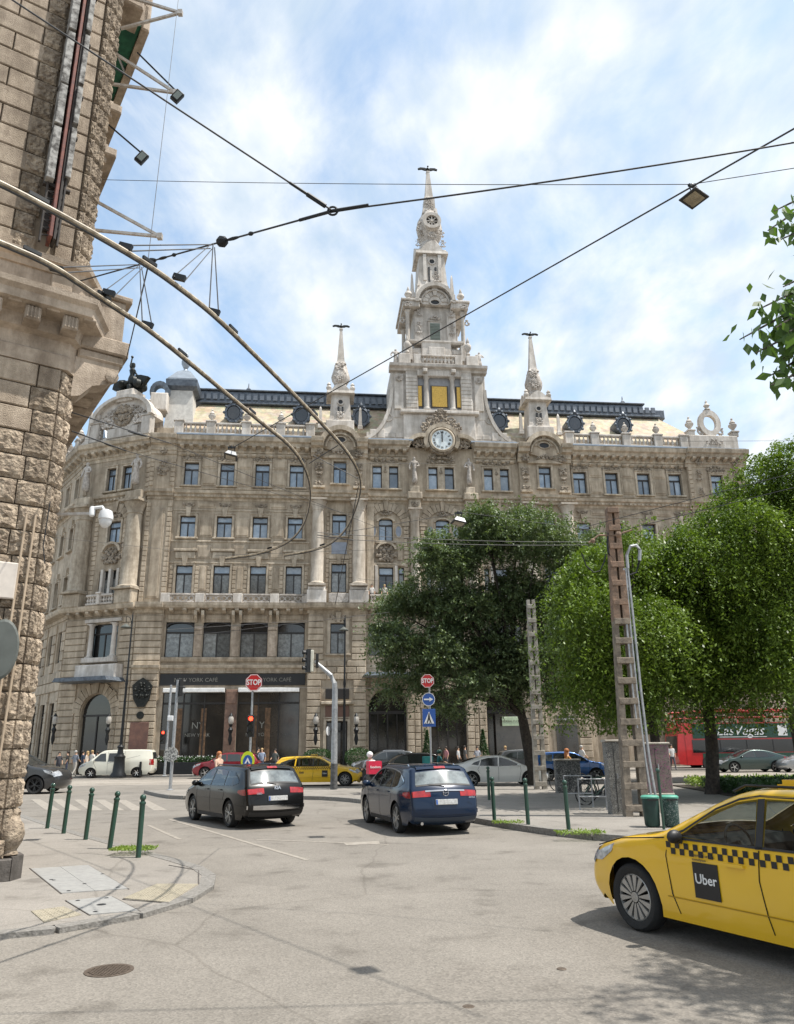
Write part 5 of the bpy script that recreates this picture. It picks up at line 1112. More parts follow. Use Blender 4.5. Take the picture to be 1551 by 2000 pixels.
def cdt(P,sp,holes=()):
    n=len(P); V=[Vector(p) for p in P]
    xs=[p[0] for p in P]; ys=[p[1] for p in P]
    x=min(xs)+sp*.5
    while x<max(xs):
        y=min(ys)+sp*.5
        while y<max(ys):
            if in_poly((x,y),P) and min(math.dist((x,y),p) for p in P)>sp*.35: V.append(Vector((x,y)))
            y+=sp
        x+=sp
    FF=[list(range(n))]
    for h in holes: k=len(V); V+=[Vector(p) for p in h]; FF.append(list(range(k,k+len(h))))
    r=geometry.delaunay_2d_cdt(V,[],FF,1,1e-5); vs=r[0]; fs=[f for f,og in zip(r[2],r[5]) if not any(g>0 for g in og)]
    return [(v.x,v.y) for v in vs],fs
class Car:
    def __init__(s,prof,L,H,Wd,belt,axles,wr,taper=.16,tumble=.23,nose=.16,tail=.06):
        s.L=L; s.H=H; s.W=Wd/2; s.belt=belt; s.ax=axles; s.wr=wr; s.taper=taper; s.tumble=tumble
        s.holes=(); s.topholes=()
        P=smooth(prof,2); # open silhouette rear-bottom -> over -> front-bottom
        Q=[]
        for a,b in zip(P,P[1:]):
            k=max(1,int(math.dist(a,b)/.12)); Q+=[(a[0]+(b[0]-a[0])*i/k,a[1]+(b[1]-a[1])*i/k) for i in range(k)]
        Q.append(P[-1]); s.S=Q; s.nose=nose; s.tail=tail
        s.Nn=[]
        for i in range(len(Q)):
            a=Q[max(0,i-1)]; b=Q[min(len(Q)-1,i+1)]; d=Vector((b[0]-a[0],b[1]-a[1])).normalized(); s.Nn.append(Vector((-d.y,d.x)))   # outward (travelling rear->front over the top, left normal is up)
    def hw(s,x,z):
        e=max(0,abs(x)/(s.L/2)-.62)/.38; w=s.W*(1-s.taper*e*e)
        if z>s.belt: t=(z-s.belt)/(s.H-s.belt); w-=s.tumble*t
        elif z<.45: w-=.05*((.45-z)/.25)
        else: w-=.015*math.cos((z-.62)*9)*.0+.02*abs(z-.68)
        return w
    def surf(s,i,f):
        i=max(0,min(len(s.S)-1,i)); x,z=s.S[i]; n=s.Nn[i]; r=.10
        q=(x-n.x*r,z-n.y*r); w=s.hw(*q); sg=1 if f>=0 else -1; a=abs(f)
        cr=.015+(s.nose if n.x>0 else s.tail)*abs(n.x)**1.5
        if a<=.9:
            y=(w-r)*a/.9; off=cr*(1-(a/.9)**2)
            return Vector((x+n.x*off,sg*y,z+n.y*off))
        t=(a-.9)/.1*PI/2; return Vector((q[0]+n.x*r*math.cos(t),sg*(w-r+r*math.sin(t)),q[1]+n.y*r*math.cos(t)))
    def idx(s,p): return min(range(len(s.S)),key=lambda i:math.dist(s.S[i],p))
    def body(s):
        FS=[-1,-.975,-.95,-.925,-.9,-.84,-.6,-.3,0,.3,.6,.84,.9,.925,.95,.975,1]; mb=MB(); n=len(FS)
        op=[]
        for a,b in s.topholes: i0,i1=sorted((s.idx(a),s.idx(b))); op.append((i0,i1))
        V=[s.surf(i,f) for i in range(len(s.S)) for f in FS]
        Fc=[(i*n+j,i*n+j+1,(i+1)*n+j+1,(i+1)*n+j) for i in range(len(s.S)-1) for j in range(n-1) if not (5<=j<=10 and any(p<=i<q for p,q in op))]
        mb.add(V,Fc)
        ring=[(s.S[i][0]-s.Nn[i].x*.1,s.S[i][1]-s.Nn[i].y*.1) for i in range(len(s.S))]
        zb=min(ring[0][1],ring[-1][1])-.02; bot=[]
        R=s.wr+.065; zb=.2
        for ax in sorted(s.ax,reverse=True):
            a0=math.asin(max(-1,min(1,(zb-s.wr)/R)))
            bot+=[(ax+R*math.cos(a0+(PI-2*a0)*k/14),s.wr+R*math.sin(a0+(PI-2*a0)*k/14)) for k in range(15)]
        P=ring+[(ring[-1][0]-.12,zb)]+bot+[(ring[0][0]+.12,zb)]
        vs,fs=cdt(P,.13,s.holes)
        for sg in (-1,1): mb.add([(x,sg*s.hw(x,z),z) for x,z in vs],[f if sg<0 else tuple(reversed(f)) for f in fs])
        return mb
    def spatch(s,a,b,f0,f1,off,n=8):
        i0=s.idx(a); i1=s.idx(b); i0,i1=min(i0,i1),max(i0,i1); V=[]; m=i1-i0
        for i in range(i0,i1+1):
            for j in range(n+1):
                p=s.surf(i,f0+(f1-f0)*j/n); nn_=s.Nn[i]; p=p+Vector((nn_.x*off,(off if abs(f0+(f1-f0)*j/n)>.93 else 0)*(1 if p.y>0 else -1),nn_.y*off)); V.append(p)
        mb=MB(); mb.add(V,[(i*(n+1)+j,i*(n+1)+j+1,(i+1)*(n+1)+j+1,(i+1)*(n+1)+j) for i in range(m) for j in range(n)]); return mb
    def side(s,P,off,sg,sp=.18):
        vs,fs=cdt(P,sp); mb=MB(); mb.add([(x,sg*(s.hw(x,z)+off),z) for x,z in vs],[f if sg<0 else tuple(reversed(f)) for f in fs]); return mb
    def ribbon(s,pts,w,off,sg):
        mb=MB(); 
        Q=[]
        for a,b in zip(pts,pts[1:]):
            k=max(1,int(math.dist(a,b)/.12)); Q+=[(a[0]+(b[0]-a[0])*i/k,a[1]+(b[1]-a[1])*i/k) for i in range(k)]
        Q.append(pts[-1]); V=[]
        for i,p in enumerate(Q):
            a=Q[max(0,i-1)]; b=Q[min(len(Q)-1,i+1)]; d=Vector((b[0]-a[0],b[1]-a[1])).normalized()
            for k in (-1,1): x=p[0]-d.y*w/2*k; z=p[1]+d.x*w/2*k; V.append((x,sg*(s.hw(x,z)+off),z))
        mb.add(V,[(2*i,2*i+1,2*i+3,2*i+2) if sg<0 else (2*i,2*i+2,2*i+3,2*i+1) for i in range(len(Q)-1)]); return mb
def rimmesh(r,sp,kind,m=None):
    mb=MB(); m=m or ALLOY
    mb.lathe([(r,-.08),(r,.0),(r*.93,.012),(r*.90,-.03)],28,cap=False)
    n=sp
    for k in range(n):
        a=2*PI*k/n
        if kind=='twin':
            for d in (-.12,.12):
                mb.bar((r*.12*math.cos(a),r*.12*math.sin(a),-.01),(r*.93*math.cos(a+d*1.5),r*.93*math.sin(a+d*1.5),.0),r*.10,.03)
        elif kind=='cover':
            P=[(r*.26,-.018*r*2),(r*.9,-.062*r*2),(r*.93,.0),(r*.9,.062*r*2),(r*.26,.018*r*2)]
            mb.hprism([(x*math.cos(a)-y*math.sin(a),x*math.sin(a)+y*math.cos(a)) for x,y in P],-.025,.006)
        else: mb.bar((r*.1*math.cos(a),r*.1*math.sin(a),-.005),(r*.94*math.cos(a),r*.94*math.sin(a),.0),r*.2,.03)
    mb.lathe([(r*.22,-.02),(r*.22,.012),(.001,.02)],14); return mb.mesh('rim',m,50)
def wheels(car,root,rr,sp,kind,tw=.21,steer=0,rimm=None):
    R=car.wr; t=MB(); t.lathe([(rr*.98,-tw/2+.02),(rr*1.02,-tw/2+.01),(R-.03,-tw/2),(R,-tw/2+.035),(R,tw/2-.035),(R-.03,tw/2),(rr*1.02,tw/2-.01),(rr*.98,tw/2-.02)],32,cap=False)
    tm=t.mesh('wheel',TYRE,50); rm=rimmesh(rr,sp,kind,rimm); w=MB(); w.lathe([(.001,-.05),(rr,-.05)],20,cap=False); wm=w.mesh('wheel_backing',WELL)
    for ax in car.ax:
        for sg in (-1,1):
            o=put('wheel',tm,root,T((ax,sg*(car.hw(ax,.4)-tw/2-.005),R))@(Rx(-PI/2) if sg>0 else Rx(PI/2))@Rz(random.random()*6))
            put('rim',rm,o,T((0,0,tw/2-.03))); put('wheel_backing',wm,o,T((0,0,tw/2-.05)))
def shrink(P,k=.012):
    cx=sum(p[0] for p in P)/len(P); cz=sum(p[1] for p in P)/len(P); return [(cx+(x-cx)*(1-k/.3),cz+(z-cz)*(1-k/.2)) for x,z in P]
TRIMD=mat('cabin_trim_grey',(.035,.035,.037),.8); SEATM=mat('seat_fabric',(.05,.05,.055),.9,bump=.3)
def cabin(car,root,ws,rw,lhd=1):
    b=car.belt
    for sg in (-1,1): MB().box(-1.7,1.1,sg*(car.W-.17)-.015,sg*(car.W-.17)+.015,.3,b-.01).put('door_lining',TRIMD,root)
    MB().box(-2.0,1.1,-car.W+.2,car.W-.2,.74,.78).put('cabin_floor',TRIMD,root)
    car.spatch(ws,rw,-.86,.86,-.035).put('roof_lining',TRIMD,root)
    for X in (-.05,-.95):
        for sg in (-1,1):
            if X<-.5: pass
            mb=MB(); y=sg*.38; mb.bbox(X-.25,X+.25,y-.24,y+.24,.55,.72,.05); mb.prism([(X-.25,.7),(X-.12,.7),(X-.30,1.16),(X-.40,1.16)],y-.23,y+.23); mb.prism([(X-.40,1.18),(X-.32,1.18),(X-.36,1.34),(X-.42,1.34)],y-.12,y+.12); mb.put('seat',SEATM,root)
    mb=MB(); mb.prism([(.62,.78),(1.15,.78),(1.15,b+.02),(.7,b+.03),(.6,b-.05)],-car.W+.2,car.W-.2); mb.put('dashboard',TRIMD,root)
    mb=MB(); c=Vector((.48,.38*lhd,b+.0)); mb.tube([c+Vector((.07*math.sin(2*PI*k/16),.18*math.cos(2*PI*k/16),.17*math.sin(2*PI*k/16))) for k in range(17)],.014,6,cap=False); mb.bar(c,c+Vector((.15,0,-.06)),.05); mb.put('steering_wheel',BLACK,root)
def finish(car,root,pm,wins,seams=(),glass=None,roofbar=None,handles=(),pillar=True,trimm=None,cab=None):
    if cab:
        car.holes=[shrink(P) for P in wins]; car.topholes=cab[:2]; cabin(car,root,cab[0][1],cab[1][1]); glass=CABG
    car.body().put('body',pm,root,smooth=40)
    xs=sorted(car.ax); mb=MB(); mb.box(-car.L/2+.25,car.L/2-.3,-car.W+.28,car.W-.28,.2,.75)
    mb.put('underbody',WELL,root)
    mb=MB()
    for ax in car.ax: mb.box(ax-car.wr-.04,ax+car.wr+.04,-car.W+.22,car.W-.22,.22,.8)
    mb.put('wheel_well',WELL,root)
    for sg in (-1,1):
        for P in wins: car.side(P,.006,sg).put('side_window',glass or CARG,root,smooth=40)
        for q in seams: car.ribbon(q,.012,.004,sg).put('door_seam',WELL,root)
        for (x,z) in handles: m=MB(); y=car.hw(x,z)+.012; m.box(x-.1,x+.1,sg*y-.012,sg*y+.02 if sg>0 else sg*y+.012,z-.014,z+.014); m.put('door_handle',pm,root)
        if roofbar:
            x0,x1,z,mm=roofbar; mb=MB(); y=car.hw((x0+x1)/2,z)-.1; mb.tube([(x0,sg*y,z-.04),(x0+.12,sg*y,z+.015),(x1-.15,sg*y,z+.02),(x1,sg*y,z-.04)],.014,6); mb.put('roof_rail',mm,root)
def mirrors(car,root,x,z,pm,sz=1):
    for sg in (-1,1):
        y=car.hw(x,z)+.1; mb=MB(); mb.ball((x,sg*y,z),.105*sz,10,(.65,1.05,.75)); mb.bar((x,sg*(y-.12),z-.06),(x,sg*y,z-.03),.04); mb.put('door_mirror',pm,root,smooth=True)
def plate(car,root,p,txt,w=.52,off=.012,eu=True):
    i=car.idx(p); n=car.Nn[i]; c=car.surf(i,0)+Vector((n.x*off,0,n.y*off)); sg=-1 if n.x<0 else 1
    q=T(c)@Rz(-PI/2 if sg<0 else PI/2)@Rx(math.atan2(n.y,abs(n.x))*-1)
    mb=MB(); mb.bbox(-w/2,w/2,-.012,.01,-.057,.057,.006,q); o=mb.put('licence_plate',PLATE,root)
    mb=MB(); mb.box(-w/2+.008,-w/2+.045,-.014,-.011,-.05,.05,q); mb.put('plate_band',BLUE,o)
    return o
def patch(mb,name,m,root,**k): return mb.put(name,m,root,smooth=40)
# --- black-ish estate (left) and blue estate (right), seen from behind
def estate(label,loc,hdg,pm,style):
    root=empty('estate_car',(*loc,0),hdg,label,'car','cars on the road')
    prof=[(-2.12,.25),(-2.27,.34),(-2.31,.52),(-2.28,.72),(-2.25,.86),(-2.20,.97),(-2.10,1.10),(-1.90,1.36),(-1.84,1.42),(-1.5,1.455),(-.8,1.475),(0,1.47),(.42,1.41),(.85,1.18),(1.22,.99),(1.65,.90),(2.02,.80),(2.22,.66),(2.30,.50),(2.28,.34),(2.15,.22)]
    c=Car(prof,4.6,1.475,1.80,.93,(-1.32,1.33),.325)
    W1=[(.98,.985),(.86,1.04),(.55,1.25),(.30,1.345),(.02,1.375),(.0,.97)]
    W2=[(-.06,.97),(-.04,1.375),(-.5,1.375),(-.86,1.35),(-.94,.985)]
    W3=[(-1.0,.99),(-.93,1.345),(-1.35,1.29),(-1.72,1.13),(-1.78,1.06),(-1.5,1.0)] if style=='kia' else [(-1.0,.99),(-.93,1.345),(-1.3,1.31),(-1.66,1.22),(-1.8,1.1),(-1.55,1.0)]
    seams=[[(.95,.98),(1.0,.7),(.92,.28)],[(-.03,.96),(-.02,.6),(-.05,.27)],[(-.97,.97),(-1.0,.8),(-.93,.62)]]
    finish(c,root,pm,[W1,W2,W3],seams,roofbar=(-1.5,.35,1.47,CHROME if style!='kia' else pm),handles=((.2,.87),(-.75,.88)),cab=(((1.18,1.0),(.45,1.40)),((-2.15,1.05),(-1.93,1.33))))
    for sg in (-1,1):
        top=[(1.0,1.0),(.85,1.06),(.54,1.27),(.28,1.368),(0,1.398),(-.5,1.398),(-.9,1.372),(-1.35,1.315),(-1.76,1.13)]
        c.ribbon(top,.022,.009,sg).put('window_trim',CHROME if style!='kia' else pm,root); c.ribbon([(-.03,.97),(-.02,1.38)],.07,.007,sg).put('pillar_trim',DARKP,root)
        c.ribbon([(.88,.25),(-.88,.25)],.09,.006,sg).put('sill_trim',DARKP,root)
    RWG=mat('rear_glass_pale',(.20,.23,.235),.05,col2=(.05,.06,.065),scale=2.2,spec=1)
    # windscreen and rear window
    patch(c.spatch((1.18,1.0),(.45,1.40),-.85,.85,.006),'windscreen',CABG,root)
    REARG=mat('rear_glass_pale',(.20,.23,.235),.05,col2=(.05,.06,.065),scale=2.2,spec=1)
    patch(c.spatch((-2.15,1.05),(-1.93,1.33),-.85,.85,.008),'rear_window',RWG,root)
    patch(c.spatch((-2.17,1.02),(-2.14,1.06),-.84,.84,.007),'window_gasket',DARKP,root)
    patch(c.spatch((-1.90,1.36),(-1.72,1.435),-.82,.82,.03),'rear_spoiler',pm,root); patch(c.spatch((-1.895,1.352),(-1.86,1.40),-.2,.2,.034),'brake_light',TAILR,root)
    patch(c.spatch((-2.265,.82),(-2.235,.92),.46,.998,.008),'tail_light',TAILR,root); patch(c.spatch((-2.265,.82),(-2.235,.92),-.998,-.46,.008),'tail_light',TAILR,root)
    for sg in (-1,1):
        P=[(-2.16,.78),(-2.17,.93),(-1.86,.90),(-1.84,.84),(-2.0,.79)]; c.side(P,.008,sg,.1).put('tail_light',TAILR,root,smooth=40)
        c.side([(2.12,.66),(2.02,.74),(1.66,.82),(1.7,.75),(1.95,.66)],.008,sg,.1).put('headlight',HEADL,root,smooth=40)
    patch(c.spatch((-2.31,.46),(-2.305,.53),-.97,.97,.012),'bumper_trim',CHROME if style=='kia' else pm,root)
    patch(c.spatch((-2.27,.27),(-2.31,.42),-.93,.93,.010),'bumper_trim',DARKP if style=='kia' else mat('dark_lower_bumper',(.02,.035,.06),.4),root)
    if style!='kia': patch(c.spatch((-2.26,.93),(-2.255,.95),-.6,.6,.015),'tailgate_strip',CHROME,root)
    o=plate(c,root,(-2.285,.70),'')
    if style=='kia':
        PT='AFZ 184'; bd=c.surf(c.idx((-2.26,.90)),0)
        text('badge','KIA',.11,CHROME,root,T(bd+Vector((-.02,0,.02)))@Rz(-PI/2)@Rx(R_(80)),ext=.004,bold=.004); text('badge','CEED',.06,CHROME,root,T(c.surf(c.idx((-2.275,.80)),-.0)+Vector((-.02,.50,.0)))@Rz(-PI/2)@Rx(R_(84)),ext=.003)
    else:
        bd=c.surf(c.idx((-2.26,.885)),0); mb=MB(); V=[]
        mb.tube([Vector((bd.x-.015,.065*math.cos(2*PI*k/14),bd.z+.065*math.sin(2*PI*k/14))) for k in range(15)],.009,5); mb.tube([(bd.x-.018,-.07,bd.z-.01),(bd.x-.018,.01,bd.z+.015),(bd.x-.018,-.01,bd.z-.015),(bd.x-.018,.07,bd.z+.01)],.008,4); mb.put('badge',CHROME,root)
        text('badge','ASTRA',.05,CHROME,root,T(c.surf(c.idx((-2.285,.76)),0)+Vector((-.0,-.62,0)))@Rz(-PI/2)@Rx(R_(84)),ext=.003)
    mb=MB(); mb.tube([(-2.235,.0,1.03),(-2.19,.35,1.06),(-2.15,.42,1.08)],.011,5); mb.put('rear_wiper',BLACK,root)
    mb=MB(); mb.tube([(-1.75,0,1.45),(-1.83,0,1.52)],[.03,.01],6); mb.put('aerial',BLACK,root)
    mirrors(c,root,.93,1.0,pm); wheels(c,root,.245 if style=='kia' else .25,5,'twin')
    if style!='kia': mb=MB(); mb.tube([(-2.25,.55,.26),(-2.05,.55,.26)],.035,8); mb.put('exhaust_pipe',CHROME,root)
    return root
PB=paint('black_car_paint',(.007,.007,.007),0,.22,.25); PBL=paint('navy_car_paint',(.008,.02,.048),.1,.2,.35)
for m_ in (PB,PBL): m_.node_tree.nodes['Principled BSDF'].inputs['Specular IOR Level'].default_value=.28
estate('near-black estate car with alloy wheels waiting at the stop line',(-4.38,22.15),R_(124),PB,'kia')
estate('dark blue estate car seen from behind in the middle of the junction',(.32,20.35),R_(107.5),PBL,'blue')
# --- taxis
TAXI=mat('taxi_yellow_paint',(.78,.47,.012),.3,0,col2=(.74,.44,.012),scale=1,coat=1.)
def taxi(label,loc,hdg,detail):
    root=empty('taxi',(*loc,0),hdg,label,'taxi','yellow taxis')
    prof=[(-2.2,.25),(-2.34,.36),(-2.38,.52),(-2.36,.72),(-2.32,.88),(-2.24,1.0),(-2.12,1.14),(-1.9,1.36),(-1.8,1.42),(-1.4,1.46),(-.7,1.48),(-.1,1.475),(.2,1.42),(.68,1.19),(1.08,.99),(1.62,.925),(2.0,.83),(2.17,.70),(2.25,.52),(2.23,.34),(2.1,.22)]
    c=Car(prof,4.72,1.48,1.83,.93,(-1.36,1.51),.33,nose=.2)
    W1=[(.84,.985),(.74,1.03),(.40,1.25),(.14,1.35),(-.08,1.385),(-.12,.965)]
    W2=[(-.18,.965),(-.16,1.39),(-.6,1.39),(-1.0,1.36),(-1.05,.97)]
    W3=[(-1.11,.98),(-1.07,1.355),(-1.45,1.31),(-1.82,1.18),(-1.9,1.08),(-1.7,1.0)]
    seams=[[(.93,.975),(.97,.8),(.93,.45),(.88,.27)],[(-.15,.955),(-.12,.7),(-.18,.27)],[(-1.08,.96),(-1.12,.8),(-1.02,.66)],[(.98,.97),(1.6,.91),(2.02,.80)]]
    finish(c,root,TAXI,[W1,W2,W3],seams,roofbar=(-1.5,.3,1.475,BLACK),handles=((.12,.80),(-.85,.81)),cab=(((1.04,1.0),(.25,1.405)),((-2.22,1.02),(-1.95,1.32))))
    for sg in (-1,1):
        c.ribbon([(-.15,.965),(-.12,1.39)],.075,.008,sg).put('pillar_trim',DARKP,root); c.ribbon([(.88,.975),(-1.85,.985)],.02,.008,sg).put('window_trim',DARKP,root)
        c.ribbon([(.88,1.0),(.74,1.055),(.38,1.275),(.12,1.375),(-.1,1.412),(-.6,1.412),(-1.05,1.38)],.02,.008,sg).put('window_trim',DARKP,root)
        # chequer band
        q=MB(); w=.058
        n=int(2.9/w)
        for i in range(n):
            for r in range(2):
                if (i+r)%2: continue
                x=.95-i*w; z=.94-r*w; z2=z-w; 
                q.add([(x,sg*(c.hw(x,z)+.006),z),(x-w,sg*(c.hw(x-w,z)+.006),z),(x-w,sg*(c.hw(x-w,z2)+.006),z2),(x,sg*(c.hw(x,z2)+.006),z2)],[(0,1,2,3) if sg>0 else (3,2,1,0)])
        q.put('chequer_band',BLACK,root)
        D=T((.48,sg*(c.hw(.48,.6)+.008),.62))@(Rz(PI) if sg>0 else Matrix.Identity(4))
        if detail:
            mb=MB(); mb.bbox(-.15,.15,-.004,.004,-.16,.16,.001,D@T((0,0,.0))); s_=mb.put('door_sticker',BLACK,root)
            text('sticker_lettering','Uber',.125,WHITE,root,D@T((0,-.007,.01))@Rx(PI/2),ext=.001,bold=.002)
            text('door_lettering','Budapest Taxi Kft.',.042,CHAR,root,D@T((-.02,-.004,.225))@Rx(PI/2),ext=.001); text('door_lettering','személytaxi',.036,CHAR,root,D@T((-.06,-.004,.185))@Rx(PI/2),ext=.001)
        else:
            mb=MB(); mb.bbox(-.15,.15,-.004,.004,-.16,.16,.001,D); mb.put('door_sticker',BLACK,root); text('sticker_lettering','Uber',.11,WHITE,root,D@T((0,-.008,.01))@Rx(PI/2),ext=.001)
            text('door_lettering','6x6',.16,BLACK,root,T((-.72,sg*(c.hw(-.7,.62)+.008),.68))@(Rz(PI) if sg>0 else Matrix.Identity(4))@Rx(PI/2),ext=.001,bold=.004)
        c.side([(2.12,.64),(2.03,.74),(1.72,.85),(1.78,.76),(1.97,.65)],.008,sg,.1).put('headlight',HEADL,root,smooth=40)
        c.side([(-2.22,.8),(-2.22,.93),(-1.95,.92),(-1.92,.86)],.008,sg,.1).put('tail_light',TAILR,root,smooth=40)
        c.ribbon([(1.0,.42),(-.9,.42)],.012,.003,sg).put('door_crease_shade',mat('taxi_yellow_crease_shade',(.45,.26,.01),.5),root)  # crease shade painted as a narrow strip of darker yellow
    patch(c.spatch((2.19,.64),(2.08,.76),.6,.99,.008),'headlight',HEADL,root); patch(c.spatch((2.19,.64),(2.08,.76),-.99,-.6,.008),'headlight',HEADL,root)
    patch(c.spatch((2.22,.58),(2.12,.74),-.52,.52,.010),'grille',DARKP,root); patch(c.spatch((2.22,.30),(2.26,.44),-.8,.8,.010),'lower_grille',DARKP,root)
    patch(c.spatch((1.04,1.0),(.25,1.405),-.85,.85,.006),'windscreen',CABG,root); patch(c.spatch((-2.22,1.02),(-1.95,1.32),-.85,.85,.006),'rear_window',CABG,root)
    patch(c.spatch((-2.37,.80),(-2.32,.92),.55,.998,.008),'tail_light',TAILR,root); patch(c.spatch((-2.37,.80),(-2.32,.92),-.998,-.55,.008),'tail_light',TAILR,root)
    mirrors(c,root,.76,1.0,TAXI if not detail else BLACK,.85); wheels(c,root,.235,14 if detail else 7,'cover' if detail else 'twin')
    mb=MB(); mb.bbox(-.35,-.1,-.45,.45,1.47,1.51,.02); mb.bbox(-.33,-.12,-.40,.40,1.51,1.55,.02); mb.put('roof_sign',TAXI,root); text('roof_sign_lettering','TAXI',.06,BLACK,root,T((-.09,0,1.515))@Rz(PI/2)@Rx(PI/2),ext=.002)
    plate(c,root,(2.25,.50),'')
    return root
taxi('yellow taxi estate with a chequered band and black door sticker, cut by the right edge',(3.98,8.06),R_(118),True)
taxi('yellow taxi estate crossing the junction behind the tall signal mast',(-4.3,42.0),R_(-3),False)
# --- generic cars
def gcar(name,label,cat,prof,L,H,Wd,belt,ax,wr,pm,wins,loc,hdg,ws,rw,seams=(),rr=.24,sp=6,kind='plain',tl=None,hl=None,group='cars on the road',rimm=None,rail=None,handles=(),tumble=.23):
    root=empty(name,(*loc,0),hdg,label,cat,group); c=Car(prof,L,H,Wd,belt,ax,wr,tumble=tumble)
    finish(c,root,pm,wins,seams,handles=handles,roofbar=rail)
    if ws: patch(c.spatch(*ws,-.84,.84,.006),'windscreen',CARG,root)
    if rw: patch(c.spatch(*rw,-.78,.78,.006),'rear_window',CARG,root)
    if tl:
        for sg in (-1,1): patch(c.spatch(tl[0],tl[1],sg*.6,sg*.998,.008),'tail_light',TAILR,root); c.side(tl[2],.008,sg,.1).put('tail_light',TAILR,root,smooth=40)
    if hl:
        for sg in (-1,1): patch(c.spatch(hl[0],hl[1],sg*.55,sg*.998,.008),'headlight',HEADL,root); c.side(hl[2],.008,sg,.1).put('headlight',HEADL,root,smooth=40)
    mirrors(c,root,hl[3] if hl else .9,belt+.06,pm); wheels(c,root,rr,sp,kind,rimm=rimm); plate(c,root,(-L/2+.03,.62),'')
    return root,c
vanp=[(-2.45,.3),(-2.56,.4),(-2.58,.7),(-2.57,1.1),(-2.52,1.5),(-2.42,1.82),(-2.3,1.89),(-1.5,1.91),(0,1.91),(.75,1.88),(1.05,1.78),(1.65,1.28),(1.85,1.13),(2.25,1.02),(2.48,.85),(2.56,.6),(2.54,.4),(2.4,.25)]
CREAM=paint('cream_white_paint',(.68,.66,.56),0,.35,.6)
r,c=gcar('van','cream white delivery van standing by the kerb behind the cast iron lamp post','van',vanp,5.14,1.91,1.93,1.1,(-1.55,1.65),.335,CREAM,
  [[(1.55,1.16),(1.42,1.3),(1.08,1.64),(.72,1.68),(.62,1.12)],[(.5,1.12),(.5,1.68),(-.55,1.68),(-.55,1.12)]],(-20.4,57.8),R_(184),((1.72,1.22),(1.08,1.74)),((-2.55,1.25),(-2.45,1.7)),
  seams=[[(1.55,1.1),(1.3,.7),(1.2,.3)],[(.56,1.8),(.52,1.0),(.5,.3)],[(-.62,1.8),(-.62,.3)],[(-1.7,1.5),(.5,1.0)]],rr=.21,sp=6,kind='plain',tl=((-2.585,.85),(-2.56,1.25),[(-2.47,.85),(-2.45,1.25),(-2.36,1.25),(-2.38,.85)]),hl=((2.52,.75),(2.4,.93),[(2.44,.75),(2.3,.93),(2.0,.98),(2.1,.82)],1.45),rimm=CHROME)
SUVP=[(-2.05,.3),(-2.2,.42),(-2.24,.65),(-2.2,.9),(-2.12,1.08),(-1.98,1.3),(-1.82,1.52),(-1.6,1.6),(-.8,1.65),(0,1.64),(.35,1.57),(.8,1.28),(1.1,1.1),(1.6,1.04),(2.0,.93),(2.18,.78),(2.24,.55),(2.2,.35),(2.1,.25)]
SW=[[(.98,1.11),(.55,1.4),(.25,1.5),(.0,1.53),(-.05,1.07)],[(-.11,1.07),(-.07,1.53),(-.75,1.53),(-.92,1.5),(-1.0,1.08)],[(-1.06,1.1),(-.98,1.5),(-1.4,1.46),(-1.72,1.3),(-1.7,1.17)]]
SS=[[(.98,1.08),(1.02,.8),(.92,.3)],[(-.08,1.05),(-.08,.3)],[(-1.03,1.05),(-1.05,.8),(-.95,.65)]]
STL=((-2.22,.85),(-2.15,1.02),[(-2.08,.85),(-2.05,1.04),(-1.8,1.02),(-1.85,.9)]); SHL=((2.2,.72),(2.08,.88),[(2.1,.72),(1.95,.9),(1.65,.97),(1.75,.85)],.9)
PDG=paint('dark_grey_paint',(.045,.047,.05),.5); PRD=paint('dark_red_paint',(.22,.008,.018),.4); PWH=paint('pearl_white_paint',(.80,.79,.75),.1,.3); PSB=paint('bright_blue_paint',(.015,.07,.22),.5); PSV=paint('silver_paint',(.35,.37,.39),.7,.3); PMG=paint('mid_grey_paint',(.10,.105,.11),.5)
gcar('suv','dark grey crossover driving out from behind the left stone building','car',SUVP,4.5,1.65,1.85,1.05,(-1.3,1.36),.36,PDG,SW,(-18.3,38.0),R_(-2),((1.05,1.14),(.38,1.54)),((-2.1,1.12),(-1.86,1.46)),SS,rr=.26,sp=5,kind='twin',tl=STL,hl=SHL,handles=((.15,.95),(-.8,.96)),rimm=mat('black_rim',(.03,.03,.03),.4))[0].scale=(1.1,)*3
gcar('suv','dark red crossover in front of the planters, facing left','car',SUVP,4.5,1.65,1.85,1.05,(-1.3,1.36),.36,PRD,SW,(-11.75,54.5),R_(182),((1.05,1.14),(.38,1.54)),((-2.1,1.12),(-1.86,1.46)),SS,rr=.26,sp=5,kind='plain',tl=STL,hl=SHL,handles=((.15,.95),(-.8,.96)))
SALP=[(-2.2,.28),(-2.34,.42),(-2.38,.6),(-2.36,.8),(-2.3,.98),(-2.15,1.05),(-1.85,1.09),(-1.3,1.28),(-.8,1.40),(-.2,1.44),(.2,1.40),(.8,1.15),(1.15,.97),(1.7,.88),(2.1,.78),(2.3,.62),(2.36,.45),(2.32,.3),(2.2,.22)]
SLW=[[(1.0,.97),(.55,1.2),(.2,1.32),(-.02,1.345),(-.06,.94)],[(-.12,.94),(-.08,1.345),(-.6,1.31),(-.9,1.24),(-1.0,.97)],[(-1.06,.98),(-.95,1.225),(-1.25,1.12),(-1.4,1.03)]]
LTL=((-2.37,.86),(-2.3,.98),[(-2.22,.86),(-2.2,.98),(-1.95,.96),(-2.0,.9)]); LHL=((2.32,.58),(2.15,.76),[(2.2,.6),(2.05,.76),(1.75,.84),(1.85,.74)],.88)
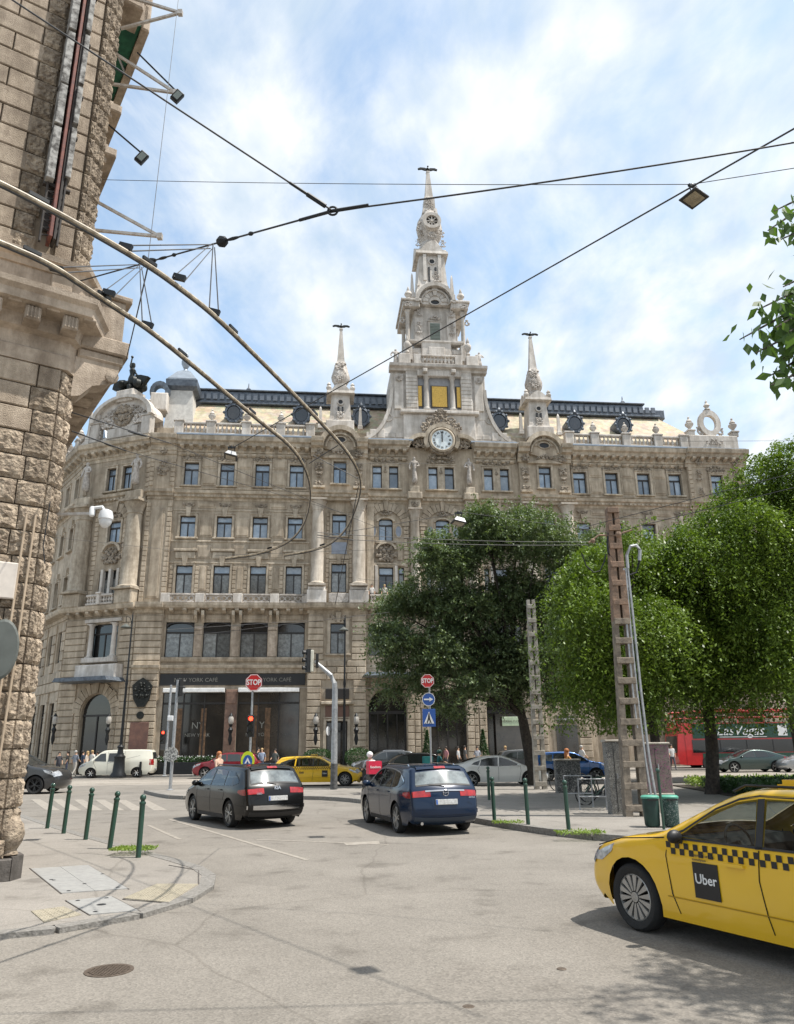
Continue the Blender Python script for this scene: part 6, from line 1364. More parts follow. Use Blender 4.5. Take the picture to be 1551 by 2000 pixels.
gcar('saloon_car','pearl white saloon crossing behind the right sign post','car',SALP,4.75,1.44,1.84,.93,(-1.4,1.42),.34,PWH,SLW,(4.8,39.6),R_(3),((1.1,1.0),(.25,1.38)),((-1.8,1.11),(-1.3,1.27)),[[(.98,.95),(1.0,.7),(.9,.28)],[(-.09,.92),(-.1,.28)],[(-1.02,.94),(-1.1,.8),(-1.0,.6)]],rr=.26,sp=5,kind='twin',tl=LTL,hl=LHL,handles=((.12,.84),(-.8,.86)))
gcar('suv','black hatchback with roof rails behind the delivery scooter','car',SUVP,4.5,1.65,1.85,1.05,(-1.3,1.36),.34,PB,SW,(.35,45.6),R_(186),((1.05,1.14),(.38,1.54)),((-2.1,1.12),(-1.86,1.46)),SS,rr=.24,sp=5,tl=STL,hl=SHL,rail=(-1.3,.2,1.64,CHROME))[0].scale=(.95,.95,.93)
gcar('suv','dark grey car parked at the far kerb beyond the black hatchback','car',SUVP,4.5,1.65,1.85,1.05,(-1.3,1.36),.34,PMG,SW,(-1.0,54.2),R_(184),((1.05,1.14),(.38,1.54)),((-2.1,1.12),(-1.86,1.46)),SS,rr=.24,sp=5,tl=STL,hl=SHL,rail=(-1.3,.2,1.64,CHROME))
gcar('saloon_car','grey car standing behind the white saloon, its roof showing','car',SUVP,4.5,1.65,1.85,1.05,(-1.3,1.36),.34,PMG,SW,(8.2,50.2),R_(4),((1.05,1.14),(.38,1.54)),((-2.1,1.12),(-1.86,1.46)),SS,rr=.24,sp=5,tl=STL,hl=SHL)
gcar('hatchback','bright blue car partly behind the slim concrete mast','car',SUVP,4.5,1.65,1.85,1.05,(-1.3,1.36),.34,PSB,SW,(9.3,44.6),R_(4),((1.05,1.14),(.38,1.54)),((-2.1,1.12),(-1.86,1.46)),SS,rr=.24,sp=5,tl=STL,hl=SHL)[0].scale=(1,1,.93)
gcar('saloon_car','silver car at the right edge in front of the green bus','car',SALP,4.75,1.44,1.84,.93,(-1.4,1.42),.34,PSV,SLW,(27.2,52.5),R_(182),((1.1,1.0),(.25,1.38)),((-1.8,1.11),(-1.3,1.27)),rr=.26,sp=5,tl=LTL,hl=LHL)
gcar('saloon_car','dark green car in front of the bus wheel, left of the silver car','car',SALP,4.75,1.44,1.84,.93,(-1.4,1.42),.34,paint('dark_green_paint',(.02,.045,.04),.4),SLW,(23.4,53.6),R_(182),((1.1,1.0),(.25,1.38)),((-1.8,1.11),(-1.3,1.27)),rr=.26,sp=5,tl=LTL,hl=LHL)
# --- sightseeing bus
bus=empty('sightseeing_bus',(26.2,60.0,0),R_(183),'red open top double decker bus with a green side advertisement','bus')
RB=mat('bus_red',(.55,.02,.02),.35,coat=.6); GB=mat('dark_green_advert',(.012,.07,.04),.5,col2=(.01,.035,.025),scale=8)
def bb(name,x0,x1,y0,y1,z0,z1,m,b=.04): mb=MB(); mb.bbox(x0,x1,y0,y1,z0,z1,b); return mb.put(name,m,bus)
bb('body',-5.5,5.2,-1.22,1.22,.35,2.5,RB,.06); 
mb=MB(); mb.prism([(5.2,.35),(5.75,.4),(5.85,1.0),(5.7,2.5),(5.5,3.4),(5.2,3.4)][::-1],-1.2,1.2); mb.put('front_end',RB,bus)
bb('upper_deck',-5.5,5.2,-1.22,1.22,2.5,3.3,RB,.06)
for sg in (-1,1):
    mb=MB(); mb.box(-5.45,4.6,sg*1.235-.01,sg*1.235+.01,2.2,3.25); mb.put('side_advert',GB,bus)
    mb=MB(); mb.box(-5.4,4.7,sg*1.235-.01,sg*1.235+.01,1.2,2.1); mb.put('side_window',CARG,bus); mb=MB(); mb.box(-5.45,4.0,sg*1.235-.012,sg*1.235+.008,.4,1.15); mb.put('lower_panel',GB,bus)
    for X in (-3.4,-1.4,.6,2.6): mb=MB(); mb.box(X-.04,X+.04,sg*1.245-.01,sg*1.245+.01,1.2,2.1); mb.put('window_pillar',BLACK,bus)
    mb=MB(); mb.tube([(-5.4,sg*1.15,4.15),(5.1,sg*1.15,4.15),(5.6,sg*1.1,3.9),(5.6,sg*1.1,3.4)],.06,6); mb.tube([(-5.4,sg*1.15,3.7),(5.1,sg*1.15,3.7)],.035,6); mb.put('deck_rail',RB,bus)
    for X in range(-5,6,2): mb=MB(); mb.tube([(X,sg*1.15,3.3),(X,sg*1.15,4.15)],.03,5); mb.put('rail_post',RB,bus)
    tx=T((1.0,sg*1.26,2.72))@(Rz(PI) if sg>0 else Matrix.Identity(4))@Rx(PI/2); text('advert_lettering','LasVegas',1.0,WHITE,bus,tx,ext=.004,shear=.35); mb=MB(); mb.box(-1.0,2.6,sg*1.26-.004,sg*1.26+.004,2.27,2.31); mb.put('advert_underline',WHITE,bus)
mb=MB(); mb.bbox(-2.6,-1.9,1.24,1.26,2.35,3.1,.01); mb.put('advert_logo',WHITE,bus)
bb('canopy',-5.3,3.5,-1.2,1.2,4.15,4.3,RB,.04)
for X in (-3.5,3.6):
    for sg in (-1,1):
        mb=MB(); mb.lathe([(.3,-.13),(.48,-.14),(.5,-.1),(.5,.1),(.48,.14),(.3,.12)],24,T((X,sg*1.12,.5))@Rx(-PI/2 if sg>0 else PI/2)); o=mb.put('wheel',TYRE,bus); mb=MB(); mb.lathe([(.3,.1),(.28,.06),(.1,.05),(.08,.12),(.001,.13)],16,T((X,sg*1.12,.5))@Rx(-PI/2 if sg>0 else PI/2)); mb.put('rim',STEEL,o)
mb=MB(); mb.prism([(5.78,1.2),(5.66,2.4),(5.72,2.4),(5.84,1.2)],-1.05,1.05); mb.put('windscreen',CARG,bus)
# ---------------------------------------------------------------- street furniture
def pole(name,x,y,h,r,m,label,cat,group=None,z0=.128,base=True):
    o=empty(name,(x,y,z0),0,label,cat,group); mb=MB(); mb.lathe([(r*1.0,0),(r,h*.5),(r*.85,h)],12); mb.put('post',m,o,smooth=True)
    if base: mb=MB(); mb.lathe([(r*2.2,0),(r*2.2,.02),(r*1.2,.05)],12); mb.put('base_plate',m,o)
    return o
def disc(mb,r,n,M,t=.01): return mb.lathe([(.001,-t),(r,-t),(r,t),(.001,t)],n,M,cap=False)
FRONT=Rx(PI/2)
def stop_sign(o,c,r,yaw=0):
    M=T(c)@Rz(yaw)@FRONT
    mb=MB(); disc(mb,r,8,M@Rz(PI/8)); s=mb.put('stop_sign',RED,o)
    mb=MB(); mb.lathe([(r*.90,.011),(r*.97,.011),(r*.97,.013),(r*.90,.013),(r*.90,.011)],8,M@Rz(PI/8),cap=False); mb.put('sign_border',WHITE,s)
    text('sign_lettering','STOP',r*.78,WHITE,s,M@T((0,0,.014))@S(.86,1.1,1),ext=.003,bold=.008)
def signal(o,c,lit=None,yaw=0,sz=1.,back=False,n=3):
    M=T(c)@Rz(yaw); h=.32*n*sz
    mb=MB(); mb.bbox(-.15*sz,.15*sz,-.1*sz,.1*sz,-h/2,h/2,.03,M); s=mb.put('signal_head',BLACK,o)
    for k in range(n):
        z=h/2-.16*sz-.32*sz*k; mb=MB(); mb.lathe([(.001,0),(.10*sz,.01)],16,M@T((0,-.105*sz,z))@FRONT,cap=False)
        mb.put('signal_lens',LITR if (lit==k) else DIML,s)
        mb=MB(); mb.lathe([(.115*sz,0),(.12*sz,.14*sz)],14,M@T((0,-.10*sz,z))@FRONT,cap=False,a0=-.3,a1=PI+.3); mb.put('visor',BLACK,s)
    return s
LITR=mat('lit_red_signal',(.8,.03,.02),.4,emit=(1,.05,.02,5)); DIML=mat('unlit_signal_lens',(.03,.035,.03),.3)
# left island: slim pole with a signal seen from behind
b=PX(332,1548,36.6); o=pole('signal_pole',b.x,36.6,4.9,.075,STEEL,'grey steel pole on the kerb island left of the black estate, signal head turned away at its top','signal pole','signal poles')
o['label']='grey pole at the left tip of the island, black signal head at its top'
signal(o,(.12,.05,4.55),None,yaw=2.4,sz=.85); mb=MB(); mb.lathe([(.001,-.02),(.33,-.02),(.33,.02),(.001,.02)],20,T((-.05,-.1,1.55))@FRONT); mb.put('round_sign_back',mat('sticker_covered_metal',(.5,.5,.47),.6,col2=(.12,.12,.12),scale=14,contrast=.05),o)
b=PX(320,1512,55.6); o=pole('signal_pole',b.x,55.8,6.2,.09,STEEL,'tall grey pole across the road with a small box and red light','signal pole','signal poles')
signal(o,(-.25,-.15,2.6),0,sz=.95,n=3); mb=MB(); mb.bbox(-.05,.35,-.2,-.05,3.7,4.05,.03); mb.put('control_box',SK,o)
# stop sign with signal and round sign on the island
b=PX(484,1520,35.2); o=pole('stop_sign_post',b.x+.05,35.2,4.9,.05,STEEL,'post behind the black estate carrying a stop sign, red light and round yellow sign','sign post','stop sign posts')
stop_sign(o,(.05,-.08,4.62),.40,0); signal(o,(.03,-.2,2.72),0,sz=.98,n=3)
mb=MB(); disc(mb,.35,24,T((-.03,-.3,1.25))@FRONT@S(.85,1.15,1)); s=mb.put('round_sign',YEL,o); mb=MB(); disc(mb,.24,20,T((-.03,-.313,1.22))@FRONT@S(.85,1.15,1)); mb.put('sign_face',BLUE,s)
mb=MB(); mb.prism([(-.13,-.1),(-.06,-.1),(0,.02),(.06,-.1),(.13,-.1),(0,.15)],-.335,-.326,T((-.03,0,1.24))); mb.put('arrow',WHITE,s)
# mast with arm
b=PX(652,1548,35.4); o=empty('signal_mast',(b.x,35.4,.1),0,'thick grey mast with a bent arm and a signal head over the yellow taxi','signal mast')
mb=MB(); mb.tube([(0,0,0),(0,0,4.2),(-.02,0,4.6),(-.2,0,4.95),(-.95,0,5.6)],[.15,.13,.12,.11,.08],12); mb.put('mast',STEEL,o,smooth=True)
mb=MB(); mb.lathe([(.16,0),(.155,1.1),(.13,1.15)],12); mb.put('mast_foot',mat('dark_worn_steel',(.12,.12,.12),.6,col2=(.05,.05,.05),scale=9),o)
s=signal(o,(-1.25,0,5.62),None,yaw=R_(-70),sz=1.1); mb=MB(); mb.bbox(-1.13,-1.0,-.16,.12,5.12,6.1,.02); mb.put('backboard',CREAM,o); mb=MB(); mb.bbox(-.9,-.78,-.1,.1,5.3,5.95,.02); mb.put('mounting_plate',DARKP,o)
mb=MB(); disc(mb,.2,16,T((-.28,-.05,2.5))@Rz(R_(70))@FRONT); mb.put('round_sign_back',SK,o)
# right post: stop, arrow, crossing
Y=34.; b=PX(843,1525,Y); o=pole('stop_sign_post',b.x,Y,4.75,.04,STEEL,'post in front of the main entrance with stop, right arrow and crossing signs','sign post','stop sign posts',z0=0)
def rel(px,py): p=PX(px,py,Y-.1); return (p.x-b.x,-.12,p.z)
stop_sign(o,rel(835,1330),.31); c=rel(837,1366)
mb=MB(); disc(mb,.28,24,T(c)@FRONT); s=mb.put('arrow_sign',BLUE,o); mb=MB(); mb.lathe([(.26,.012),(.282,.012),(.282,.014),(.26,.014)],24,T(c)@FRONT,cap=False); mb.put('sign_border',WHITE,s); mb=MB(); mb.prism([(-.2,-.03),(.04,-.03),(.04,-.09),(.2,0),(.04,.09),(.04,.03),(-.2,.03)],-.02,-.012,T(c)); mb.put('arrow',WHITE,s)
c=rel(838,1402); mb=MB(); mb.bbox(-.28,.28,-.01,.01,-.37,.37,.005,T(c)); s=mb.put('crossing_sign',BLUE,o); mb=MB(); mb.prism([(-.22,-.24),(.22,-.24),(0,.26)],-.016,-.011,T(c)); mb.put('sign_triangle',WHITE,s)
mb=MB(); mb.prism([(-.03,.12),(.03,.12),(.05,-.05),(.10,-.2),(.05,-.2),(0,-.06),(-.06,-.2),(-.11,-.2),(-.05,-.03)],-.022,-.017,T(c)); mb.lathe([(.001,-.002),(.035,0)],8,T(c)@T((0,-.02,.155))@FRONT,cap=False)
for k in range(4): mb.prism([(-.18+k*.09,-.235),(-.15+k*.09,-.235),(-.135+k*.08,-.20),(-.16+k*.08,-.20)],-.022,-.017,T(c))
mb.put('walking_figure',BLACK,s)
# cast iron lamp posts
def lamppost(x,y,h,label,base=True,s=1,arm=-.45):
    o=empty('street_lamp',(x,y,.1),0,label,'street lamp','cast iron street lamps'); mb=MB()
    if base: mb.lathe([(.55*s,0),(.55*s,.12),(.42*s,.3),(.36*s,1.2),(.40*s,1.35),(.22*s,1.5),(.18*s,1.9),(.26*s,2.0),(.12*s,2.15)],14); mb.put('cast_base',IRON,o,smooth=True)
    mb=MB(); mb.lathe([(.11*s,2.0 if base else 0),(.085*s,h*.55),(.11*s,h*.56),(.07*s,h*.6),(.05*s,h),(.01,h+.25)],10); mb.put('post',IRON,o,smooth=True)
    mb=MB(); mb.tube([(0,0,h-.7),(arm*.4,0,h-.2),(arm,0,h-.1),(arm,0,h-.55)],.03,6); mb.tube([(0,0,h-.3),(arm*.3,0,h-.9),(arm*.7,0,h-.5)],.02,5); mb.put('bracket',IRON,o); mb=MB(); mb.lathe([(.05,.3),(.12,.25),(.38*s,.05),(.36*s,0),(.001,-.03)],12,T((arm,0,h-.95))); mb.put('lamp_shade',MATS['dull_green_grey'],o,smooth=True)
b=PX(236,1513,57.0); lamppost(b.x+.1,56.2,11.4,'tall black cast iron street lamp in front of the cream white van')
b=PX(672,1500,58.5); lamppost(b.x,58.3,11.3,'slender black street lamp behind the bent signal mast, against the hotel',base=False,arm=-.1)
for px in (182,272):
    b=PX(px,1514,56.8); o=pole('kerb_bollard',b.x,56.9,.95,.09,IRON,'short black bollard beside the van, %s of the lamp post'%('left' if px<200 else 'right'),'bollard','short bollards at the far kerb')
# hotel lanterns
def lantern(px,py,Y,label):
    p=PX(px,py,Y); o=empty('wall_lantern',p,0,label,'lantern','lanterns on the hotel front'); mb=MB(); mb.lathe([(.05,-1.6),(.16,-1.2),(.10,-.8),(.2,-.5),(.08,-.3),(.16,-.1)],8); mb.put('figure_bracket',IRON,o,smooth=True); mb=MB(); mb.lathe([(.1,-.1),(.2,.05),(.2,.35),(.12,.5)],8); mb.put('globe',mat('milky_lamp_glass',(.45,.42,.38),.3),o,smooth=True); mb=MB(); mb.lathe([(.14,.48),(.16,.52),(.02,.75)],8); mb.put('cap',IRON,o)
for i,(px,w) in enumerate(((107,'dark lantern at the left end of the hotel corner, nearest the stone wall'),(212,'dark lantern right of the arched corner door'),(451,'dark lantern on the brown pilaster between the café windows'),(617,'dark lantern left of the narrow door behind the signal mast'),(696,'dark lantern right of the narrow door behind the signal mast'))):
    lantern(px,1412,60.2+.1*(i>1)*(px-600)/30*.1-.9-(.0 if i>1 else -1.6 if px<150 else -.3),w)
# hotel plaques, shield and shop signs (parts of the hotel)
mb=MB(); mb.bbox(-1.95,-.55,-.34,-.26,.95,3.9,.03); hp('bronze_plaque',mb,mat('reddish_plaque',(.15,.075,.055),.6,col2=(.10,.05,.04)))
mb=MB(); mb.prism([(-2.0,6.6),(-1.7,6.9),(-1.25,7.2),(-.8,6.9),(-.5,6.6),(-.65,5.6),(-1.0,5.0),(-1.5,5.0),(-1.85,5.6)],-.5,-.28); hp('coat_of_arms',mb,BRONZE); ornament(-1.25,6.1,-.5,1.1,1.3,m=BRONZE,n=16); disc(mb:=MB(),.28,16,T((-1.25,-.33,4.4))@FRONT,t=.05); hp('round_plaque',mb,BRONZE)
for (a,b_,c_,d,m,t_,col,sz) in ((26.7,28.5,3.35,4.05,mat('pale_green_sign',(.45,.55,.38),.5),'HERBAL FLOWER',CHAR,.24),(31.15,32.6,3.5,4.1,CHAR,'VIRÁGÜZLET',WHITE,.24)):
    mb=MB(); mb.bbox(a,b_,-.62,-.56,c_,d,.02); hp('shop_sign',mb,m); text('sign_lettering',t_,sz,col,HOTEL,T(((a+b_)/2,-.64,(c_+d)/2))@Rx(PI/2),ext=.003)
mb=MB(); mb.box(26.25,29.0,-.22,-.12,.5,4.3); hp('shop_window',mb,SHOPG); mb=MB(); mb.box(31.05,32.8,-.56,-.5,.1,3.4); hp('shop_door',mb,SHOPG)
# planters, bushes, cones
def leafmat(name,c1,c2,tr=.3):
    if name in MATS: return MATS[name]
    m=bpy.data.materials.new(name); m.use_nodes=True; t=m.node_tree; b=t.nodes['Principled BSDF']; b.inputs['Roughness'].default_value=.45; b.inputs['Specular IOR Level'].default_value=.4
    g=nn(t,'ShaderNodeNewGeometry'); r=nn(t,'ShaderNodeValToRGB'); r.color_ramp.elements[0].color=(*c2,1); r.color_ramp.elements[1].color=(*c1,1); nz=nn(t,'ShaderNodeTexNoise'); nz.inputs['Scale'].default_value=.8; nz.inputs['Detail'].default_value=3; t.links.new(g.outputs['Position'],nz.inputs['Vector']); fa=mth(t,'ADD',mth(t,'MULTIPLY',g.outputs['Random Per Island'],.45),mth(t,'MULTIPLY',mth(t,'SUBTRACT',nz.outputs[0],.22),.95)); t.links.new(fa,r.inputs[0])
    t.links.new(r.outputs[0],b.inputs['Base Color']); tl=nn(t,'ShaderNodeBsdfTranslucent'); mm=nn(t,'ShaderNodeMix',data_type='RGBA',blend_type='MULTIPLY'); mm.inputs[0].default_value=1; mm.inputs[7].default_value=(1.5,1.6,.6,1); t.links.new(r.outputs[0],mm.inputs[6]); t.links.new(mm.outputs[2],tl.inputs[0])
    ms=nn(t,'ShaderNodeMixShader'); ms.inputs[0].default_value=tr; t.links.new(b.outputs[0],ms.inputs[1]); t.links.new(tl.outputs[0],ms.inputs[2]); t.links.new(ms.outputs[0],t.nodes['Material Output'].inputs[0]); MATS[name]=m; return m
def leafcloud(pts,size,rng,droop=.5,asp=.5,up=None):
    """numpy leaves: each a folded diamond of 2 triangles at the given points"""
    n=len(pts); a=rng.uniform(0,2*PI,n); el=rng.normal(-droop,.5,n)
    d=np.stack([np.cos(a)*np.cos(el),np.sin(a)*np.cos(el),np.sin(el)],1); r=rng.normal(size=(n,3)); s=np.cross(d,r); s/=np.linalg.norm(s,axis=1,keepdims=True)+1e-9
    L=(size*rng.uniform(.7,1.3,n))[:,None]; nrm=np.cross(d,s)
    p0=pts; p2=pts+d*L; mid=pts+d*L*.45; p1=mid+s*L*asp*.5+nrm*L*.06; p3=mid-s*L*asp*.5+nrm*L*.06
    V=np.stack([p0,p1,p2,p3],1).reshape(-1,3); k=np.arange(n)*4; Fi=np.stack([k,k+1,k+2,k+3],1); return V,Fi
def leafobj(name,V,Fi,m,parent=None,mw=None):
    me=bpy.data.meshes.new(name); me.vertices.add(len(V)); me.vertices.foreach_set('co',V.astype(np.float32).ravel()); n=len(Fi); me.loops.add(n*4); me.loops.foreach_set('vertex_index',Fi.astype(np.int32).ravel()); me.polygons.add(n); me.polygons.foreach_set('loop_start',np.arange(n,dtype=np.int32)*4)
    try: me.polygons.foreach_set('loop_total',np.full(n,4,dtype=np.int32))
    except Exception: pass
    me.materials.append(m); me.update(calc_edges=True); return put(name,me,parent,mw)
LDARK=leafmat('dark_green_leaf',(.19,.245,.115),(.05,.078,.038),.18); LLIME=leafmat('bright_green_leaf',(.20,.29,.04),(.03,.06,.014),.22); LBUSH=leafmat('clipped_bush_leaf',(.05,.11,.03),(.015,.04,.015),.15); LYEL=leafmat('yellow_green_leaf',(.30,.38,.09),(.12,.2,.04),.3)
def blobpts(blobs,n,rng,shell=.35):
    vol=np.array([b[3]*b[4]*b[5] for b in blobs])**.67; cnt=(vol/vol.sum()*n).astype(int); out=[]
    for b,c in zip(blobs,cnt):
        v=rng.normal(size=(c,3)); v/=np.linalg.norm(v,axis=1,keepdims=True); r=1-shell*rng.random(c)**1.6; v*=r[:,None]; out.append(v*np.array(b[3:6])+np.array(b[:3]))
    return np.concatenate(out)
def leafflat(pts,size,rng,asp=.5):
    """leaves lying mostly flat, tips drooping a little: tops catch the sun, undersides stay dark"""
    n=len(pts); a=rng.uniform(0,2*PI,n); el=rng.normal(-.55,.35,n); d=np.stack([np.cos(a)*np.cos(el),np.sin(a)*np.cos(el),np.sin(el)],1)
    s=np.stack([-np.sin(a),np.cos(a),rng.normal(0,.35,n)],1); s/=np.linalg.norm(s,axis=1,keepdims=True); L=(size*rng.uniform(.65,1.35,n))[:,None]; nrm=np.cross(d,s)
    mid=pts+d*L*.45; V=np.stack([pts,mid+s*L*asp*.5-nrm*L*.05,pts+d*L,mid-s*L*asp*.5-nrm*L*.05],1).reshape(-1,3); k=np.arange(n)*4; return V,np.stack([k,k+1,k+2,k+3],1)
def lobetree(name,label,base,lobes,Y,m,seed,size=.15,dens=330,K=20,droop=.6,tl=.8,trunk_r=.25,lean=(0,0),fz=3.2,group='trees on the right pavement',yr=2.2):
    """lobes: (px,py,radius in metres); each is a leafy bough at its own depth round Y"""
    rng=np.random.default_rng(seed); o=empty(name,(base[0],base[1],.1),0,label,'tree',group); B=np.array([base[0],base[1],.1]); Bv=Vector(B); PP=[]; bk=mat('dark_bark',(.075,.06,.048),.95,col2=(.03,.025,.02),scale=9,bump=1.5,bscale=30); cs=[]
    for (px,py,r) in lobes:
        for rep in range(2):
            c=np.array(PX(px,py,Y+(rng.uniform(-yr,.2) if rep==0 else rng.uniform(.2,yr)))) ; cs.append(c)
            n=int(dens*r**2*(1.0 if rep==0 else .55)); v=rng.normal(size=(n,3)); v/=np.linalg.norm(v,axis=1,keepdims=True)
            ph=rng.normal(size=(6,3)); ph/=np.linalg.norm(ph,axis=1,keepdims=True); env=.82+.45*(np.clip(v@ph.T,0,1)**5).max(1)
            p=c+v*np.array([1,1,.78])*(r*env*rng.random(n)**.33)[:,None]*.86
            d=v*.8*np.array([1,1,.5])+rng.normal(0,.45,(n,3)); d/=np.linalg.norm(d,axis=1,keepdims=True); L=tl*rng.uniform(.3,1.7,n); t=(np.arange(K)+rng.random((n,K)))/K
            P=p[:,None,:]+d[:,None,:]*(L[:,None]*t)[:,:,None]; P[:,:,2]-=droop*L[:,None]*t**1.8; PP.append(P.reshape(-1,3)+rng.normal(0,.05,(n*K,3)))
    P=np.concatenate(PP); P=P[P[:,2]>2.2]; V,Fi=leafflat(P-B,size,rng); leafobj('crown',V,Fi,m,o)
    cm=Vector(np.mean(cs,0))-Bv; fork=Vector((lean[0],lean[1],fz)); top=cm+Vector((0,0,1.5))
    mb=MB(); mb.tube([(0,0,-.1),(.02,0,.35),tuple(fork*.5+Vector((.06,0,0))),tuple(fork)],[trunk_r*1.5,trunk_r*1.1,trunk_r,trunk_r*.85],10); mb.tube([tuple(fork),tuple(fork.lerp(top,.5)+Vector((.2,0,0))),tuple(top)],[trunk_r*.8,trunk_r*.5,.04],8); mb.put('trunk',bk,o,smooth=True)
    for c in cs[::2]:
        e=Vector(c)-Bv; st=fork.lerp(top,.35*rng.random()); mid=st.lerp(e,.5)+Vector((rng.normal()*.15,0,.3)); mb=MB(); mb.tube([tuple(st),tuple(st.lerp(mid,.5)+Vector((0,0,.1))),tuple(mid),tuple(e)],[trunk_r*.42,trunk_r*.34,trunk_r*.22,.025],6); mb.put('branch',bk,o)
    return o
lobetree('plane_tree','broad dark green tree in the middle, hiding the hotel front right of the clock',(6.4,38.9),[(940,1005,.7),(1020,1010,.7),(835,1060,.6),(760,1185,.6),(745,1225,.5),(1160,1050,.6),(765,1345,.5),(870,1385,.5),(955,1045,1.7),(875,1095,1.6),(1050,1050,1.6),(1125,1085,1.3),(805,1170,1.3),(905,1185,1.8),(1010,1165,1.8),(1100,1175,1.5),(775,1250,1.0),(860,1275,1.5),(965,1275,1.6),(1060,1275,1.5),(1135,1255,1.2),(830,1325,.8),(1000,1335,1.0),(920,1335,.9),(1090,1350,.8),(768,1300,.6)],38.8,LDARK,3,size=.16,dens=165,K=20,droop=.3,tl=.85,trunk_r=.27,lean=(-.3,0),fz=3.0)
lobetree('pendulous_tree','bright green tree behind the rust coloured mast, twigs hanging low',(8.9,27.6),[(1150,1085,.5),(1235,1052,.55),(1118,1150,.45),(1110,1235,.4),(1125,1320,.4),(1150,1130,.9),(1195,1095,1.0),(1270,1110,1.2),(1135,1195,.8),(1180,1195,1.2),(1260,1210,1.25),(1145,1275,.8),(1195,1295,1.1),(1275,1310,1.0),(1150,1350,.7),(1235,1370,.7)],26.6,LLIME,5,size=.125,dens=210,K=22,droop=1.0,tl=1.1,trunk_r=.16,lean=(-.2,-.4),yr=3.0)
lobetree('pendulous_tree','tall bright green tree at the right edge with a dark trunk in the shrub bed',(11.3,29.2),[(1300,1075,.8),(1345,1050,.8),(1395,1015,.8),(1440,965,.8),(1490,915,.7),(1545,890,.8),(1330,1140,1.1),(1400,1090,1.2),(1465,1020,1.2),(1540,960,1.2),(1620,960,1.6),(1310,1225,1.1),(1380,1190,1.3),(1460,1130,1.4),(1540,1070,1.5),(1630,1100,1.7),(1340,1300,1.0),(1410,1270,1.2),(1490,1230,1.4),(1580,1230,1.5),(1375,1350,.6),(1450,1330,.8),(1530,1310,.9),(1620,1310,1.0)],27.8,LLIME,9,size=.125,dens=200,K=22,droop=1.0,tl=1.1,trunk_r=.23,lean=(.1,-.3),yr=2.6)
lobetree('plane_tree','dark leaved tree added behind the two bright green trees to darken their depths',(13.0,40.5),[(1230,1180,1.8),(1320,1170,1.9),(1300,1290,1.9),(1220,1310,1.6),(1400,1270,1.7),(1250,1380,1.0)],40.5,LDARK,15,size=.2,dens=110,K=18,droop=.6,tl=1.0,yr=1.2)  # added dark foliage, gives the bright crowns in front a dark interior
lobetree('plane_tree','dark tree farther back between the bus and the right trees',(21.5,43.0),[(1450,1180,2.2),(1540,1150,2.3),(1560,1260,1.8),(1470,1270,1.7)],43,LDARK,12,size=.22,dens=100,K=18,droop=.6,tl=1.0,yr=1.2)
# overhanging branches top right, of a tree just outside the view
rng=np.random.default_rng(4)
o=empty('street_tree',(7.6,3.6,.1),0,'near branches with large leaves reaching in at the upper right edge','tree'); B=Vector((7.6,3.6,.1))
tips=[((1500,450),(1620,400)),((1512,412),(1640,380)),((1520,470),(1650,440)),((1445,663),(1620,600)),((1480,605),(1640,560)),((1475,690),(1640,640)),((1502,735),(1640,690)),((1506,752),(1660,720)),((1530,560),(1640,540)),((1515,640),(1640,600)),((1530,660),(1650,600)),((1530,700),(1650,650)),((1540,620),(1660,590)),((1548,680),(1660,650)),((1545,590),(1660,560)),((1525,625),(1650,600)),((1538,650),(1650,620)),((1550,720),(1660,690))]
P=[]; mbb=MB()
for i,(a,b) in enumerate(tips):
    Yd=4.0+.45*rng.random(); p=PX(*a,Yd); q=PX(*b,Yd+.3)
    mbb.tube([tuple(q-B),tuple((p+q)/2+Vector((0,0,.06))-B),tuple(p-B)],[.02,.01,.004],5)
    n=24
    for k in range(n):
        t=k/n; c=p.lerp(q,t)+Vector((0,0,.06*math.sin(PI*t))); 
        for _ in range(3 if a[0]>1515 else 1): P.append(np.array(c-B)+rng.normal(0,.035 if a[0]<1515 else .07,3))
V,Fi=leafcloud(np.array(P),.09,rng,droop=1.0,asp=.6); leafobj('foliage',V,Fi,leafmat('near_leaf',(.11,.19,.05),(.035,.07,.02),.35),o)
mbb.put('branch',MATS['dark_bark'],o)
blobs=[(7.0+rng.normal(0,.9),5.9+rng.normal(0,.7),8.2+rng.normal(0,1.0),.9,.9,.6) for _ in range(22)]; blobs=[b for b in blobs if b[0]>6.4]
if blobs:
    V,Fi=leafcloud(blobpts(blobs,9000,rng)-np.array(B),.12,rng,.8); leafobj('crown',V,Fi,MATS['near_leaf'],o)
mb=MB(); mb.tube([(0,0,-.1),(0,0,3),(-.1,-.1,8.5)],[.2,.16,.05],10); mb.put('trunk',MATS['dark_bark'],o,smooth=True)
for (a,b) in tips[::3]: q=PX(*b,4.4); mb=MB(); mb.tube([(0,0,4.5),tuple((q-B)*.5+Vector((0,0,3.0))),tuple(q-B)],[.07,.05,.02],6); mb.put('branch',MATS['dark_bark'],o)
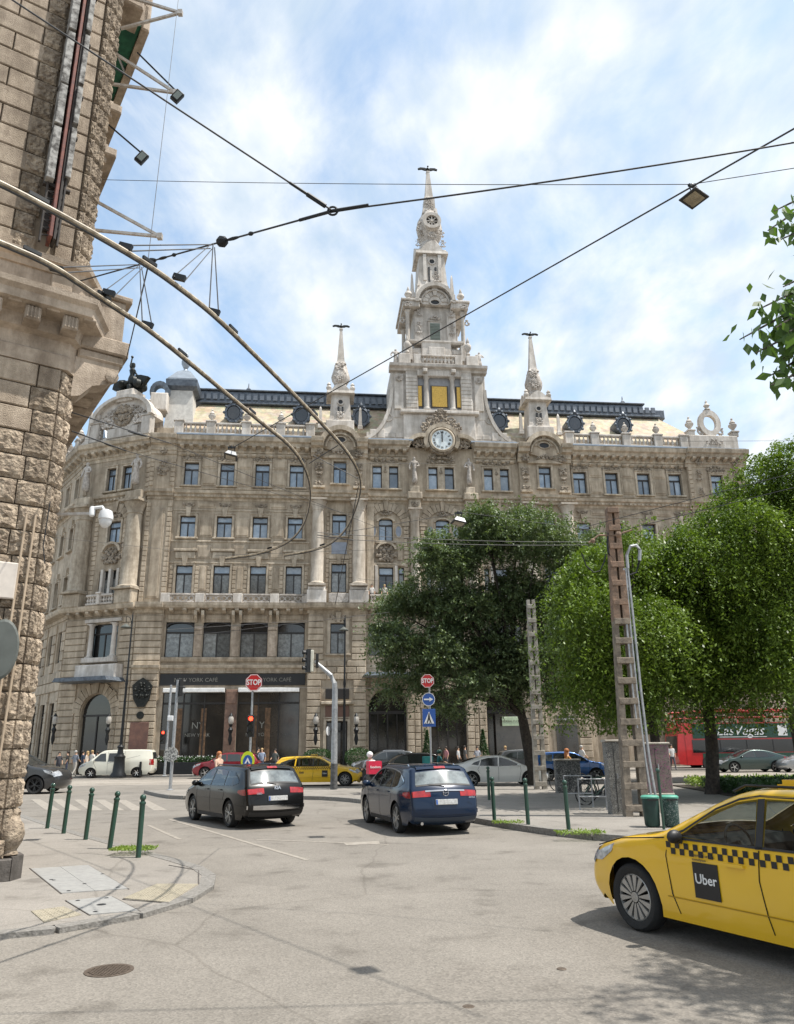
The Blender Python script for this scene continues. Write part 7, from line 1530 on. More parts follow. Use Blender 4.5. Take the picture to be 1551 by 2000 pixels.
# shrub bed and hedges
def hedge(name,x0,x1,y0,y1,h,n,size,m,label=None,seed=1):
    r=np.random.default_rng(seed); P=np.stack([r.uniform(x0,x1,n),r.uniform(y0,y1,n),h*r.random(n)**.5*(.7+.3*r.random(n))+.12],1); V,Fi=leafcloud(P,size,r,-.4); o=leafobj(name,V,Fi,m); o['kind']='stuff'; return o
hedge('ground_cover_shrubs',12.2,22,31.0,34.8,.42,16000,.12,LYEL,seed=2); hedge('low_shrubs',11.6,20,26.5,31.0,.55,22000,.11,LBUSH,seed=3)
hedge('weeds',-5.35,-4.6,15.05,15.6,.04,1100,.045,LYEL,seed=5); hedge('weeds',3.2,4.2,16.75,17.2,.07,500,.05,LYEL,seed=6); hedge('weeds',2.2,2.9,19.2,19.6,.06,300,.05,LYEL,seed=8)
mb=MB(); mb.hprism([(11.2,26.2),(23,24.4),(23,35.2),(11.8,35.2)],.1,.17); o=mb.put('planting_bed_soil',mat('dark_soil',(.05,.04,.03),.95)); o['kind']='structure'
def bush(x,y,r,h,label,n=2600,cone=False):
    o=empty('clipped_bush',(x,y,.13),0,label,'bush','clipped evergreens at the hotel front'); g=np.random.default_rng(int(abs(x)*10)); 
    v=g.normal(size=(n,3)); v/=np.linalg.norm(v,axis=1,keepdims=True); v*=(1-.2*g.random(n)**2)[:,None]
    if cone: t=g.random(n)**1.5; a=g.uniform(0,2*PI,n); q=r*(1-t)*(.85+.2*g.random(n)); P=np.stack([np.cos(a)*q,np.sin(a)*q,.5+t*(h-.5)],1)
    else: P=np.stack([v[:,0]*r,v[:,1]*r,v[:,2]*h/2+h/2+.4],1)
    V,Fi=leafcloud(P,.12,g,0); leafobj('foliage',V,Fi,LBUSH,o); mb=MB(); mb.lathe([(.3,0),(.42,.5),(.38,.5),(.001,.45)],12); mb.put('planter',IRON,o,smooth=True); mb=MB(); mb.tube([(0,0,.4),(0,0,1.0 if not cone else 1.6)],.05,6); mb.put('stem',MATS['dark_bark'],o)
for px,r,h,w,cn in ((622,1.15,1.3,'round clipped bush left of the narrow hotel door, above the yellow taxi bonnet',0),(700,1.1,1.3,'round clipped bush right of the narrow hotel door',0),(835,.5,2.9,'slim conical evergreen left of the main entrance',1),(945,.5,2.9,'slim conical evergreen right of the main entrance',1),(455,1.0,1.1,'round clipped bush in front of the brown café pilaster',0),(770,.8,.9,'low bush with pale flowers left of the sign post',0)):
    b=PX(px,1480,58.6); bush(b.x,58.6,r,h,w,cone=bool(cn))
o=empty('café_planter'.replace('é','e'),(-15.2,58.9,.13),0,'long dark planter with white flowering plants before the café windows','planter'); mb=MB(); mb.bbox(-3.2,3.2,-.3,.3,0,.85,.03); mb.put('box',IRON,o)
g=np.random.default_rng(8); P=np.stack([g.uniform(-3.1,3.1,2500),g.uniform(-.25,.25,2500),.85+.35*g.random(2500)],1); V,Fi=leafcloud(P,.12,g,-.3); leafobj('foliage',V,Fi,LBUSH,o); P=P[:260]+np.array([0,-.05,.1]); V,Fi=leafcloud(P,.09,g,0,.9); leafobj('blossom',V,Fi,WHITE,o)
# ---------------------------------------------------------------- lattice masts
def lmast(x,y,h,w0,w1,label,m_lo,m_hi,zsplit,step,lean=0):
    o=empty('lattice_mast',(x,y,.1),0,label,'mast','concrete ladder masts'); d=.3
    n=int(h/step)
    for sg in (-1,1):
        for z0,z1,m in ((0,zsplit,m_lo),(zsplit,h,m_hi)):
            wa=w0+(w1-w0)*z0/h; wb=w0+(w1-w0)*z1/h; lw=.19
            mb=MB(); V=[(sg*wa/2+lean*z0,-d/2,z0),(sg*(wa/2-lw)+lean*z0,-d/2,z0),(sg*(wa/2-lw)+lean*z0,d/2,z0),(sg*wa/2+lean*z0,d/2,z0)]; U=[(sg*wb/2+lean*z1,-d*.35,z1),(sg*(wb/2-lw*.7)+lean*z1,-d*.35,z1),(sg*(wb/2-lw*.7)+lean*z1,d*.35,z1),(sg*wb/2+lean*z1,d*.35,z1)]
            mb.add(V+U,[(0,1,2,3),(4,7,6,5),(0,4,5,1),(1,5,6,2),(2,6,7,3),(3,7,4,0)]); mb.put('leg',m,o)
    for i in range(n+1):
        z=i*step+.15; w=w0+(w1-w0)*z/h; 
        if z>h-.1: break
        mb=MB(); mb.bbox(-w/2+lean*z+.01,w/2+lean*z-.01,-d/2-.01,d/2+.01,z,z+step*.30,.01); mb.put('rung',m_lo if z<zsplit else m_hi,o)
    return o
CONC2=mat('light_weathered_concrete',(.27,.225,.175),.9,col2=(.14,.115,.09),scale=6,bump=.6)
M1=lmast(6.02,20.8,8.25,.62,.33,'tall ladder shaped mast, rusty towards the top, beside the green bins',CONC2,RUST,5.0,.53,lean=.018)
lmast(5.85,33.6,8.0,.52,.36,'slimmer grey ladder shaped mast behind the right bollards',CONC,CONC,4,.62,lean=.01)
def Lc(px,py,Y=20.7): p=PX(px,py,Y); return (p.x-6.02,p.y-20.8,p.z-.1)
mb=MB(); 
for k in range(3): mb.tube([Lc(1290-k*9+(-2),1600),Lc(1268-k*8,1480),Lc(1252-k*8,1350),Lc(1236-k*7,1200),Lc(1226-k*4,1110)],.035,6)
mb.put('cable_conduit',STEEL,M1)
mb=MB(); mb.tube([Lc(1226,1110),Lc(1224,1085),Lc(1232,1067),Lc(1243,1065),Lc(1250,1075),Lc(1249,1095)],.05,8); mb.put('conduit_bend',STEEL,M1,smooth=True)
mb=MB(); mb.tube([Lc(1249,1095),Lc(1243,1118),Lc(1228,1124),Lc(1212,1115),Lc(1200,1095),Lc(1188,1080)],.028,6); mb.tube([Lc(1136,1080),Lc(1145,1105),Lc(1160,1118),Lc(1172,1115),Lc(1180,1098),Lc(1184,1082)],.02,6); mb.tube([Lc(1188,1080),Lc(1186,1060),Lc(1188,1042)],.025,6); mb.put('cable',IRON,M1)
mb=MB(); mb.tube([Lc(1150,1060),Lc(1170,1045),Lc(1200,1046),Lc(1234,1035)],.03,6); mb.ball(Lc(1208,1044,20.5),.09,8); mb.ball(Lc(1158,1056),.07,8); mb.put('insulator_arm',RUST,M1)
# graffiti cabinets
def graffiti(name,base,inks,sc=7):
    m=mat(name,base,.7,col2=tuple(x*.8 for x in base),scale=4); t=m.node_tree; b=t.nodes['Principled BSDF']; src=b.inputs['Base Color'].links[0].from_socket; g=nn(t,'ShaderNodeNewGeometry')
    for k,(c,th) in enumerate(inks):
        n=nn(t,'ShaderNodeTexNoise'); n.inputs['Scale'].default_value=sc*(1+.4*k); n.inputs['Detail'].default_value=2; n.inputs['Distortion'].default_value=2.5; mp=nn(t,'ShaderNodeMapping'); mp.inputs['Location'].default_value=(k*7.3,k*3.1,k*5.7); t.links.new(g.outputs['Position'],mp.inputs[0]); t.links.new(mp.outputs[0],n.inputs['Vector'])
        a=mth(t,'ABSOLUTE',mth(t,'SUBTRACT',n.outputs[0],.5)); l=mth(t,'LESS_THAN',a,th); mx=nn(t,'ShaderNodeMix',data_type='RGBA'); t.links.new(l,mx.inputs[0]); t.links.new(src,mx.inputs[6]); mx.inputs[7].default_value=(*c,1); src=mx.outputs[2]
    t.links.new(src,b.inputs['Base Color']); return m
GR1=graffiti('scrawled_grey_cabinet',(.19,.18,.16),[((.03,.03,.035),.02),((.5,.5,.48),.012)]); GR2=graffiti('scrawled_brown_cabinet',(.17,.145,.12),[((.03,.03,.03),.016),((.3,.04,.18),.012)],5)
def cabinet(x,y,w,d,h,m,label,top=None,z0=.1):
    o=empty('utility_cabinet',(x,y,z0),0,label,'cabinet','graffiti covered cabinets'); mb=MB(); mb.bbox(-w/2,w/2,-d/2,d/2,.0,h,.02); mb.put('housing',m,o); mb=MB(); mb.bbox(-w/2-.03,w/2+.03,-d/2-.03,d/2+.03,h,h+.06,.02); mb.put('lid',top or CONC,o)
    mb=MB(); mb.box(-.006,.006,-d/2-.006,-d/2+.01,.1,h-.08); mb.put('door_gap',BLACK,o); mb=MB(); mb.box(.04,.07,-d/2-.03,-d/2,h*.5,h*.5+.12); mb.put('handle',STEEL,o); return o
p=PX(1208,1600,21.4); cabinet(p.x,21.5,.36,.4,1.85,GR1,'tall narrow grey cabinet covered in graffiti, left of the rusty mast')
p=PX(1292,1600,21.8); cabinet(p.x,22.0,.80,.45,1.25,GR2,'wide brown cabinet with pink graffiti behind the green bins',z0=.62); 
mb=MB(); mb.bbox(p.x-.42,p.x+.42,21.75,22.3,.1,.62,.02); o=mb.put('cabinet_plinth',CONC); tag(o,'low concrete block under the brown graffiti cabinet','plinth')
p=PX(1112,1560,31.); cabinet(p.x,31,.95,.4,1.2,graffiti('scrawled_black_panel',(.07,.07,.07),[((.35,.35,.33),.02)],6),'black low cabinet scrawled with white, beside the bicycle riders')
# bins
def bin_(x,y,label,m):
    o=empty('litter_bin',(x,y,.13),0,label,'bin','green litter bins'); mb=MB(); mb.lathe([(.15,.02),(.165,.05),(.185,.58),(.18,.60)],16); mb.put('body',m,o,smooth=True); mb=MB(); mb.lathe([(.20,.595),(.205,.63),(.17,.66),(.001,.67)],16); mb.put('lid',MINT,o,smooth=True); mb=MB(); mb.box(-.11,.11,-.215,-.17,.56,.60); mb.put('opening',BLACK,o)
p=PZ(1278,1616,.13); bin_(p.x,p.y+.1,'dark green litter bin with mint lid, left of its post',BINB); p=PZ(1316,1616,.13); bin_(p.x,p.y+.1,'dark green litter bin with mint lid and scratched front, right of the post',graffiti('scratched_green_bin',(.02,.055,.045),[((.35,.38,.36),.012)],9))
p=PZ(1297,1620,.13); o=empty('bin_post',(p.x,p.y,.13),0,'thin green ball topped post standing between the two litter bins','post'); mb=MB(); mb.lathe([(.03,0),(.03,1.15)],8); mb.put('post',GRN,o); mb=MB(); mb.ball((0,0,1.2),.05,8); mb.put('ball_cap',GRN,o)
# railings and bicycles
def hoop(x,y,w,h,label):
    o=empty('bicycle_rack',(x,y,.1),R_(-8),label,'bicycle rack','steel bicycle racks'); mb=MB(); mb.tube([(-w/2,0,0),(-w/2,0,h),(w/2,0,h),(w/2,0,0)],.025,6); mb.put('frame',STEEL,o); mb=MB(); mb.tube([(-w/2,0,h*.45),(w/2,0,h*.45)],.02,6); mb.put('rail',STEEL,o)
p=PX(1165,1585,22.6); hoop(p.x,22.9,.75,.85,'grey steel rack left of the graffiti cabinet, nearer one'); hoop(p.x-.15,24.0,.8,.9,'grey steel rack behind the nearer rack')
def bicycle(x,y,rz,label,fm,parent_loc=None):
    o=empty('bicycle',(x,y,.1),rz,label,'bicycle','bicycles by the racks')
    for X in (-.52,.52):
        mb=MB(); V=[];Fc=[]; mb.tube([(X+.33*math.cos(2*PI*k/20),0,.34+.33*math.sin(2*PI*k/20)) for k in range(21)],.02,5,cap=False)
        for k in range(8): a=PI*k/8; mb.tube([(X+.31*math.cos(a),0,.34+.31*math.sin(a)),(X-.31*math.cos(a),0,.34-.31*math.sin(a))],.003,3)
        mb.put('wheel',TYRE,o)
    mb=MB(); 
    for a,b in (((-.52,0,.34),(-.1,0,.3)),((-.1,0,.3),(.38,0,.72)),((-.1,0,.3),(-.22,0,.85)),((-.22,0,.78),(.36,0,.85)),((-.52,0,.34),(-.2,0,.75)),((.52,0,.34),(.36,0,.9)),((.36,0,.9),(.33,0,1.0))): mb.tube([a,b],.02,6)
    mb.put('frame',fm,o); mb=MB(); mb.tube([(.3,-.25,1.02),(.36,0,1.0),(.3,.25,1.02)],.014,6); mb.put('handlebar',BLACK,o); mb=MB(); mb.bbox(-.34,-.1,-.07,.07,.86,.92,.02); mb.put('saddle',BLACK,o); mb=MB(); mb.tube([(-.1,-.1,.3),(-.1,.1,.3)],.015,5); mb.lathe([(.09,-.01),(.09,.01)],10,T((-.1,0,.3))@FRONT); mb.put('crank',IRON,o); return o
p=PX(1172,1565,25); bicycle(p.x,25.0,R_(20),'bicycle with green frame parked in the racks',GRN); bicycle(p.x+.4,26.2,R_(15),'dark bicycle behind the green one in the racks',BLACK)
# ---------------------------------------------------------------- people
SKIN=mat('skin_tone',(.55,.33,.22),.6); HAIR={'dark':mat('dark_hair',(.03,.02,.015),.6),'ginger':mat('ginger_hair',(.38,.13,.04),.6),'blond':mat('blond_hair',(.45,.3,.14),.6),'grey':mat('grey_hair',(.4,.39,.37),.6)}
def cloth(c): return mat('cloth_%02d%02d%02d'%tuple(int(x*99) for x in c),c,.85,col2=tuple(x*.8 for x in c),scale=9)
def skinmesh(J,E,mats,faceidx,name='body'):
    me=bpy.data.meshes.new('sk'); me.from_pydata([j[0] for j in J],E,[]); o=bpy.data.objects.new('sk',me); COL.objects.link(o)
    sm=o.modifiers.new('s','SKIN'); ss=o.modifiers.new('u','SUBSURF'); ss.levels=1; ss.render_levels=1
    for i,v in enumerate(me.skin_vertices[0].data): v.radius=J[i][1] if isinstance(J[i][1],tuple) else (J[i][1],J[i][1]); v.use_root=(i==0)
    dg=bpy.context.evaluated_depsgraph_get(); r=bpy.data.meshes.new_from_object(o.evaluated_get(dg)); bpy.data.objects.remove(o)
    r.name=name; r.materials.clear()
    for m in mats: r.materials.append(m)
    for p in r.polygons: p.material_index=faceidx(p.center); p.use_smooth=True
    return r
def person(x,y,z,rz,label,shirt,trou,hair='dark',h=1.75,pose='stand',name='person',parent=None,long=False,group='people on the pavements and crossing',helmet=None):
    s=h/1.75
    legs={'stand':(((.1,.02,.5),(.11,.05,.08),(.12,-.10,.04)),((-.1,0,.5),(-.11,.03,.08),(-.12,-.12,.04))),'walk':(((.1,-.12,.52),(.1,-.2,.1),(.1,-.34,.05)),((-.1,.05,.5),(-.1,.3,.14),(-.1,.22,.04))),
      'ride':(((.14,-.38,.82),(.14,-.42,.38),(.14,-.56,.34)),((-.14,-.36,.72),(-.14,-.28,.28),(-.14,-.42,.22)))}[pose]
    arms={'stand':(((.25,.02,1.15),(.25,-.08,.92),(.24,-.11,.84)),((-.25,.0,1.15),(-.27,-.06,.92),(-.26,-.09,.84))),'walk':(((.24,.12,1.17),(.23,.05,.93),(.22,.0,.86)),((-.24,-.06,1.17),(-.22,-.24,1.02),(-.2,-.32,1.0))),
      'ride':(((.24,-.22,1.2),(.24,-.45,1.1),(.24,-.52,1.1)),((-.24,-.22,1.2),(-.24,-.45,1.1),(-.24,-.52,1.1)))}[pose]
    lf=-.1 if pose=='ride' else 0
    J=[((0,0,.95),(.15,.11)),((0,lf*.4,1.17),(.13,.1)),((0,lf,1.38),(.165,.11)),((0,lf*1.1,1.51),.055),((0,lf*1.2-.01,1.60),(.078,.09)),((0,lf*1.2-.01,1.70),(.07,.08))]; E=[(0,1),(1,2),(2,3),(3,4),(4,5)]
    for A,sx in zip(arms,(1,-1)):
        k=len(J); J+=[((sx*.17,lf,1.42),.062),(A[0],.047),(A[1],.032),(A[2],.036)]; E+=[(2,k),(k,k+1),(k+1,k+2),(k+2,k+3)]
    for Lg,sx in zip(legs,(1,-1)):
        k=len(J); J+=[((sx*.09,0,.86),.095),(Lg[0],.066),(Lg[1],.042),(Lg[2],.042)]; E+=[(0,k),(k,k+1),(k+1,k+2),(k+2,k+3)]
    def fi(c):
        if c.z>1.47: return 0
        if abs(c.x)>.19 and (c.z<1.16 or c.y<-.35) and c.z>.8: return 0
        if c.z>.97 and not(pose=='ride' and c.y<-.2): return 1
        if c.z<.09 and pose!='ride': return 3
        return 2
    me=skinmesh(J,E,[SKIN,cloth(shirt),cloth(trou),BLACK],fi)
    if parent is None:
        o=empty(name,(x,y,z),rz,label,'person',group,scale=s)
    else: o=parent
    put('body',me,o)
    if helmet: mb=MB(); mb.ball((0,lf*1.2,1.68),.135,12,(1,1.12,.95)); mb.put('helmet',helmet,o,smooth=True)
    else:
        mb=MB(); mb.ball((0,lf*1.2+.03,1.69),.105,10,(1,1.05,.95)); 
        if long: mb.ball((0,lf*1.2+.08,1.55),.10,8,(1,.6,1.7))
        mb.put('hair',HAIR[hair],o,smooth=True)
    return o
def pat(px,Y): return PX(px,1460,Y).x
PPL=[(118,57.6,'person in dark clothes at the left of the crowd by the corner door',(.05,.05,.06),(.04,.04,.05),'dark',0),(134,58.4,'person in a black top second from the left by the corner door',(.03,.03,.03),(.05,.06,.1),'dark',0),(150,56.4,'man in grey shirt and pale trousers left of the van',(.22,.24,.28),(.42,.39,.35),'grey',1),(164,58.6,'person in dark blue among the crowd behind the van bonnet',(.04,.06,.1),(.05,.05,.05),'dark',0),
(172,58.0,'person with pale top among the crowd behind the van bonnet',(.5,.42,.36),(.1,.1,.12),'blond',0),(182,58.8,'person in white top behind the van windscreen',(.6,.58,.55),(.1,.1,.1),'blond',0),(192,59.2,'person in dark jacket in the corner doorway',(.04,.04,.04),(.05,.05,.05),'dark',0),
(512,56.5,'woman in pale blue top left of the yellow taxi',(.3,.36,.48),(.06,.06,.09),'blond',1),(538,57.0,'man in grey olive shirt walking left of the yellow taxi roof',(.12,.13,.12),(.05,.05,.06),'dark',1),(505,57.8,'person in black beside the woman in pale blue',(.03,.03,.03),(.04,.04,.04),'dark',0),
(857,58.5,'woman in white blouse left in the main entrance',(.6,.55,.5),(.5,.46,.4),'dark',0),(871,58.8,'woman in pink top beside the white blouse in the main entrance',(.5,.24,.26),(.1,.1,.12),'dark',0),(895,58.4,'waiter in black waistcoat and white shirt standing in the main entrance',(.5,.5,.5),(.02,.02,.02),'dark',0),(908,59.0,'person in grey right of the waiter in the entrance',(.15,.15,.15),(.12,.12,.12),'dark',0),(932,58.2,'person in a pale top leaning right of the main entrance',(.35,.36,.4),(.05,.05,.06),'dark',0),
(987,54.0,'man in pink checked shirt behind the white saloon roof',(.55,.28,.36),(.1,.1,.15),'blond',0),(1136,50.0,'person in white shirt right of the blue car',(.62,.6,.58),(.2,.18,.16),'grey',1),(1185,46.0,'person in grey blue jacket left of the rusty mast',(.14,.18,.24),(.05,.05,.07),'blond',0),(1294,54.0,'person in white top left of the red bus front',(.6,.6,.6),(.1,.12,.2),'dark',0),(1311,54.5,'taller person in white top against the red bus front',(.62,.62,.62),(.08,.08,.1),'dark',1)]
for i,(px,Y,lb,sh,tr,hr,w) in enumerate(PPL): person(pat(px,Y),Y,.13,random.uniform(-3,3),lb,sh,tr,hr,h=1.66+.13*random.random(),pose='walk' if w else 'stand',long=(hr=='blond' and i%2==0))
person(pat(430,30.5),30.5,.1,R_(60),'woman with ginger hair and bare shoulders walking behind the black estate',(.62,.42,.32),(.08,.08,.1),'ginger',h=1.68,pose='walk',long=True)
# people at the open balcony window (world positions from the facade)
hm=Matrix.Translation(HO)@Rz(HA)
for X,sh,lb in ((17.45,(.5,.45,.42),'person in pale top on the first floor balcony, right one of two'),(16.4,(.6,.58,.55),'person in white on the first floor balcony, left one of two')):
    p=hm@Vector((X,-.42,13.0)); person(p.x,p.y,p.z,R_(6),lb,sh,(.1,.1,.1),'dark' if X<17 else 'blond',h=1.65,group='people on the balcony')
# delivery scooter with rider
def scooter(x,y,rz,label,boxm,txt,bodym,rider,rl):
    o=empty('delivery_scooter',(x,y,0),rz,label,'scooter','delivery scooters')   # front towards -y
    for Y_ in (-.62,.62): mb=MB(); mb.lathe([(.16,-.05),(.24,-.06),(.25,0),(.24,.06),(.16,.05)],18,T((0,Y_,.25))@Ry(PI/2)); mb.put('wheel',TYRE,o)
    mb=MB(); mb.hprism([(-.14,-.5),(.14,-.5),(.17,.1),(.16,.75),(-.16,.75),(-.17,.1)],.3,.42); mb.put('floorboard',bodym,o)
    mb=MB(); mb.bbox(-.17,.17,-.0,.8,.42,.78,.05); mb.put('seat_body',bodym,o); mb=MB(); mb.bbox(-.15,.15,-.05,.55,.78,.86,.04); mb.put('saddle',BLACK,o)
    mb=MB(); mb.hprism([(-.2,-.5),(.2,-.5),(.12,-.62),(-.12,-.62)],.35,1.0); mb.put('front_shield',bodym,o); mb=MB(); mb.tube([(-.32,-.45,1.08),(0,-.52,1.05),(.32,-.45,1.08)],.02,6); mb.put('handlebar',BLACK,o)
    mb=MB(); mb.bbox(-.26,.26,.42,.92,.88,1.36,.03); mb.put('delivery_box',boxm,o)
    if txt: text('box_lettering',txt,.13,WHITE,o,T((0,.93,1.14))@Rz(PI)@Rx(PI/2),ext=.003,bold=.002)
    mb=MB(); mb.box(-.1,.1,.8,.84,.55,.62); mb.put('tail_light',TAILR,o)
    q=T((x,y,0))@Rz(rz)@Vector((0,.12,-.08)); person(q.x,q.y,q.z,rz,rl,*rider,h=1.75,pose='ride',helmet=WHITE if txt else GRN,group='scooter riders')
p=PX(722,1545,34); scooter(pat(722,32.0)-.0,32.2,R_(196),'delivery scooter with a red box, front left of the blue estate',mat('delivery_red',(.62,.015,.06),.5),'foodora',BLACK,((.52,.54,.55),(.06,.06,.08)),'scooter rider in white shirt and pale helmet behind the red box')
scooter(pat(858,44),44.0,R_(100),'teal delivery scooter between sign post and white saloon',mat('delivery_teal',(.02,.2,.2),.5),'',BLACK,((.03,.16,.16),(.04,.04,.04)),'scooter rider in teal jacket left of the white saloon')
r_=bicycle(pat(1103,33),32.6,R_(12),'bicycle under the rider in the ochre jacket',BLACK); person(pat(1103,33)-.1,32.6,.0,R_(102),'cyclist in ochre jacket with ginger hair left of the slim mast cabinet',(.42,.20,.05),(.04,.04,.05),'ginger',h=1.72,pose='ride',long=True)
# statues on the hotel
def statue(M,h=2.3,m=PALE2,sx=1):
    key=('statue',m.name)
    if key not in _oc:
        J=[((0,0,.95),(.17,.13)),((.02,0,1.17),(.14,.11)),((0,0,1.38),(.17,.12)),((0,0,1.51),.06),((.02,-.02,1.62),(.09,.1)),((.02,-.02,1.72),(.07,.08)),((.17,0,1.42),.07),((.30,-.05,1.18),.055),((.12,-.2,1.1),.045),((-.17,0,1.42),.07),((-.28,.0,1.16),.055),((-.26,-.1,.92),.045),((.04,0,.5),(.22,.17)),((0,0,.1),(.27,.2))]
        _oc[key]=skinmesh(J,[(0,1),(1,2),(2,3),(3,4),(4,5),(2,6),(6,7),(7,8),(2,9),(9,10),(10,11),(0,12),(12,13)],[m],lambda c:0,'statue')
    put('statue',_oc[key],HOTEL,M@S(sx*h/1.75,h/1.75,h/1.75))
for X,f in ((20.06,1),(24.9,-1)): statue(T((X,-.65,23.2)),2.75,sx=f*.92)
for X,f in ((.85,1),(CHL-.85,-1)): statue(corner_fr@T((X,-.7,22.7)),3.0,sx=f*.95)
for s_ in (-1,1): statue(T((22.56+s_*3.9,.3,35.2)),1.7,sx=1.5)
for X in (36.4,39.4,42.3): statue(T((X,-.55,28.6)),.95,sx=1.3)
# ---------------------------------------------------------------- overhead wires
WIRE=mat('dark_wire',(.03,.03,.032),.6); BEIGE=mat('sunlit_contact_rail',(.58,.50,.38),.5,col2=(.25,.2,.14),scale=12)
def prj(p):
    z=p[2]-EYE; cy=p[1]*math.cos(PIT)+z*math.sin(PIT); cz=-p[1]*math.sin(PIT)+z*math.cos(PIT); a=F*p[0]/cy; b=-F*cz/cy; c,s=math.cos(ROLL),math.sin(ROLL); return 775.5+c*a+s*b,1000-s*a+c*b
def wire(A,B,r,label,sag=0,n=14,name='overhead_wire',m=None,group='overhead wires'):
    A=Vector(A); B=Vector(B); mb=MB(); mb.tube([A.lerp(B,i/n)-Vector((0,0,sag*4*(i/n)*(1-i/n))) for i in range(n+1)],r,5); o=mb.put(name,m or WIRE); tag(o,label,'wire',group); return o
def on(A,B,px):
    lo,hi=0.,1.; A=Vector(A);B=Vector(B); s=prj(A)[0]<prj(B)[0]
    for _ in range(30):
        t=(lo+hi)/2; x=prj(A.lerp(B,t))[0]
        if (x<px)==s: lo=t
        else: hi=t
    return A.lerp(B,lo)
def rail(pts,label):
    P=smooth([tuple(PZ(x,y,5.6)) for x,y in pts],2); o=empty('contact_rail',P[0],0,label,'contact rail','trolleybus contact rails'); b=Vector(P[0]); n=len(P)
    mb=MB(); mb.tube([Vector(p)-b for p in P],[.018 if i<n*.72 else .014 for i in range(n)],8); mb.put('rail',BEIGE,o,smooth=True)
    mb=MB(); mb.tube([Vector(p)-b-Vector((0,0,.028)) for p in P],.009,5); mb.put('contact_wire',WIRE,o)
    for k in (n//8,n//4,3*n//8,n//2,5*n//8,3*n//4,7*n//8):
        q=Vector(P[k])-b; d=(Vector(P[k+1])-Vector(P[k])).normalized(); mb=MB(); mb.bar(q-d*.07+Vector((0,0,.04)),q+d*.07+Vector((0,0,.04)),.02,.03); mb.put('splice_clamp',IRON,o)
    return o
rail([(-70,326),(0,356),(85,400),(171,447),(286,514),(350,560),(419,614),(510,704),(575,770),(637,835),(678,880),(702,921),(706,955),(694,996),(676,1035),(645,1063),(604,1076),(555,1084)],'upper of the two beige curved contact rails, ending beside the left turret')
rail([(-70,444),(0,472),(98,514),(163,558),(226,600),(290,641),(392,725),(455,778),(514,827),(572,872),(603,925),(608,978),(592,1030),(563,1060),(506,1082),(441,1090)],'lower of the two beige curved contact rails, ending at the fourth row of windows')
INS=IRON
def insul(P,r,name,label,parent=None,L=.22,dirv=None):
    o=empty('insulator',P,0,label,'insulator','wire insulators and fittings'); d=(dirv or Vector((1,0,0))).normalized(); mb=MB(); mb.tube([-d*L/2,-d*L/4,Vector((0,0,0)),d*L/4,d*L/2],[r*.5,r,r*1.2,r,r*.5],8); mb.put('body',INS,o); return o
R0=PX(650,412,5.9); E1=PX(-120,-95,5.2); E2=PX(1900,215,6.0); E3=PX(152,550,9.5)
wire(E1,R0,.009,'wire running from the top left corner down to the ring junction'); wire(R0,E2,.009,'wire from the ring junction rising gently to the right edge',sag=.06); wire(R0,E3,.010,'span wire from the ring junction down left to the stone corner')
o=empty('wire_ring',R0,0,'iron ring joining three overhead wires against the sky','ring'); mb=MB(); mb.tube([(.045*math.cos(2*PI*k/16),0,.045*math.sin(2*PI*k/16)) for k in range(17)],.010,6,cap=False); mb.put('ring',IRON,o)
for a,b,t in ((E1,R0,566),): 
    q=on(E1,R0,600); q2=on(E1,R0,636); mb=MB(); mb.tube([q-R0,q2-R0],.022,6); mb.put('turnbuckle',IRON,o); q3=on(E1,R0,566); mb=MB(); mb.tube([q3-R0,q-R0],.014,6); mb.put('splice',IRON,o)
q=on(R0,E2,720); mb=MB(); mb.tube([(0,0,0),q-R0],.017,6); mb.put('splice',IRON,o); q=on(E3,R0,585); mb=MB(); mb.tube([q-R0,(0,0,0)],.016,6); mb.put('splice',IRON,o)
for px,lb,L in ((434,'large round insulator on the span wire, left of the ring junction',.16),(490,'small insulator on the span wire nearest the ring junction',.08),(455,'rod insulator between the two on the span wire',.26),(340,'small insulator above the first contact rail',.08),(296,'insulator where the span wire crosses the first contact rail',.2),(318,'rod insulator above the first contact rail',.24)):
    q=on(E3,R0,px); insul(q,.055 if px==434 else .035 if px==296 else .02 if L<.2 else .016,'insulator',lb,L=L,dirv=(R0-E3))
# bridles holding the contact rails
def bridle(ax,ay,bx,by,label,r=.006):
    A=on(E3,R0,ax)+Vector((0,0,-.02)); B=PZ(bx,by,5.64); o=empty('bridle',A,0,label,'bridle','bridles holding the contact rails')
    for d in (-.035,.035): mb=MB(); mb.tube([Vector((0,d,0)),B-A+Vector((d,d,0))],r,4); mb.put('bridle_wire',WIRE,o)
    mb=MB(); mb.bar(B-A+Vector((-.05,0,.03)),B-A+Vector((.05,0,.0)),.035,.05); mb.put('clamp',IRON,o)
bridle(415,488,350,545,'bridle pair from the span wire to the first contact rail, sloping left'); bridle(418,490,418,612,'bridle pair hanging straight down to the first contact rail'); bridle(280,520,212,575,'bridle pair sloping left to the second contact rail'); bridle(275,522,288,637,'bridle pair hanging down to the second contact rail')
bridle(410,492,245,485,'bridle pair running left to the upper clamp of the first rail'); bridle(270,522,110,528,'bridle pair running left towards the stone corner')
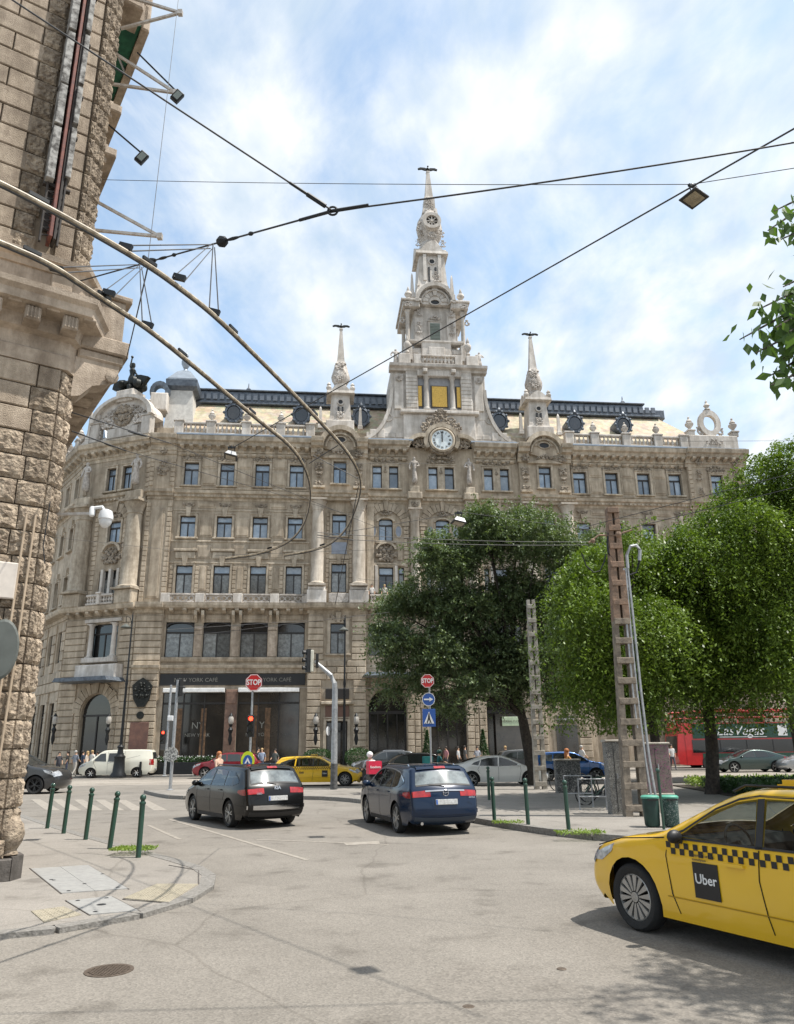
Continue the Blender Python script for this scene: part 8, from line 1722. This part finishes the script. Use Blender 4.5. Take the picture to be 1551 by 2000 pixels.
# other wires
wire(PX(165,350,13.0),PX(1350,360,9.0),.006,'thin level wire crossing the sky behind the spire',sag=.05); wire(PX(1350,360,9.0),PX(1700,305,8),.006,'thin level wire continuing right of the hanging lamp')
A5=PX(452,876,17.0); B5=PX(1650,195,5.6); wire(A5,B5,.010,'cable from the middle of the hotel front up to the right edge carrying a lamp')
wire(PX(353,-40,13.2),PX(288,520,9.0),.005,'thin wire hanging down past the floodlight bracket tips'); wire(PX(288,525,8.4),PX(246,705,12.9),.010,'beaded wire from the span wire down to the balcony corner',sag=.02)
wire(PX(132,803,12.9),PX(330,865,17),.012,'thick wire from the stone corner towards the hotel pediment, upper one',sag=.0); wire(PX(330,865,17),PX(760,1040,34),.008,'thin continuation of the upper thick wire across the hotel front')
wire(PX(140,842,12.9),PX(245,880,15),.014,'thick wire from the stone corner, lower one'); wire(PX(245,880,15),PX(700,1010,34),.008,'thin continuation of the lower thick wire across the hotel front')
for k,(a,b) in enumerate((((200,828),(330,865)),((180,858),(245,880)))): A_=PX(*a,14); B_=PX(*b,15.6); insul((A_+B_)/2,.02,'insulator','rod insulator on the %s thick wire left of the pediment'%('upper','lower')[k],L=.5,dirv=B_-A_)
mt=PX(1200,1046,20.7)
wire(PX(620,1040,18),PX(1150,1058,20.7),.008,'wire from the left turret to the rusty mast, upper of the pair',sag=.08); wire(PX(620,1050,18),PX(1150,1064,20.7),.008,'wire from the left turret to the rusty mast, lower of the pair',sag=.08)
wire(PX(1140,1030,20.7),PX(1700,885,14),.009,'wire from the rusty mast rising to the right edge, upper'); wire(PX(1215,1036,20.7),PX(1700,915,14),.009,'wire from the rusty mast rising to the right edge, lower')
wire(PX(1330,862,20),PX(1700,860,18),.005,'thin level wire at cornice height right of the hotel'); wire(PX(-40,850,20),PX(420,868,24),.005,'thin level wire at cornice height left in front of the pediment')
for i,(a,b) in enumerate((((325,1230),(600,1212)),((325,1247),(760,1196)),((300,1340),(760,1345)),((420,1085),(1060,1062)),((110,1050),(340,1075)),((700,1130),(1200,1190)))):
    wire(PX(*a,30+i),PX(*b,34+i),.008,('thin wire across the left café windows, upper','thin wire across the left café windows rising to the right','thin wire across the café sign band','thin wire across the hotel between the turret and the tree','thin wire across the corner columns','thin wire passing through the central tree')[i])
wire(PX(628,905,26),PX(840,905,30),.006,'short wire above the pair of windows left of the clock'); wire(PX(612,890,12),PX(700,935,12),.007,'short stay between the two contact rails near the turret'); wire(PX(604,905,10),PX(660,870,9),.007,'short stay above the turret window')
wire(PX(620,1045,13),PX(690,1055,13),.009,'short stay between the lower ends of the contact rails'); wire(PX(700,950,11),PX(655,1180,16),.007,'thin dropper below the second contact rail')
# hanging lamps
def hlamp(P,label,s=1.,open_=True,yaw=0):
    o=empty('hanging_lamp',P,yaw,label,'hanging lamp','lamps hung over the street',scale=s); q=T((0,0,-.22))@Ry(R_(12))
    mb=MB(); V=[(-.10,-.14,.07),(.12,-.14,.07),(.12,.14,.07),(-.10,.14,.07),(-.16,-.19,-.05),(.18,-.19,-.05),(.18,.19,-.05),(-.16,.19,-.05)]; mb.add(V,[(3,2,1,0),(0,1,5,4),(1,2,6,5),(2,3,7,6),(3,0,4,7)],q); mb.put('housing',STEEL,o)
    mb=MB(); mb.bbox(-.18,.20,-.21,.21,-.075,-.05,.0,q); mb.put('rim',DARKP,o); mb=MB(); mb.box(-.13,.15,-.15,.15,-.088,-.07,q); mb.put('lens',mat('lamp_lens',(.32,.28,.20),.25,col2=(.2,.17,.12),scale=9),o)
    mb=MB(); mb.bar((-.1,0,0),(.12,0,.02),.05); mb.tube([(-.08,0,0),(-.06,0,-.14)],.012,5); mb.tube([(.1,0,0),(.08,0,-.12)],.012,5); mb.ball((.0,0,.03),.04,8); mb.put('hanger',IRON,o)
q=on(A5,B5,1352); hlamp(q,'grey square street lamp hanging from the cable at the upper right',.55,yaw=.5)
hlamp(A5+Vector((0,0,.02)),'pale square lamp hanging in front of the top row of hotel windows',.85,yaw=.2)
q=PX(895,1003,17.5); hlamp(q,'pale square lamp hanging above the dark central tree',.85,yaw=.2); wire(q,PX(640,1045,15),.006,'thin stay holding the lamp above the central tree'); wire(q+Vector((0,0,.05)),PX(1190,1040,20.7),.006,'thin stay from the lamp above the central tree to the mast')
# ---------------------------------------------------------------- neighbouring building at the far right
FBO=Vector((-18.5,60,0))+Rz(HA)@Vector((50.6,0,0))
fb=empty('apartment_building',FBO,R_(6),'pale pinkish building beyond the right end of the hotel, mostly behind trees','building')
PINK=mat('pale_pink_render',(.46,.38,.33),.9,col2=(.38,.31,.27),scale=1,stain=.2)
mb=MB(); mb.box(.2,45,2.0,14,0,22.0); mb.put('wall',PINK,fb); mb=MB(); mb.bbox(.1,45.2,1.3,2.2,21.6,22.3,.1); mb.put('cornice',PINK,fb); mb=MB(); mb.prism([(.2,22.2),(45,22.2),(43,25),(2,25)],2.2,13); mb.put('roof',LEAD,fb)
for i in range(13):
    for j in range(5):
        X=2.5+i*3.2; Z=[.6,6.2,10.2,14.2,18.0][j]; mb=MB(); mb.box(X-.65,X+.65,1.92,1.98,Z,Z+(3.2 if j==0 else 2.1)); w=mb.put('window',FRAME,fb); mb=MB(); mb.box(X-.55,X+.55,1.88,1.915,Z+.1,Z+(3.1 if j==0 else 2.0)); mb.put('pane',GLASSD,w)
